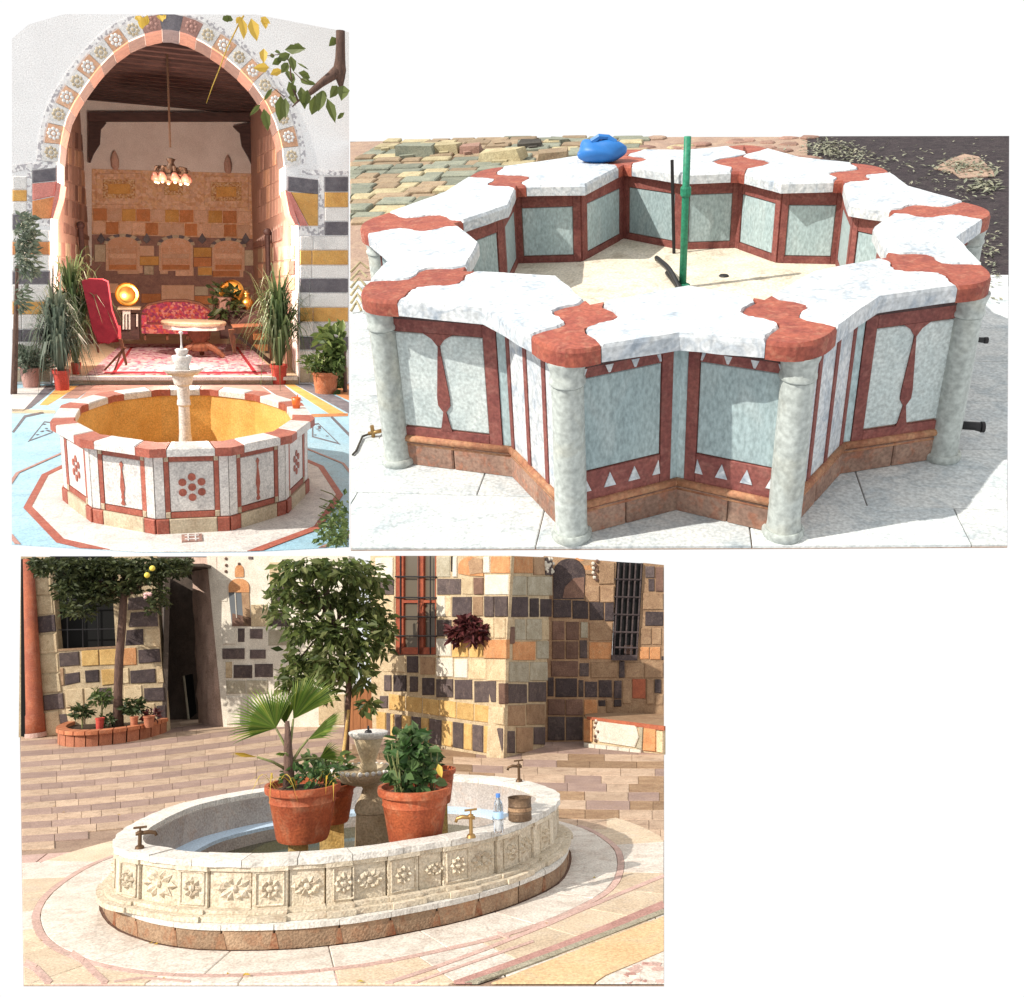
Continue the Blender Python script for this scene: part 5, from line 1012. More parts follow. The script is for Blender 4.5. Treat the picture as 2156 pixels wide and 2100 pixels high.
r1, r2, r3, r4 = (offset(base, d) for d in (.018, .42, .475, .98))
part('shadow_joint', MB().ring(offset(base, .05), offset(base, -.04), -.01, -.004), 'wall_brown', gc)
def visible(q): return any(1500 < C.proj((p[0], p[1], 0))[1] < 2110 for p in q)
nseg = 20
for i in range(nseg):
    a, b = int(i * 180 / nseg), int((i + 1) * 180 / nseg); idx = [k % 180 for k in range(a, b + 1, 3)]
    q = [r1[k] for k in idx] + [r2[k] for k in idx][::-1]; m = 'floor_marble'
    if C.proj(q[0])[1] > 1740: fpiece('marble_slab', m, q, .002, gap=.003)
for i in range(36):
    idx = [k % 180 for k in range(i * 5, i * 5 + 6)]
    q = [r2[k] for k in idx] + [r3[k] for k in idx][::-1]
    if C.proj(q[0])[1] > 1740: fpiece('inlay_band', 'floor_pink', q, .003, gap=.001, ch=.002)
for i in range(30):
    idx = [k % 180 for k in range(i * 6, i * 6 + 7, 2)]; q = [r3[k] for k in idx] + [r4[k] for k in idx][::-1]
    if C.proj(q[0])[1] > 1745: fpiece('marble_slab', random.choice(['floor_cream', 'floor_marble', 'floor_marble', 'floor_cream']), q, .001, gap=.003)
x0 = min(p[0] for p in limC); x1 = max(p[0] for p in limC); ya, yb = C.G(718, 2072).y - .1, C.G(300, 1790).y; y = ya
r4p = [(p.x, p.y) for p in offset(base, .9)]
while y < yb:
    x = x0 - random.random() * .5; d = random.uniform(.22, .34)
    while x < x1:
        wd = random.uniform(.35, .8); q = [(x, y), (x + wd, y), (x + wd, y + d), (x, y + d)]; x += wd
        if all(inside(p, r4p) for p in q): continue
        px, py = C.proj((x, y, 0))
        if py < 1770 - (0 if px < 700 else -80): continue
        fpiece('marble_slab', random.choice(['floor_marble', 'floor_cream', 'floor_marble', 'floor_marble', 'floor_pink']), q, random.uniform(-.003, -.001), .012, .006)
    y += d
def inlay(px, wpx, m, z=.006):
    P = [Vector(p) for p in px]
    for i in range(len(P) - 1):
        d = (P[i + 1] - P[i]).normalized(); n2 = Vector((-d.y, d.x)) * wpx / 2 * (1 if abs(d.x) > .6 else 1.5)
        q = [C.G(*(P[i] - n2)), C.G(*(P[i + 1] - n2)), C.G(*(P[i + 1] + n2)), C.G(*(P[i] + n2))]; q = clip_poly(q, CV)
        if len(q) > 2: part('inlay_band', slab(q, -.004, z, .001), m, gc)
inlay([e4(300, 1284), e4(600, 1185), e4(900, 1075), e4(1250, 935), e4(1400, 870), e4(1650, 765), e4(1895, 665)], 7, 'floor_pink', .005)
inlay([e4(450, 1284), e4(800, 1160), e4(1150, 1040)], 5, 'floor_pink', .0055); inlay([e4(940, 990), e4(1010, 1020)], 6, 'floor_pink', .007)
inlay([e4(700, 1290), e4(1000, 1185), e4(1300, 1075), e4(1600, 955), e4(1895, 830)], 16, 'inlay_pink', .0065); inlay([e4(760, 1290), e4(1000, 1210), e4(1300, 1100), e4(1600, 985), e4(1895, 868)], 9, 'wall_grey', .0075)
part('orange_band', slab(clip_poly([C.G(*e4(*p)) for p in ((880, 1290), (1895, 895), (1895, 1095), (1560, 1235), (1480, 1290))], CV), -.004, .004, .002), 'floor_orange', gc)
part('marble_slab', slab(clip_poly([C.G(*e4(*p)) for p in ((1895, 1098), (1565, 1238), (1490, 1290), (1895, 1290))], CV), -.004, .003, .002), 'floor_marble', gc)
for k in range(22):
    p = C.G(*e4(random.uniform(1680, 1885), random.uniform(1160, 1270)), .006); s_ = random.uniform(.02, .045); q = clip_poly([(p.x + s_ * math.cos(t + k), p.y + s_ * math.sin(t + k)) for t in (0, 1.5, 3.1, 4.6)], CV)
    if len(q) > 2: part('mosaic_tile', slab(q, -.002, .0045 + k * .0001, .0005), random.choice(['floor_pink', 'inlay_pink', 'floor_marble', 'inlay_pink']), gc)
for pts, w_ in (([(52, 2028), (75, 2040), (105, 2072)], 16), ([(150, 2008), (175, 2025), (200, 2050), (224, 2072)], 14), ([(240, 2068), (300, 2060), (400, 2068)], 4)): inlay(pts, w_, 'floor_pink', .0052)
for k in range(30):
    px, py = random.uniform(60, 1380), random.uniform(1960, 2066); p = C.G(px, py, .004)
    if inside(p, [(q.x, q.y) for q in offset(base, .1)]): continue
LF = MB()
for px, py in ((478, 2047), (528, 2054), (516, 2048), (345, 2057), (750, 2067), (1150, 1943), (1252, 1845), (255, 1717), (115, 1697), (132, 1710), (320, 1985), (331, 1988), (85, 1978)):
    p = C.G(px, py, .012); LF.leaf2(p, rdir(-.6), (0, 0, 1), .05, .03)
solo(C, 'fallen_leaves', LF, 'yellow_leaf', 'a few dry yellow leaves fallen on the marble paving round the oval basin', 'leaves', C.G(500, 2050), kind='stuff', fix=False)

# ---- the oval basin
ob = thing(C, 'oval_basin', 'long oval basin of carved cream stone with a white scalloped rim on a stepped plinth', 'fountain', (bc_.x, bc_.y, 0))
bin_ = offset(base, -.02); top_ = [Vector((p.x, p.y, ZP)) for p in offset(base, -.03)]
WO = -.03; wallo = offset(rim, WO)
mb = MB(); mb.ring(offset(base, -.03), offset(rim, -.2), 0, ZP - .03); part('plinth_core', mb, 'plinth_stone', ob)
NB = 34
for i in range(NB):
    idx = [k % 180 for k in range(int(i * 180 / NB), int((i + 1) * 180 / NB) + 1)]; A_ = [base[k] for k in idx]; B_ = [lerp(base[k], bc_, .1) for k in idx]
    A_[0] = lerp(A_[0], A_[1], .1); A_[-1] = lerp(A_[-1], A_[-2], .1)
    mb = MB(); mb.arcband(A_, B_, .002, ZP - .035); part('plinth_block', mb, 'plinth_stone', ob)
    o_, i_ = offset(base, .012), offset(rim, -.14); A_ = [o_[k] for k in idx]; A_[0] = lerp(A_[0], A_[1], .06); A_[-1] = lerp(A_[-1], A_[-2], .06); mb = MB(); mb.arcband(A_, [i_[k] for k in idx], ZP - .034, ZP); part('plinth_ledge', mb, 'rim_stone', ob)
    if i % 2 == 0 or random.random() < .4:
        k = idx[0]; p = base[k]; d = (base[(k + 1) % 180] - base[k - 1]).normalized(); nn = Vector((d.y, -d.x, 0)); nn = nn if nn.dot(p - bc_) > 0 else -nn; s_ = random.uniform(.015, .03)
        mb = MB(); q = [p + nn * .003 + d * a + Vector((0, 0, z)) for a, z in ((-s_ * 1.4, .004), (s_ * 1.4, .004), (s_ * .5, .1), (-s_ * .5, .1))]; mb.prism(q, -nn * .01); part('rust_stain', mb, 'rust_stain', ob)
inn = offset(rim, -.2)
mb = MB(); mb.ring(offset(rim, -.1), offset(rim, -.19), ZP - .03, ZR_ - .06); part('basin_wall', mb, 'carved_stone', ob)
def fidx(px):
    return min((k for k in range(180) if C.proj(rim[k])[1] > (1762 if px < 420 else 1700 if px < 1100 else 1660) and rim[k].y < rc_.y + .35), key=lambda k: abs(C.proj(wallo[k])[0] - px))
bx = [262, 303, 385, 439, 529, 599, 683, 745, 813, 873, 927, 988, 1040, 1088, 1116, 1160]
bi = [fidx(x) for x in bx]
fwd = 1 if (bi[7] - bi[4]) % 180 < 90 else -1
segs = list(zip(bi, bi[1:]))
rem = (bi[0] - bi[-1]) * fwd % 180; prev = bi[-1]; nr = 16
for i in range(nr): nx = (bi[-1] + fwd * int(rem * (i + 1) / nr)) % 180; segs.append((prev, nx)); prev = nx
zb_, zt_ = ZP + .002, ZR_ - .045
for s_i, (a, b) in enumerate(segs):
    cnt = (b - a) * fwd % 180
    if cnt < 2 or cnt > 40: continue
    idx = [(a + fwd * j) % 180 for j in range(cnt + 1)]; narrow = s_i % 2 == 0; proud = .0 if not narrow else .018
    A_ = [offset_p for offset_p in (wallo[k] for k in idx)]; oo = offset(rim, WO + proud); A_ = [oo[k] for k in idx]; A_[0] = lerp(A_[0], A_[1], .12); A_[-1] = lerp(A_[-1], A_[-2], .12)
    mb = MB(); mb.arcband(A_, [offset_i for offset_i in (lerp(wallo[k], rc_, .02) for k in idx)], zb_ + .05, zt_); pn = part('carved_panel', mb, 'carved_stone', ob)
    for z0, z1_, o2 in ((zb_, zb_ + .034, .055), (zb_ + .035, zb_ + .06, .03), (zt_ - .03, zt_ - .001, .008)):
        o3 = offset(rim, WO + proud + o2 * 2.2); A2 = [o3[k] for k in idx]; mb = MB(); mb.arcband(A2, [lerp(p, rc_, .02) for p in A_], z0, z1_); part('panel_moulding', mb, 'carved_stone', pn)
    if 15 <= s_i < len(segs) - 1: continue
    m = idx[len(idx) // 2]; c = oo[m]; d = (oo[(m + 1) % 180] - oo[m - 1]).normalized(); nn = Vector((d.y, -d.x, 0)); nn = nn if nn.dot(c - rc_) > 0 else -nn; c = Vector((c.x, c.y, (zb_ + zt_) / 2 + .02)) + nn * .002
    w_ = (A_[-1] - A_[0]).length; rb = MB()
    def petal(r0, r1, ang, wid):
        e1 = d * math.cos(ang) + Vector((0, 0, math.sin(ang))); e2 = d * -math.sin(ang) + Vector((0, 0, math.cos(ang))); p0, p1 = c + e1 * r0, c + e1 * r1
        rb.add([p0 - nn * .004, (p0 + p1) / 2 + e2 * wid, p1 - nn * .004, (p0 + p1) / 2 - e2 * wid, (p0 + p1) / 2 + nn * .03], [(0, 1, 4), (1, 2, 4), (2, 3, 4), (3, 0, 4)])
    if narrow:
        for j in range(8): petal(.02, .075, j * math.pi / 4, .022)
        rb.ball(c, .024, 7, 4)
        fr = MB(); h2 = .105; w2 = min(w_ * .4, .1)
        for e_, l_ in ((Vector((0, 0, h2)), d * w2), (Vector((0, 0, -h2)), d * w2), (d * w2, Vector((0, 0, h2))), (d * -w2, Vector((0, 0, h2)))): fr.tube([c + e_ - l_, c + e_ + l_], .007, 5)
        part('panel_border', fr, 'carved_stone', pn)
    else:
        for sg in (-1, 1):
            for ang, r0, r1, wd in ((.5, .03, .15, .03), (-.5, .03, .15, .03), (0, .07, .18, .026), (1.0, .03, .12, .024), (-1.0, .03, .12, .024)):
                petal(r0 * min(1, w_ / .36), r1 * min(1, w_ / .36), ang if sg > 0 else math.pi - ang, wd)
        rb.ball(c, .026, 7, 4)
    part('carved_rosette', rb, 'carved_stone', pn)
# rim slabs with a lightly scalloped edge
NR = 30; ro = [lerp(rim[k], rc_, -.004 * (1 if (k // 2) % 2 else -.3)) for k in range(180)]; ri = offset(rim, -.2)
for i in range(NR):
    idx = [k % 180 for k in range(int(i * 180 / NR), int((i + 1) * 180 / NR) + 1)]; A_ = [ro[k] for k in idx]; B_ = [ri[k] for k in idx]
    for L_ in (A_, B_): L_[0] = lerp(L_[0], L_[1], .05); L_[-1] = lerp(L_[-1], L_[-2], .05)
    z = ZR_ + random.uniform(-.004, .004); mb = MB(); mb.arcband(A_, B_, ZR_ - .045, z); part('rim_slab', mb, 'rim_stone', ob)
    A_ = [offset(rim, -.195)[k] for k in idx]; A_[0] = lerp(A_[0], A_[1], .07); B_ = [offset(rim, -.215)[k] for k in idx]; mb = MB(); mb.arcband(A_, B_, .1, ZR_ - .046); part('inner_slab', mb, 'inner_stone', ob)
mb = MB(); mb.ring(offset(rim, -.216), offset(rim, -.42), .22, .25); part('inner_ledge', mb, 'ledge_blue', ob)
mb = MB(); mb.ring(offset(rim, -.40), offset(rim, -.42), .02, .22); part('ledge_face', mb, 'inner_stone', ob)
mb = MB(); mb.prism([Vector((p.x, p.y, .02)) for p in offset(rim, -.38)], (0, 0, -.01)); part('basin_floor', mb, 'soil', ob)
mb = MB(); mb.prism([Vector((p.x, p.y, .12)) for p in offset(rim, -.418)[::2]], (0, 0, -.004)); solo(C, 'basin_water', mb, 'water', kind='structure')
# ---- pots on ochre blocks
def place(px, pyb, Y): return C.D(px, pyb, Y)
def bigpot(px, py_base, py_rim, rpx, Y, lb, m='clay_pot', ped=(20, 20), pm='pedestal_ochre'):
    c = C.D(px, py_base, Y); zr = C.D(px, py_rim, Y).z; k = C.k(px, py_rim, Y); r = rpx * k; h = zr - c.z
    t = thing(C, 'potted_plant', lb, 'potted plant', c, 'clay pots in the oval basin'); mb = MB()
    mb.lathe(c, [(0, 0), (r * .66, 0), (r * .7, h * .06), (r * .86, h * .68), (r * .885, h * .7), (r * .87, h * .74), (r * .9, h * .86), (r * .99, h * .87), (r * 1.01, h * .93), (r, h), (r * .9, h), (r * .87, h * .9), (0, h * .9)], 36, 1.2); part('pot', mb, m, t, 2)
    mb = MB(); mb.lathe(c, [(r * .87, h * .88), (r * .4, h * .94), (0, h * .92)], 18, 1.2); part('soil', mb, 'soil', t, True); return t, c, r, h
def block(px, Y, ztop, wpx, lb, m='pedestal_ochre'):
    c = C.D(px, 1800, Y); k = C.k(px, 1800, Y); t = thing(C, 'pedestal_block', lb, 'block', (c.x, c.y, .02), 'ochre blocks under the clay pots'); mb = MB(); mb.box((c.x, c.y, (ztop + .02) / 2), (wpx * k, wpx * k, ztop - .02), .0, None, .97); part('shaft', mb, m, t); mb = MB(); mb.box((c.x, c.y, .05), (wpx * k * 1.12, wpx * k * 1.12, .05)); part('foot', mb, m, t)
YC1 = C.G(640, 1765, .50).y
p1 = bigpot(637, 1766, 1650, 80, YC1, 'front left terracotta pot with a fan palm in the oval basin'); block(628, YC1, p1[1].z - .001, 42, 'ochre block under the front left terracotta pot with the fan palm')
p2 = bigpot(697, 1730, 1648, 54, YC1 + .75, 'dark clay pot half hidden behind the palm pot', 'clay_pot'); block(699, YC1 + .75, p2[1].z - .001, 52, 'ochre block under the dark half hidden clay pot')
p3 = bigpot(874, 1778, 1655, 77, YC1 - .05, 'front right terracotta pot with a bushy green plant in the oval basin'); block(845, YC1 - .05, p3[1].z - .001, 46, 'ochre block under the front right terracotta pot with the bushy plant'); block(908, YC1 + .25, p3[1].z - .02, 46, 'paler block behind the front right terracotta pot', 'fountain_stone')
p4 = bigpot(922, 1690, 1618, 38, YC1 + 1.15, 'small clay pot behind the bushy plant, only its rim showing'); block(922, YC1 + 1.15, p4[1].z - .001, 40, 'ochre block under the small clay pot behind the bushy plant')
# fan palm
t, c, r, h = p1; k1 = C.k(637, 1600, YC1)
pal = lambda x, y, dy=0: C.D(*c7(x, y), YC1 + dy)
def fan(root, hub, dirv, nrm, R_len, n, arc, m='palm_leaf', W=.03):
    mb = MB(); dirv = Vector(dirv).normalized(); nrm = Vector(nrm); nrm = (nrm - dirv * nrm.dot(dirv)).normalized(); sdv = dirv.cross(nrm)
    for i in range(n):
        a = (i / (n - 1) - .5) * arc; d = dirv * math.cos(a) + sdv * math.sin(a); L = R_len * (.78 + .22 * math.cos(a * .8)) * random.uniform(.93, 1.04); s2 = d.cross(nrm).normalized(); dr = Vector((0, 0, -1))
        w0 = L * .5 * arc / n * .62
        vs = [hub, hub + d * L * .5 + s2 * w0 + nrm * .008, hub + d * L * .5 - s2 * w0 + nrm * .008, hub + d * L * .5 - nrm * .006, hub + d * L * .8 + s2 * w0 * .5 + dr * L * .02, hub + d * L * .8 - s2 * w0 * .5 + dr * L * .02, hub + d * L + dr * L * .07 + rdir(0) * L * .015]
        mb.add(vs, [(0, 1, 3), (0, 3, 2), (1, 4, 3), (3, 4, 5), (3, 5, 2), (4, 6, 5)])
    f = part('fan_leaf', mb, m, t, fix=False); mb = MB(); mb.tube([root, lerp(root, hub, .5) + Vector((0, .02, .01)), hub], [.013, .01, .008], 6); part('leaf_stalk', mb, 'stem_green', f, True)
crown = pal(540, 900)
fan(pal(530, 850), pal(385, 540), pal(170, 310, .06) - pal(385, 540), (.2, -1, .35), (pal(385, 540) - pal(60, 230)).length * 1.12, 30, 2.3)
fan(pal(520, 800), pal(560, 450), pal(790, 120, .1) - pal(560, 450), (-.75, -1, .2), (pal(560, 450) - pal(850, 30)).length * 1.15, 26, 1.35)
fan(pal(560, 860), pal(705, 655), pal(960, 480, -.1) - pal(705, 655), (.1, -.5, 1), (pal(705, 655) - pal(1100, 400)).length * 1.1, 22, 1.3)
fan(pal(515, 820), pal(480, 500, .12), pal(440, 150, .2) - pal(480, 500, .12), (.4, -1, .1), (pal(480, 500) - pal(450, 110)).length, 20, 1.1)
fan(pal(520, 860), pal(480, 790, -.1), pal(340, 830, -.25) - pal(480, 790, -.1), (0, -.4, 1), (pal(480, 790) - pal(330, 830)).length, 12, .8)
fan(pal(545, 880), pal(830, 840, .05), pal(1000, 760, .1) - pal(830, 840, .05), (.1, -.8, .6), (pal(830, 840) - pal(1050, 700)).length, 14, 1.3)
fan(pal(500, 960), pal(200, 830, -.1), pal(0, 800, -.2) - pal(200, 830, -.1), (0, -.3, 1), (pal(200, 830) - pal(-120, 790)).length, 9, .5, 'yellow_leaf')
mb = MB(); mb.tube([c + Vector((pal(520, 0).x - c.x, 0, h * .88)), pal(515, 950), pal(505, 700), pal(500, 470)], [.045, .04, .03, .015], 8); part('trunk', mb, 'bark', t, True)
mb = MB()
for i in range(14): a = random.uniform(-1, 1); p = c + Vector((a * r * .7, random.uniform(-.5, .3) * r, h * .9)); mb.blade(p, Vector((a * .7 + random.uniform(-.3, .3), random.uniform(-.6, .1), 1)), random.uniform(.2, .42), .014, .6)
for x, y in ((300, 1060), (440, 1080), (900, 1080), (350, 1080), (960, 1150)): mb.blade(pal(x, y - 30, -.3), Vector((random.uniform(-.5, .5), -.3, .5)), random.uniform(.12, .24), .012, 1.6)
part('dry_blades', mb, 'yellow_leaf', t, fix=False, kind='stuff')
mb = MB(); cloud(C, mb, c + Vector((.06, 0, h + .07)), (r * .75, r * .6, .1), 130, .075, .035, BOXC, False); part('undergrowth', mb, 'fresh_leaf', t, fix=False)
t, c, r, h = p3; mb = MB()
for i in range(26): p = c + Vector((random.uniform(-.55, .55) * r, random.uniform(-.5, .5) * r, h * .9)); q = p + Vector((random.uniform(-.08, .08), random.uniform(-.06, .06), random.uniform(.16, .42))); mb.tube([p, q], .006, 5)
part('stems', mb, 'stem_green', t, kind='stuff'); mb = MB()
for q, rr, n in (((-.05, 0, .27), (.13, .2, .14), 110), ((.03, 0, .33), (.11, .2, .13), 60), ((-.05, 0, .4), (.09, .12, .1), 40), ((-.09, -.05, .13), (.1, .15, .1), 50), ((.08, 0, .18), (.09, .15, .12), 45), ((.0, -.1, .08), (.14, .1, .06), 50)): cloud(C, mb, c + Vector((q[0], q[1], h + q[2] - .03)), rr, n, .105, .062, BOXC, False)
part('foliage', mb, 'fresh_leaf', t, fix=False); mb = MB(); a = C.D(*c6(862, 30), c.y - .2); b = C.D(*c6(890, 135), c.y - .25); mb.leaf(a, b - a, (-.3, -1, .2), (b - a).length, .05, .2); part('yellow_leaf', mb, 'yellow_leaf', t)
t, c, r, h = p2; mb = MB(); cloud(C, mb, c + Vector((-.03, 0, h + .12)), (.2, .2, .16), 160, .1, .05, BOXC, False); part('foliage', mb, 'mid_leaf', t, fix=False)
t, c, r, h = p4; mb = MB(); cloud(C, mb, c + Vector((-.06, 0, h + .06)), (.12, .12, .08), 90, .08, .04, BOXC, False); part('foliage', mb, 'dark_leaf', t, fix=False)
# ---- the fountain column in the middle
YF_ = YC1 + .55; zc = lambda y: C.D(784, y, YF_).z; kf = C.k(784, 1650, YF_); fc = C.D(784, 1700, YF_); fcol = thing(C, 'fountain_column', 'weathered stone fountain column with a wide shallow bowl and a goblet top in the oval basin', 'fountain', (fc.x, fc.y, .02))
mb = MB(); mb.box((fc.x, fc.y, (zc(1711) + .02) / 2), (78 * kf, 78 * kf, zc(1711) - .02), 0, None, .86); part('pedestal', mb, 'fountain_stone', fcol)
mb = MB(); mb.lathe((fc.x, fc.y, 0), [(36 * kf, zc(1710)), (38 * kf, zc(1704)), (36 * kf, zc(1694)), (24 * kf, zc(1672)), (20 * kf, zc(1660)), (25 * kf, zc(1652)), (22 * kf, zc(1645))], 20); part('vase', mb, 'fountain_stone', fcol, 2)
mb = MB(); mb.lathe((fc.x - 20 * kf, fc.y, 0), [(20 * kf, zc(1652)), (45 * kf, zc(1644)), (60 * kf, zc(1632)), (64 * kf, zc(1622)), (62 * kf, zc(1616)), (54 * kf, zc(1622)), (0, zc(1630))], 40, 1.2, (14, .03, (3, 4))); part('bowl', mb, 'fountain_stone', fcol, True)
mb = MB()
for j in range(30): tt = j * 2 * math.pi / 30; mb.ball((fc.x - 20 * kf + 64 * kf * math.cos(tt), fc.y + 64 * kf * 1.2 * math.sin(tt), zc(1619)), 5 * kf, 6, 4)
part('bead_rim', mb, 'rim_stone', fcol, True, kind='stuff')
mb = MB(); mb.lathe((fc.x - 8 * kf, fc.y, 0), [(18 * kf, zc(1630)), (18 * kf, zc(1612)), (15 * kf, zc(1606)), (17 * kf, zc(1598)), (24 * kf, zc(1578)), (32 * kf, zc(1553))], 28, 1.1); part('goblet', mb, 'fountain_stone', fcol, True)
mb = MB(); mb.lathe((fc.x - 8 * kf, fc.y, 0), [(32 * kf, zc(1554)), (41 * kf, zc(1546)), (42 * kf, zc(1541)), (38 * kf, zc(1539)), (10 * kf, zc(1546)), (0, zc(1546))], 28, 1.1); part('goblet_lip', mb, 'rim_stone', fcol, 2)
mb = MB(); mb.lathe((fc.x - 8 * kf, fc.y, 0), [(9 * kf, zc(1546)), (7 * kf, zc(1538)), (2.5 * kf, zc(1536)), (2 * kf, zc(1528))], 10); part('spout', mb, 'iron', fcol)
# ---- things on the rim
def tapfit(px, py, top, lb, m, ang, z=ZR_):
    b = C.G(px, py, z); k = C.k(px, py, b.y); H_ = (py - top) * k; t = thing(C, 'tap', lb, 'tap', b, 'taps on the oval basin'); d = Vector((math.cos(ang), math.sin(ang), 0))
    mb = MB(); mb.lathe(b, [(.035, 0), (.03, .02), (.014, .03), (.013, H_ * .72), (.022, H_ * .74), (.02, H_ * .82), (.01, H_ * .84)], 10); part('riser', mb, m, t, 2)
    mb = MB(); mb.tube([b + Vector((0, 0, H_ * .7)) - d * .03, b + Vector((0, 0, H_ * .74)) + d * .06, b + Vector((0, 0, H_ * .68)) + d * .1, b + Vector((0, 0, H_ * .55)) + d * .11], [.013, .015, .013, .012], 8); part('nozzle', mb, m, t, True)
    mb = MB(); mb.tube([b + Vector((0, 0, H_ * .8)), b + Vector((0, 0, H_ * .97))], .007, 6); mb.tube([b + Vector((-.045, 0, H_ * .97)), b + Vector((.045, .0, H_))], .009, 6); part('tap_handle', mb, m, t)
tapfit(294, 1788, 1741, 'dark bronze tap standing on the left end of the oval rim', 'bronze', .2); tapfit(1093, 1646, 1603, 'small bronze tap on the far right part of the oval rim', 'bronze', 3.0); tapfit(992, 1764, 1707, 'brass tap on the near right rim beside the water bottle', 'old_brass', 2.9)
b = C.G(1050, 1753, ZR_ + .004); k = C.k(1050, 1720, b.y); H_ = 78 * k; r = 10.5 * k; t = thing(C, 'water_bottle', 'clear plastic water bottle with blue cap and label on the near right rim', 'bottle', b)
mb = MB(); mb.lathe(b, [(0, 0), (r * .9, 0), (r, .01), (r, H_ * .3), (r * .93, H_ * .34), (r, H_ * .38), (r, H_ * .62), (r * .75, H_ * .78), (r * .35, H_ * .88), (r * .35, H_ * .92)], 20); part('body', mb, 'clear_plastic', t, True)
mb = MB(); mb.lathe(b, [(r * 1.02, H_ * .36), (r * 1.03, H_ * .37), (r * 1.03, H_ * .52), (r * 1.02, H_ * .53)], 20); part('label', mb, 'paper_label', t, True); mb = MB(); mb.lathe(b, [(r * .42, H_ * .9), (r * .45, H_ * .91), (r * .45, H_), (0, H_)], 14); part('cap', mb, 'blue_cap', t, 2)
b = C.G(1095, 1727, ZR_ + .004); k = C.k(1095, 1700, b.y); r = 24.5 * k; H_ = 46 * k; t = thing(C, 'tin_can', 'rusty open tin can standing on the right end of the oval rim', 'can', b)
mb = MB(); mb.lathe(b, [(0, 0), (r * .94, 0), (r, .008), (r * .97, H_ * .3), (r, H_ * .33), (r * .97, H_ * .36), (r * .97, H_ * .62), (r, H_ * .65), (r * .97, H_ * .68), (r * .98, H_ * .97), (r * 1.02, H_), (r * .95, H_ * .99), (r * .93, .03), (0, .03)], 26); part('body', mb, 'rusty_tin', t, 2); mb = MB(); mb.lathe(b, [(r * .99, H_ * .42), (r * 1.0, H_ * .43), (r * 1.0, H_ * .56), (r * .99, H_ * .57)], 26); part('paint_band', mb, 'wall_tan', t)

# ---- walls behind
def prism_px(P, px, vec): mb = MB(); mb.prism([P(x, y) for x, y in px], vec); return mb
def wall(name, label, cat, p0, p1, body, m='wall_mortar', th=.35):
    P = C.plane(p0, p1); t = thing(C, name, label, cat, C.G(*((p0[0] + p1[0]) / 2, (p0[1] + p1[1]) / 2)))
    for b_ in body: part('wall_body', prism_px(P, b_, P.n * -th), m, t)
    return t, P
KEY = dict(c='wall_cream', y='wall_yellow', w='wall_white', g='wall_grey', d='wall_dark', p='wall_purple', o='wall_orange', t='wall_tan', b='wall_brown', r='wall_red')
def stones(t, P, cv, L, sl=0.0, x_ref=0, out=(.012, .03)):
    for e in L:
        m = KEY[e[0]]
        if len(e) == 5: x0, y0, x1, y1 = e[1:]; q = [(x0, y0 + sl * (x0 - x_ref)), (x1, y0 + sl * (x1 - x_ref)), (x1, y1 + sl * (x1 - x_ref)), (x0, y1 + sl * (x0 - x_ref))]
        else: q = [tuple(e[1 + 2 * i:3 + 2 * i]) for i in range(4)]
        cx = sum(p[0] for p in q) / 4; cy = sum(p[1] for p in q) / 4; q = [(x + (3 if x < cx else -3) + random.uniform(-2, 2), y + (3 if y < cy else -3) + random.uniform(-2, 2)) for x, y in q]
        mb = MB(); mb.stone([P(*cv(x, y)) for x, y in q], P.n, random.uniform(*out), .05, .012); part('stone', mb, m, t)
T0 = 1171.0
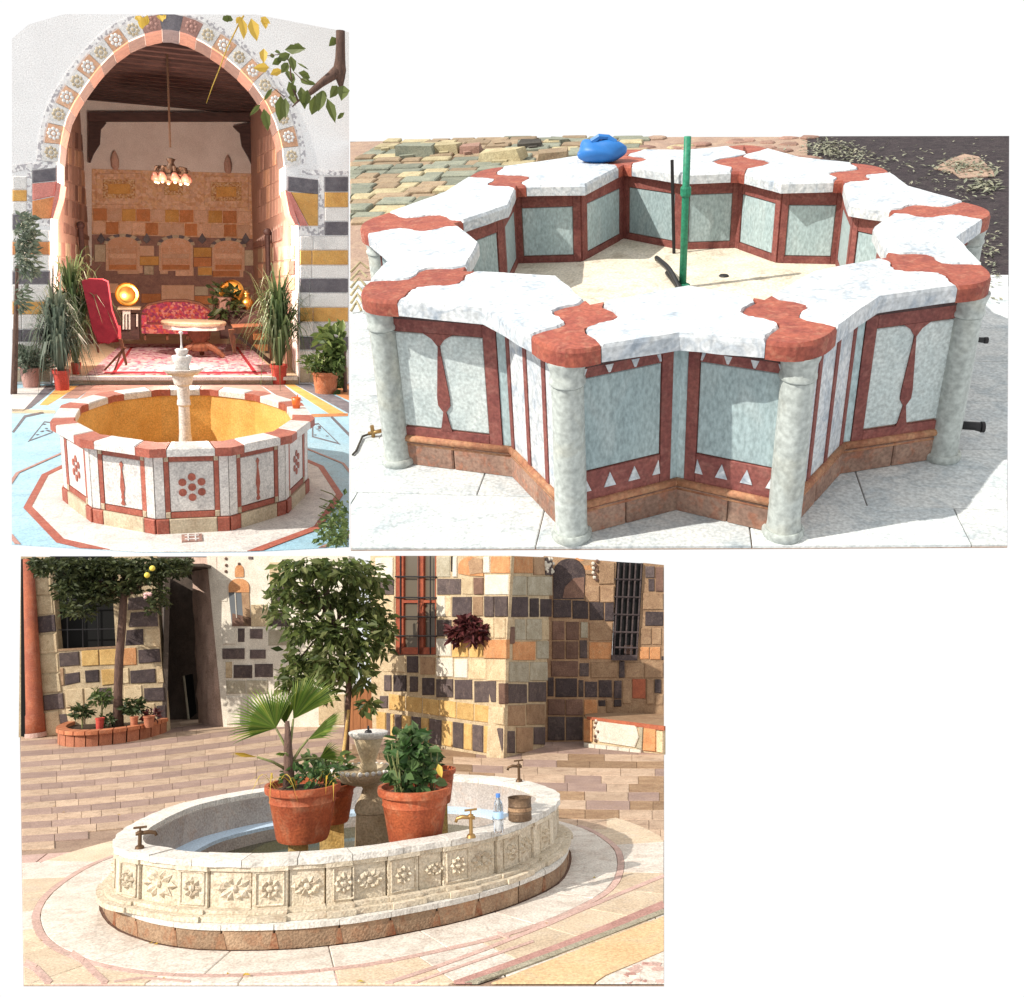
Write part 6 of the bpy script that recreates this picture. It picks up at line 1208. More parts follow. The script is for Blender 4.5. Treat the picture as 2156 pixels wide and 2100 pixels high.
# left building with the dark window
lw, P = wall('stone_house_front', 'mottled cream and dark stone house front with a black barred window behind the left tree', 'building', (30, 1553), (351, 1541), [[(44, 1172), c1(330, 55), c1(402, 912), c1(480, 1690), c1(40, 1700)], [c1(880, 55), (330, 1171), c1(1310, 560), c1(1392, 1652), c1(935, 1670), c1(925, 880)], [c1(402, 912), c1(925, 880), c1(935, 1670), c1(480, 1690)]])
stones(lw, P, c1, [('c', 150, 80, 330, 80, 338, 240, 165, 245), ('c', 168, 250, 338, 245, 348, 400, 175, 410), ('c', 176, 415, 348, 405, 360, 575, 190, 590), ('d', 195, 600, 370, 580, 385, 738, 206, 755), ('c', 210, 770, 385, 750, 400, 930, 222, 940), ('c', 224, 945, 400, 935, 412, 1110, 236, 1120), ('c', 238, 1125, 414, 1115, 438, 1285, 255, 1300), ('p', 260, 1318, 448, 1290, 460, 1440, 270, 1460), ('c', 278, 1470, 405, 1450, 440, 1685, 292, 1695), ('p', 410, 1490, 480, 1480, 500, 1560, 420, 1580),
  ('p', 405, 930, 595, 915, 600, 1045, 412, 1060), ('y', 612, 908, 770, 898, 775, 1045, 618, 1056), ('y', 775, 898, 935, 888, 940, 1040, 780, 1045), ('t', 415, 1068, 452, 1066, 460, 1230, 430, 1232), ('d', 456, 1120, 600, 1100, 606, 1200, 460, 1230), ('d', 640, 1090, 775, 1080, 778, 1195, 650, 1205), ('y', 792, 1080, 930, 1070, 942, 1215, 802, 1230), ('c', 465, 1260, 630, 1250, 640, 1420, 472, 1432), ('c', 642, 1250, 760, 1245, 770, 1405, 646, 1412), ('p', 765, 1245, 890, 1240, 900, 1400, 772, 1406),
  ('c', 470, 1440, 640, 1430, 640, 1600, 490, 1610), ('p', 1040, 430, 1290, 400, 1306, 535, 1030, 545), ('p', 1060, 560, 1308, 540, 1318, 690, 1040, 700), ('d', 1020, 720, 1180, 710, 1184, 860, 1008, 870), ('c', 1190, 710, 1328, 700, 1338, 880, 1194, 880), ('o', 990, 890, 1116, 880, 1120, 1042, 990, 1050), ('d', 1126, 900, 1328, 890, 1340, 1015, 1130, 1030), ('c', 985, 1065, 1045, 1060, 1050, 1215, 990, 1215), ('d', 1052, 1090, 1290, 1070, 1292, 1205, 1060, 1212), ('c', 1300, 1050, 1352, 1048, 1366, 1205, 1302, 1210), ('c', 1000, 1230, 1165, 1222, 1172, 1350, 1000, 1360), ('d', 1180, 1250, 1368, 1240, 1376, 1368, 1186, 1372), ('c', 1180, 1390, 1284, 1384, 1290, 1500, 1190, 1500), ('d', 1292, 1408, 1380, 1402, 1388, 1560, 1300, 1562), ('y', 945, 890, 985, 885, 985, 1215, 950, 1220)])
wn = part('window', prism_px(lambda x, y: P(x, y, -.3), [c1(325, 50), c1(890, 50), c1(930, 890), c1(395, 918)], P.n * -.02), 'dark_glass', lw)
for a, b in (((480, 450), (490, 900)), ((620, 440), (628, 895)), ((760, 440), (768, 890)), ((380, 722), (915, 712)), ((360, 450), (890, 440))):
    mb = MB(); mb.tube([P(*c1(*a), -.1), P(*c1(*b), -.1)], .012, 6); part('window_bar', mb, 'iron', wn)
part('window_sill', prism_px(lambda x, y: P(x, y, .02), [c1(396, 895), c1(930, 868), c1(932, 886), c1(398, 916)], P.n * -.3), 'wall_tan', lw)
mb = MB(); sh0, sh1 = P(*c1(196, 1698), .12), P(*c1(128, 75), .12); kc0, kc1 = C.k(75, 1540, sh0.y), C.k(60, 1180, sh1.y); mb.tube([sh0, lerp(sh0, sh1, .12), lerp(sh0, sh1, .13), sh1], [21 * kc0, 20 * kc0, 18.5 * kc0, 11 * kc1], 18); rc = thing(C, 'red_column', 'tall leaning rust red column at the far left edge', 'column', sh0); part('shaft', mb, 'red_shaft', rc, True)
mb = MB(); mb.tube([sh0, lerp(sh0, sh1, .025)], [23 * kc0, 22 * kc0], 18); part('base', mb, 'floor_pink', rc)
part('dark_door', prism_px(lambda x, y: P(x, y, .04), [(44, 1178), c1(90, 70), c1(100, 1690), (44, 1551)], P.n * -.03), 'dark_glass', lw)
# dark passage and the rough plaster wall
ps = thing(C, 'dark_passage', 'shade-dark passage opening between the stone house front and the rough plaster wall', 'passage', C.G(380, 1516)); PP = C.plane((351, 1514), (430, 1514))
part('back_wall', prism_px(PP, [(318, 1172), (432, 1172), (440, 1518), (348, 1518)], PP.n * -.1), 'shade_plaster', ps)
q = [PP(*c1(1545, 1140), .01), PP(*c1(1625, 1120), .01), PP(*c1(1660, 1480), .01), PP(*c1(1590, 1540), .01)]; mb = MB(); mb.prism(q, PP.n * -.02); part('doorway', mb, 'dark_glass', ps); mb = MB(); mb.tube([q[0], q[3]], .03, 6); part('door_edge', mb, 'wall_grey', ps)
a, b = P(351, 1541), C.G(347, 1512); mb = MB(); mb.prism([a, b, b + Vector((-.1, 0, 0)), a + Vector((-.1, 0, 0))], (0, 0, C.D(351, 1200, a.y).z)); part('side_wall', mb, 'shade_plaster', ps)
t_ = C.D(360, 1184, a.y).z; mb = MB(); mb.prism([(a.x - .2, a.y - .05, t_ - .1), (a.x + .68, a.y - .05, t_ - .1), (a.x + .95, b.y, t_ - .1), (a.x - .2, b.y, t_ - .1)], (0, 0, .06)); part('shade_roof', mb, 'shade_plaster', ps)  # slab added overhead to keep the passage dark
pw = thing(C, 'plaster_wall', 'rounded rough pinkish plaster wall end beside the dark passage', 'wall', C.G(440, 1530)); nn_ = 14; vs = []
for i in range(nn_ + 1):
    u = i / nn_; xb = 405 + 71 * u; ybx = 1520 + 10 * math.sin(u * math.pi / 2 * 1.0); xt = 402 + 56 * u
    g = C.G(xb, 1530, 0); dy = .9 * (1 - u) ** 2; g = Vector((g.x + 0, g.y + dy, 0)); tp_ = C.D(xt, 1172, g.y); vs.append((g, Vector((tp_.x, g.y, tp_.z - .02))))
mb = MB(); v = []; f = []; NZ = 12
for i, (g, tp_) in enumerate(vs):
    for j in range(NZ + 1): q = lerp(g, tp_, j / NZ); v.append(q + Vector((random.uniform(-.03, .03), random.uniform(-.03, .03), 0)) * (1 if 0 < j < NZ and i < nn_ else 0))
for i in range(nn_):
    for j in range(NZ): k = i * (NZ + 1) + j; f.append((k, k + NZ + 1, k + NZ + 2, k + 1))
mb.add(v, f); part('wall_face', mb, 'rough_plaster', pw, True)
mb = MB(); g, tp_ = vs[-1]; g0, tp0 = vs[0]; mb.prism([g, g + Vector((.02, .9, 0)), tp_ + Vector((.02, .9, 0)), tp_], (-.03, 0, 0)); part('wall_return', mb, 'rough_plaster', pw)
# white wall with the arched window
ww, P = wall('whitewashed_wall', 'whitewashed wall with an arched window and dark stones behind the climbing tree', 'wall', (470, 1531), (700, 1531), [[c2(150, 46), c2(880, 46), c2(1420, 46), c2(1420, 1590), c2(300, 1590)]], 'wall_white')
stones(ww, P, c2, [('w', 290, 700, 415, 840), ('p', 425, 690, 492, 820), ('p', 535, 695, 655, 790), ('p', 290, 870, 490, 970), ('p', 535, 880, 682, 968), ('c', 320, 990, 380, 1140), ('p', 388, 1018, 560, 1140), ('p', 578, 1008, 745, 1132), ('g', 320, 1158, 500, 1280), ('g', 505, 1155, 700, 1280), ('w', 330, 1300, 520, 1560), ('w', 525, 1300, 700, 1560), ('p', 710, 530, 880, 680), ('g', 700, 700, 900, 850), ('c', 710, 100, 880, 300), ('p', 720, 310, 900, 470), ('w', 255, 250, 340, 460), ('c', 545, 480, 700, 680), ('c', 1150, 1280, 1390, 1560), ('g', 1210, 890, 1300, 1000), ('w', 1490, 900, 1650, 1000), ('p', 520, 50, 570, 80)])
wn = part('window', prism_px(lambda x, y: P(x, y, .012), [c2(345, 370), c2(525, 370), c2(540, 672), c2(375, 672)], P.n * -.02), 'grey_glass', ww)
arc_ = [c2(345, 372)] + [c2(435 - 92 * math.cos(i * math.pi / 10), 320 - 72 * math.sin(i * math.pi / 10)) for i in range(11)] + [c2(527, 372)]
part('window_arch', prism_px(lambda x, y: P(x, y, .03), arc_, P.n * -.04), 'wall_orange', ww)
for q in ([c2(460, 370), c2(527, 370), c2(542, 672), c2(480, 672)], [c2(378, 560), c2(545, 600), c2(545, 675), c2(376, 675)]): part('window_reveal', prism_px(lambda x, y: P(x, y, .02), q, P.n * -.02), 'wall_tan' if q[0][0] > 505 else 'wall_brown', ww)
mb = MB(); mb.tube([P(*c2(404, 375), .02), P(*c2(418, 600), .02)], .012, 6); part('window_bar', mb, 'wall_white', wn)
arc_ = [c2(402, 235)] + [c2(440 - 40 * math.cos(i * math.pi / 8), 180 - 55 * math.sin(i * math.pi / 8)) for i in range(9)] + [c2(480, 235)]; part('small_niche', prism_px(lambda x, y: P(x, y, .02), arc_, P.n * -.03), 'wall_orange', ww)
for x, y in ((322, 70), (325, 130), (322, 185), (440, 118)): mb = MB(); mb.ball(P(*c2(x, y), .01), .035, 6, 4); part('peg_hole', mb, 'wall_brown', ww)
dw = thing(C, 'wooden_door', 'plain orange-brown wooden door panel partly hidden behind the climbing tree', 'door', C.G(765, 1540)); PD = C.plane((735, 1546), (795, 1548))
for i in range(4): part('board', prism_px(PD, [c2(1395 + i * 66, 1235), c2(1395 + i * 66 + 63, 1235), c2(1395 + i * 66 + 63, 1610), c2(1395 + i * 66, 1610)], PD.n * -.05), 'door_wood', dw)
# the pier with the grilled window
KE = (1061, 1597); pr, P = wall('stone_pier', 'projecting corner pier of cream and yellow stone with dark bands and a red grilled window', 'building', (785, 1554), KE, th=.06, body=[[c3(0, 46), c3(228, 46), c3(228, 960), c3(0, 960)], [c3(600, 46), c3(1285, 46), c3(1236, 900), c3(596, 900)], [c3(0, 955), c3(596, 950), c3(596, 895), c3(1236, 895), c3(1214, 1893), c3(20, 1700)]])
stones(pr, P, c3, [('w', 46, 60, 212, 250), ('p', 72, 254, 220, 404), ('c', 60, 412, 226, 600), ('c', 90, 606, 228, 790), ('c', 90, 796, 228, 940), ('g', 606, 50, 730, 244), ('w', 756, 50, 796, 244), ('w', 1032, 50, 1094, 206), ('o', 1098, 50, 1278, 206), ('p', 606, 252, 830, 402), ('c', 838, 240, 940, 402), ('b', 944, 240, 1036, 402), ('w', 1042, 214, 1264, 404), ('w', 606, 412, 684, 604), ('c', 688, 412, 742, 604), ('d', 746, 416, 928, 606), ('t', 934, 416, 1032, 600), ('p', 1040, 412, 1132, 604), ('p', 1136, 412, 1258, 604), ('p', 604, 628, 744, 784), ('t', 748, 628, 1024, 800), ('c', 1030, 612, 1130, 800), ('c', 1134, 612, 1236, 800), ('w', 602, 800, 742, 962), ('y', 746, 808, 898, 972), ('y', 902, 808, 1032, 976), ('o', 1036, 808, 1248, 984),
  ('c', 122, 956, 228, 1108), ('c', 232, 956, 326, 1108), ('d', 330, 956, 440, 1114), ('t', 450, 962, 594, 1130), ('w', 606, 972, 760, 1150), ('w', 766, 984, 890, 1162), ('c', 896, 988, 1060, 1174), ('c', 1064, 992, 1238, 1190)])
stones(pr, P, c3, [('p', 130, 1128, 195, 1280), ('d', 210, 1130, 332, 1286), ('p', 358, 1142, 438, 1288), ('d', 468, 1154, 588, 1318), ('p', 604, 1166, 758, 1338), ('d', 768, 1172, 932, 1358), ('p', 944, 1186, 1150, 1384), ('b', 1172, 1206, 1236, 1400), ('y', 170, 1300, 320, 1322, 318, 1462, 170, 1450), ('y', 324, 1322, 474, 1338, 470, 1480, 322, 1462), ('y', 478, 1340, 630, 1356, 628, 1504, 476, 1484), ('y', 634, 1356, 786, 1376, 784, 1528, 632, 1504), ('y', 790, 1378, 946, 1394, 942, 1552, 788, 1530), ('y', 950, 1396, 1106, 1416, 1102, 1572, 946, 1552), ('c', 1112, 1416, 1226, 1426, 1222, 1592, 1106, 1574), ('p', 90, 1318, 164, 1436)])
xs = [60, 148, 192, 222, 288, 372, 468, 540, 652, 752, 852, 932, 1032, 1138, 1214]
for i, (a, b) in enumerate(zip(xs, xs[1:])):
    f0 = lambda x: 1462 + .135 * (x - 60); f1 = lambda x: 1672 + .175 * (x - 60); m = 'p' if i in (1, 3, 5, 7, 9, 11, 13) else 'y'; stones(pr, P, c3, [(m, a, f0(a), b, f0(b), b, f1(b), a, f1(a))])
wn = part('window', prism_px(lambda x, y: P(x, y, -.055), [c3(225, 46), c3(602, 46), c3(600, 955), c3(228, 955)], P.n * -.02), 'olive_glass', pr)
for x0, y0, x1_, y1_ in ((232, 46, 268, 940), (280, 46, 300, 940), (430, 46, 482, 940), (588, 46, 602, 940), (232, 880, 600, 945), (300, 450, 600, 475)): part('window_frame', prism_px(lambda x, y: P(x, y, -.01), rect(c3, x0, y0, x1_, y1_), P.n * -.05), 'window_red', wn)
for y in (235, 425, 600, 775): mb = MB(); mb.tube([P(*c3(226, y), .02), P(*c3(602, y + 4), .02)], .014, 6); part('window_bar', mb, 'iron', wn)
for x in (272, 440, 545): mb = MB(); mb.tube([P(*c3(x, 48), .015), P(*c3(x, 940), .015)], .012, 6); part('window_bar', mb, 'iron', wn)
arc_ = [c3(798, 206)] + [c3(912 - 114 * math.cos(i * math.pi / 10), 150 - 96 * math.sin(i * math.pi / 10)) for i in range(11)] + [c3(1026, 206), c3(1026, 232), c3(900, 226)]; nc = part('niche', prism_px(lambda x, y: P(x, y, .02), arc_, P.n * -.03), 'wall_orange', pr); part('niche_shell', prism_px(lambda x, y: P(x, y, .03), [c3(890, 100), c3(935, 62), c3(1020, 75), c3(1022, 200), c3(905, 215)], P.n * -.01), 'wall_tan', nc)
part('slit', prism_px(lambda x, y: P(x, y, .01), rect(c3, 733, 50, 750, 190), P.n * -.02), 'dark_glass', pr)
P2_ = C.plane(KE, (1147, 1572)); part('wall_body', prism_px(P2_, [c4(76, 46), c4(430, 60), c4(372, 1785), c4(0, 1893)], P2_.n * -.3), 'wall_mortar', pr)
stones(pr, P2_, c4, [('o', 80, 50, 262, 206), ('t', 266, 54, 368, 224), ('p', 372, 60, 440, 226), ('g', 62, 232, 206, 410), ('g', 210, 232, 440, 412), ('d', 62, 420, 222, 606), ('d', 236, 430, 318, 606), ('d', 330, 436, 440, 606), ('g', 100, 622, 200, 816), ('g', 204, 622, 346, 816), ('c', 350, 624, 414, 816), ('b', 46, 690, 96, 850), ('o', 80, 824, 290, 1000), ('g', 296, 820, 410, 986), ('g', 42, 1012, 232, 1200), ('g', 236, 1012, 400, 1186), ('p', 32, 1212, 212, 1392), ('p', 224, 1194, 386, 1378), ('t', 24, 1404, 200, 1596), ('t', 204, 1396, 376, 1586), ('p', 6, 1640, 106, 1846), ('t', 112, 1606, 266, 1842), ('p', 270, 1606, 378, 1768)])
mb = MB()
for i in range(24): mb.ball(P2_(*c4(random.uniform(375, 455), random.uniform(70, 205)), .03), .03, 6, 4)
part('carved_boss', mb, 'wall_white', pr, kind='stuff')
hb = C.plane((785, 1554), KE)(*c3(900, 800), .22); hp_ = thing(C, 'hanging_plant', 'dark wine red plant trailing from the wall of the corner pier', 'plant', hb); mb = MB(); kk = C.k(990, 1330, hb.y) * .2311
for (x, y), rr, n in (((900, 690), (110, 90), 150), ((820, 740), (110, 60), 110), ((980, 740), (80, 60), 90), ((770, 800), (40, 60), 36), ((940, 800), (50, 50), 36), ((870, 640), (40, 30), 30)):
    c = P(*c3(x, y), .14); cloud(C, mb, c, (rr[0] * kk, .12, rr[1] * kk), n, .15, .07, BOXC, False)
part('foliage', mb, 'wine_leaf', hp_, fix=False); c = P(*c3(880, 690), .1); mb = MB(); mb.lathe(c + Vector((0, 0, -.12)), [(.1, 0), (.15, .2), (.16, .22)], 12); part('pot', mb, 'wall_brown', hp_); mb = MB(); mb.tube([P(*c3(880, 690), -.01), c], .02, 6); part('wall_hook', mb, 'iron', hp_)
# the recessed wall on the right, with arch and dark window
rw, P = wall('recessed_wall', 'recessed brown striped stone wall at the right with a dark arched niche and dark grilled window', 'building', (1149, 1563), (1398, 1557), [[(1145, 1171), c4(560, 62), c4(1030, 100), c4(1012, 480), c4(985, 1000), c4(985, 1740), c4(360, 1745)], [c4(985, 1000), c4(1220, 1000), c4(1240, 700), c4(1275, 110), c4(1463, 130), c4(1463, 1730), c4(985, 1740)]], 'wall_tan')
stones(rw, P, c4, [('t', 866, 104, 1014, 308), ('t', 742, 314, 874, 470), ('t', 880, 314, 1010, 476), ('d', 450, 446, 620, 612), ('d', 626, 452, 774, 622), ('d', 780, 458, 916, 636), ('d', 922, 470, 1008, 644), ('b', 440, 640, 560, 816), ('b', 566, 644, 690, 818), ('g', 700, 648, 770, 800), ('t', 776, 652, 1000, 822), ('b', 440, 822, 560, 990), ('b', 566, 824, 684, 990), ('p', 690, 812, 766, 984), ('o', 776, 830, 988, 990), ('b', 430, 1002, 682, 1148), ('p', 690, 1020, 782, 1148), ('t', 790, 1010, 1042, 1160), ('d', 1050, 1002, 1106, 1160), ('t', 1110, 1014, 1280, 1160), ('t', 1284, 1014, 1458, 1160), ('d', 400, 1152, 462, 1330), ('d', 470, 1160, 672, 1336), ('p', 680, 1176, 734, 1336), ('d', 740, 1190, 856, 1338), ('d', 866, 1176, 990, 1338), ('d', 1004, 1180, 1080, 1350), ('t', 1086, 1166, 1166, 1400), ('r', 1170, 1166, 1300, 1350), ('t', 1304, 1166, 1370, 1400), ('d', 1374, 1170, 1438, 1300), ('t', 1380, 1310, 1458, 1410), ('b', 400, 1350, 560, 1500), ('b', 566, 1352, 724, 1500), ('p', 400, 1510, 560, 1730), ('p', 566, 1512, 724, 1730), ('o', 730, 1352, 858, 1500), ('d', 864, 1360, 932, 1420), ('t', 936, 1360, 1002, 1480), ('d', 1004, 1354, 1078, 1424), ('p', 1290, 140, 1380, 250), ('d', 1320, 254, 1380, 376), ('b', 1384, 144, 1458, 376), ('t', 1268, 384, 1458, 540), ('d', 1290, 552, 1458, 690), ('t', 1244, 700, 1350, 860), ('t', 1354, 700, 1440, 860), ('o', 1234, 874, 1330, 992), ('o', 1334, 874, 1432, 996), ('d', 1440, 960, 1460, 1000)])
arc_ = [c4(455, 440)] + [c4(600 - 146 * math.cos(i * math.pi / 12), 210 - 140 * math.sin(i * math.pi / 12)) for i in range(13)] + [c4(735, 440)]
an = part('arched_niche', prism_px(lambda x, y: P(x, y, .012), arc_, P.n * -.03), 'wall_dark', rw)
ao = [(600 - 150 * math.cos(t), 210 - 146 * math.sin(t)) for t in (1.9, 2.25, 2.6, 2.9, 3.14)]; ai = [(600 - 220 * math.cos(t), 215 - 160 * math.sin(t)) for t in (1.9, 2.25, 2.6, 2.9, 3.14)]
for i in range(4): part('arch_stone', prism_px(lambda x, y: P(x, y, .035), [c4(*ao[i]), c4(*ao[i + 1]), c4(*ai[i + 1]), c4(*ai[i])], P.n * -.05), ['wall_orange', 'wall_tan'][i % 2], an)
for i in range(9): mb = MB(); mb.ball(P(*c4(830 + random.uniform(-26, 26), 95 + i * 21), .02), .035, 6, 4); part('carved_boss', mb, 'wall_white' if i % 2 else 'wall_brown', an)
part('niche_shell', prism_px(lambda x, y: P(x, y, .02), [c4(540, 430), c4(560, 330), c4(640, 250), c4(735, 240), c4(735, 430)], P.n * -.01), 'wall_brown', an)
wn = part('window', prism_px(lambda x, y: P(x, y, -.02), [c4(1030, 100), c4(1280, 115), c4(1222, 1000), c4(990, 1000)], P.n * -.03), 'dark_glass', rw)
for i in range(5): x = 1052 + i * 52; mb = MB(); mb.tube([P(*c4(x, 112), .04), P(*c4(x - 48, 985), .04)], .016, 6); part('window_bar', mb, 'wall_dark', wn)
for y in (260, 420, 580, 740, 880): mb = MB(); mb.tube([P(*c4(1020 - y * .03, y), .05), P(*c4(1275 - y * .055, y + 5), .05)], .016, 6); part('window_bar', mb, 'wall_dark', wn)
part('window_sill', prism_px(lambda x, y: P(x, y, .06), rect(c4, 985, 950, 1220, 1000), P.n * -.1), 'wall_dark', rw); part('window_panel', prism_px(lambda x, y: P(x, y, .0), rect(c4, 1100, 860, 1180, 945), P.n * -.015), 'wall_brown', wn)
# stone bench
sb_ = thing(C, 'stone_bench', 'low stone bench with pale carved front panel and orange block at the right edge', 'bench', C.G(1310, 1578)); P = C.plane((1229, 1572), (1398, 1589))
part('bench_body', prism_px(P, [c4(735, 1520), c4(1463, 1625), c4(1463, 1860), c4(735, 1790)], P.n * -.04), 'wall_cream', sb_)
zt = P(*c4(1100, 1568), .02).z; mb = MB(); mb.prism([P(*c4(745, 1520), .02), P(*c4(1463, 1622), .02), C.G(*c4(1463, 1416), zt), C.G(*c4(1000, 1420), zt), C.G(*c4(745, 1470), zt)], (0, 0, .012)); bb_ = C.G(*c4(1000, 1470), zt); part('bench_top', mb, 'wall_tan', sb_)
part('red_edge', prism_px(lambda x, y: P(x, y, .03), [c4(760, 1512), c4(1463, 1600), c4(1463, 1640), c4(760, 1534)], P.n * -.04), 'wall_red', sb_)
for m, q in (('wall_white', [(870, 1550), (1215, 1590), (1240, 1700), (1205, 1790), (880, 1740), (835, 1650)]), ('wall_orange', [(740, 1530), (815, 1540), (815, 1740), (740, 1740)]), ('wall_orange', [(1286, 1608), (1396, 1620), (1394, 1832), (1276, 1820)]), ('wall_cream', [(1402, 1640), (1460, 1648), (1460, 1845), (1402, 1835)]), ('wall_grey', [(1245, 1600), (1280, 1606), (1270, 1810), (1215, 1800), (1250, 1700)])): mb = MB(); mb.stone([P(*c4(x, y)) for x, y in q], P.n, .03, .02, .01); part('front_panel', mb, m, sb_)
for i in range(10): mb = MB(); mb.ball(P(*c4(840 + random.uniform(-14, 30), 1550 + i * 20), .02), .03, 6, 4); part('carved_boss', mb, 'wall_brown' if i % 2 else 'wall_white', sb_)
for i in range(5): x = 735 + i * 105; mb = MB(); mb.stone([P(*c4(x, 1752 + i * 13), .05), P(*c4(x + 100, 1764 + i * 13), .05), P(*c4(x + 100, 1800 + i * 13), .05), P(*c4(x, 1790 + i * 12), .05)], P.n, .02, .1, .01); part('kerb_stone', mb, 'wall_white', sb_)
c = C.G(*c4(905, 1480), zt); orn = thing(C, 'iron_scraps', 'small heap of dark iron scraps lying on the left end of the stone bench', 'scrap', c)
for i in range(7): mb = MB(); q = c + Vector((random.uniform(-.3, .3), random.uniform(-.1, .1), .03)); mb.tube([q, q + rdir(.4) * random.uniform(.1, .2)], .025, 6); part('scrap', mb, 'iron', orn)

# ---- left tree in its brick planter
PW = C.plane((30, 1553), (351, 1541)); pc = PW(*c1(940, 1680), .0); pll = PW(*c1(500, 1690)); prr = PW(*c1(1390, 1650)); hw = (prr - pll).length / 2; pcen = (pll + prr) / 2; uu = (prr - pll).normalized(); fr_ = PW.n; dep = (C.G(*c1(900, 1775)) - pcen).length
pt = thing(C, 'brick_planter', 'half-round red brick planter at the foot of the left tree', 'planter', pcen); zt = PW(*c1(940, 1640), dep).z * 1.05
for i in range(14):
    t0, t1 = math.pi * i / 14 + .01, math.pi * (i + 1) / 14 - .01; A_ = [pcen + uu * -hw * math.cos(t) + fr_ * dep * math.sin(t) for t in (t0, (t0 + t1) / 2, t1)]; B_ = [pcen + uu * -hw * .9 * math.cos(t) + fr_ * dep * .88 * math.sin(t) for t in (t0, (t0 + t1) / 2, t1)]
    mb = MB(); mb.arcband(A_, B_, 0, zt * .75); part('brick', mb, 'brick_red', pt); mb = MB(); mb.arcband([lerp(p, pcen, -.03) for p in A_], [lerp(p, pcen, .02) for p in B_], zt * .76, zt); part('coping_brick', mb, 'terracotta', pt)
mb = MB(); mb.prism([pcen + uu * -hw * .9 * math.cos(math.pi * i / 14) + fr_ * dep * .88 * math.sin(math.pi * i / 14) + Vector((0, 0, zt * .8)) for i in range(15)], (0, 0, -.05)); part('soil', mb, 'soil', pt)
mid = pcen + fr_ * dep * .45; YTREE = mid.y; lt = thing(C, 'citrus_tree', 'dark-leaved citrus tree with two yellow fruits before the black window at left', 'tree', Vector((mid.x, mid.y, zt * .8)))
tb = C.D(*c1(950, 1560), YTREE); mb = MB(); tk = C.k(250, 1400, YTREE); mb.tube([Vector((tb.x, YTREE, zt * .78)), C.D(*c1(945, 1300), YTREE), C.D(*c1(955, 1000), YTREE), C.D(*c1(980, 700), YTREE), C.D(*c1(995, 450), YTREE), C.D(*c1(985, 250), YTREE)], [12 * tk, 9.5 * tk, 9 * tk, 9 * tk, 8 * tk, 6 * tk], 10); part('trunk', mb, 'bark', lt, True)
for e in ((600, 250), (800, 150), (1200, 200), (400, 200), (1000, 100), (1350, 300)):
    mb = MB(); s_ = C.D(*c1(990, 430), YTREE); e_ = C.D(*c1(*e), YTREE + random.uniform(-.4, .2)); mb.tube([s_, lerp(s_, e_, .5) + Vector((0, 0, .12)), e_], [5 * tk, 3 * tk, 1 * tk], 7); part('limb', mb, 'bark', lt, True)
BT = (54, 1178, 408, 1420); cur = None; k1_ = C.k(250, 1250, YTREE) * .2311
for q, rr, n in (((420, 140), (260, 110), 620), ((700, 150), (230, 120), 720), ((950, 150), (230, 130), 720), ((1200, 200), (200, 150), 620), ((1420, 150), (200, 120), 520), ((560, 330), (200, 150), 520), ((760, 380), (160, 150), 420), ((1000, 330), (150, 90), 260), ((1330, 420), (90, 140), 150), ((520, 520), (90, 110), 120), ((640, 560), (110, 80), 90), ((230, 110), (90, 60), 130), ((1250, 520), (60, 80), 40), ((1580, 100), (90, 60), 130)):
    if n > 200:
        if cur: part('leaf_clump', cur, 'citrus_leaf', lt, fix=False, kind='stuff')
        cur = MB()
    cloud(C, cur, C.D(*c1(*q), YTREE - .1), (rr[0] * k1_, .55, rr[1] * k1_), n, .15, .065, BT, True, .1, .45)
part('leaf_clump', cur, 'citrus_leaf', lt, fix=False, kind='stuff')
for x, y in ((1258, 160), (1210, 222)): mb = MB(); mb.ball(C.D(*c1(x, y), YTREE - .75), .055, 10, 8); part('fruit', mb, 'lemon', lt, True)
mb = MB()
for i in range(6): mb.ball(C.D(*c1(1220 + random.uniform(-30, 30), 405 + random.uniform(-30, 30)), YTREE - .7), .035, 6, 4)
part('blossom', mb, 'pink_flower', lt, True)
for x, y, rr, n, lb, m in ((620, 1460, 90, 150, 'low dark plant at the left of the brick planter', 'dark_leaf'), (800, 1330, 110, 150, 'taller olive plant behind the trunk base in the brick planter', 'mid_leaf'), (1080, 1420, 110, 230, 'dark bushy plant right of the trunk in the brick planter', 'dark_leaf'), (1240, 1500, 70, 90, 'small red-leaved plant at the right of the brick planter', 'wine_leaf'), (860, 1540, 70, 90, 'low green plant in the middle of the brick planter', 'dark_leaf')):
    g = C.D(*c1(x, 1600), mid.y - .02); g.z = zt * .8; t = thing(C, 'planter_plant', lb, 'plant', g); mb = MB(); cloud(C, mb, C.D(*c1(x, y), mid.y), (rr * k1_, .2, rr * k1_ * .9), n, .13, .055, BOXC, True); part('foliage', mb, m, t, fix=False); mb = MB(); mb.tube([g, C.D(*c1(x, y), mid.y)], .015, 6); part('stem', mb, 'stem_green', t)
for x0, y0, x1_, lb in ((735, 1530, 820, 'small bright red pot standing in the brick planter left of the trunk'), (1050, 1520, 1130, 'brown-red pot in the brick planter right of the trunk'), (1170, 1510, 1280, 'red box pot at the right end of the brick planter')):
    g = C.D(*c1((x0 + x1_) / 2, 1640), mid.y - .3); g.z = zt * .78; kq = C.k(220, 1520, g.y) * .2311; t = thing(C, 'flower_pot', lb, 'pot', g, 'small pots in the brick planter'); part('pot', pot_mb(g, (x1_ - x0) / 2 * kq, 110 * kq), 'red_pot' if x0 < 800 else 'brick_red', t, 2); part('soil', soil_mb(g, (x1_ - x0) / 2 * kq, 110 * kq), 'soil', t)
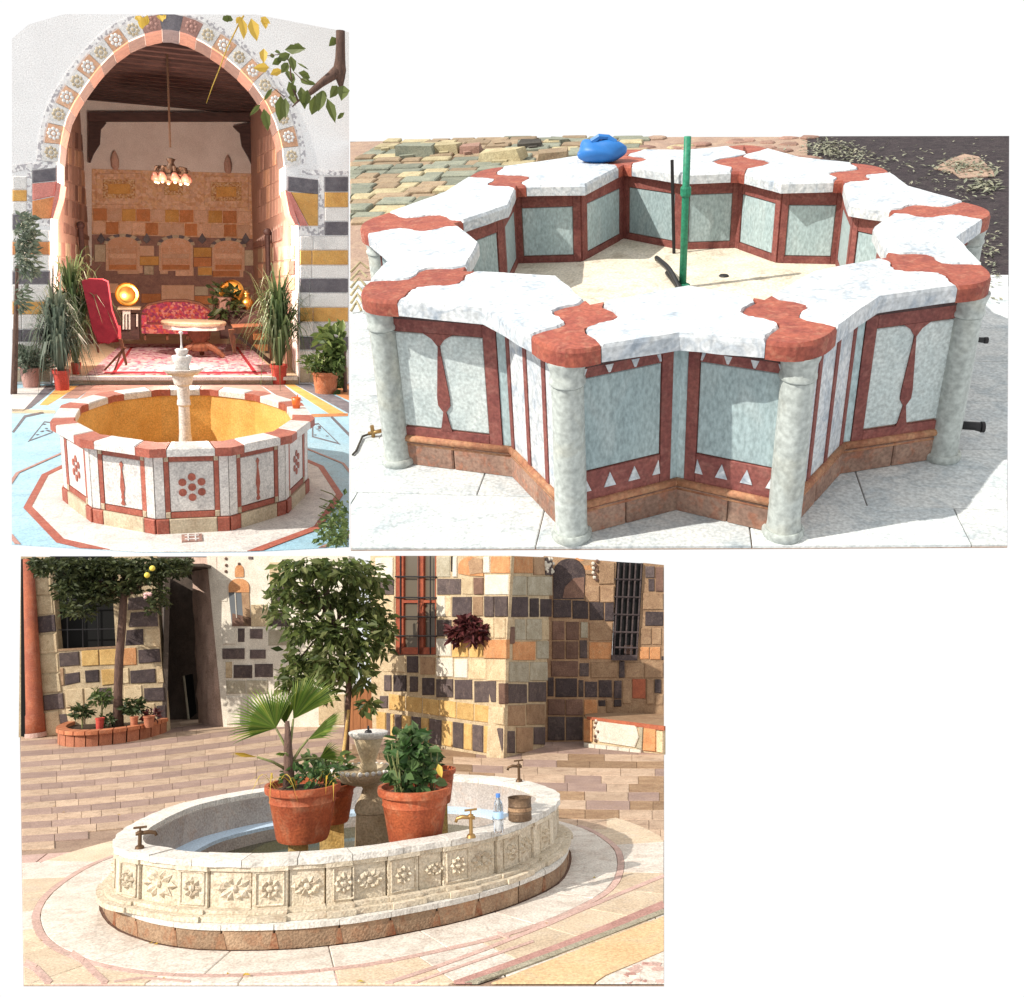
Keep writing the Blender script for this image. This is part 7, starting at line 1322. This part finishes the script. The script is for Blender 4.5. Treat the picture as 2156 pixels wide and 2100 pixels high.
# ---- the tall climbing tree in the middle
YM = C.G(728, 1592).y; tb = C.G(728, 1592); ct = thing(C, 'climbing_tree', 'tall leafy climbing tree hanging over the middle of the courtyard wall', 'tree', tb)
mb = MB(); km = C.k(720, 1450, YM); mb.tube([tb, C.D(731, 1520, YM), C.D(735, 1440, YM), C.D(715, 1360, YM + .2), C.D(690, 1270, YM + .3), C.D(680, 1185, YM + .3)], [7 * km, 6 * km, 7 * km, 8 * km, 8 * km, 6 * km], 10); part('trunk', mb, 'bark', ct, True)
mb = MB(); mb.tube([C.G(722, 1596), C.D(734, 1495, YM - .05)], [4 * km, 3 * km], 8); part('stake', mb, 'pedestal_ochre', ct)
BM = (552, 1178, 838, 1520); cur = None
for e in ((600, 1250), (760, 1230), (640, 1200), (800, 1330), (620, 1400), (770, 1420)):
    mb = MB(); s_ = C.D(700, 1330, YM + .2); e_ = C.D(*e, YM + .1); mb.tube([s_, lerp(s_, e_, .5) + Vector((0, 0, .1)), e_], [4 * km, 2.5 * km, 1 * km], 7); part('limb', mb, 'bark', ct, True)
for q, rr, n in (((640, 1195), (60, 30), 420), ((720, 1200), (70, 35), 560), ((770, 1220), (45, 45), 360), ((620, 1250), (50, 40), 360), ((690, 1260), (60, 45), 560), ((760, 1280), (50, 45), 420), ((800, 1320), (36, 40), 260), ((650, 1320), (55, 45), 460), ((720, 1340), (60, 45), 520), ((780, 1360), (40, 36), 240), ((640, 1390), (50, 45), 420), ((700, 1400), (50, 40), 420), ((620, 1430), (40, 40), 260), ((670, 1450), (50, 36), 300), ((765, 1430), (26, 40), 130), ((775, 1480), (18, 24), 60), ((585, 1290), (26, 40), 80), ((565, 1270), (20, 26), 24), ((820, 1330), (20, 24), 40), ((590, 1220), (36, 36), 90), ((755, 1395), (30, 24), 90)):
    if n > 200:
        if cur: part('leaf_clump', cur, 'tree_leaf', ct, fix=False, kind='stuff')
        cur = MB()
    cloud(C, cur, C.D(*q, YM + random.uniform(-.3, .3)), (rr[0] * km, .5, rr[1] * km), int(n * .55), .19, .085, BM, True, .8, .6)
part('leaf_clump', cur, 'tree_leaf', ct, fix=False, kind='stuff')
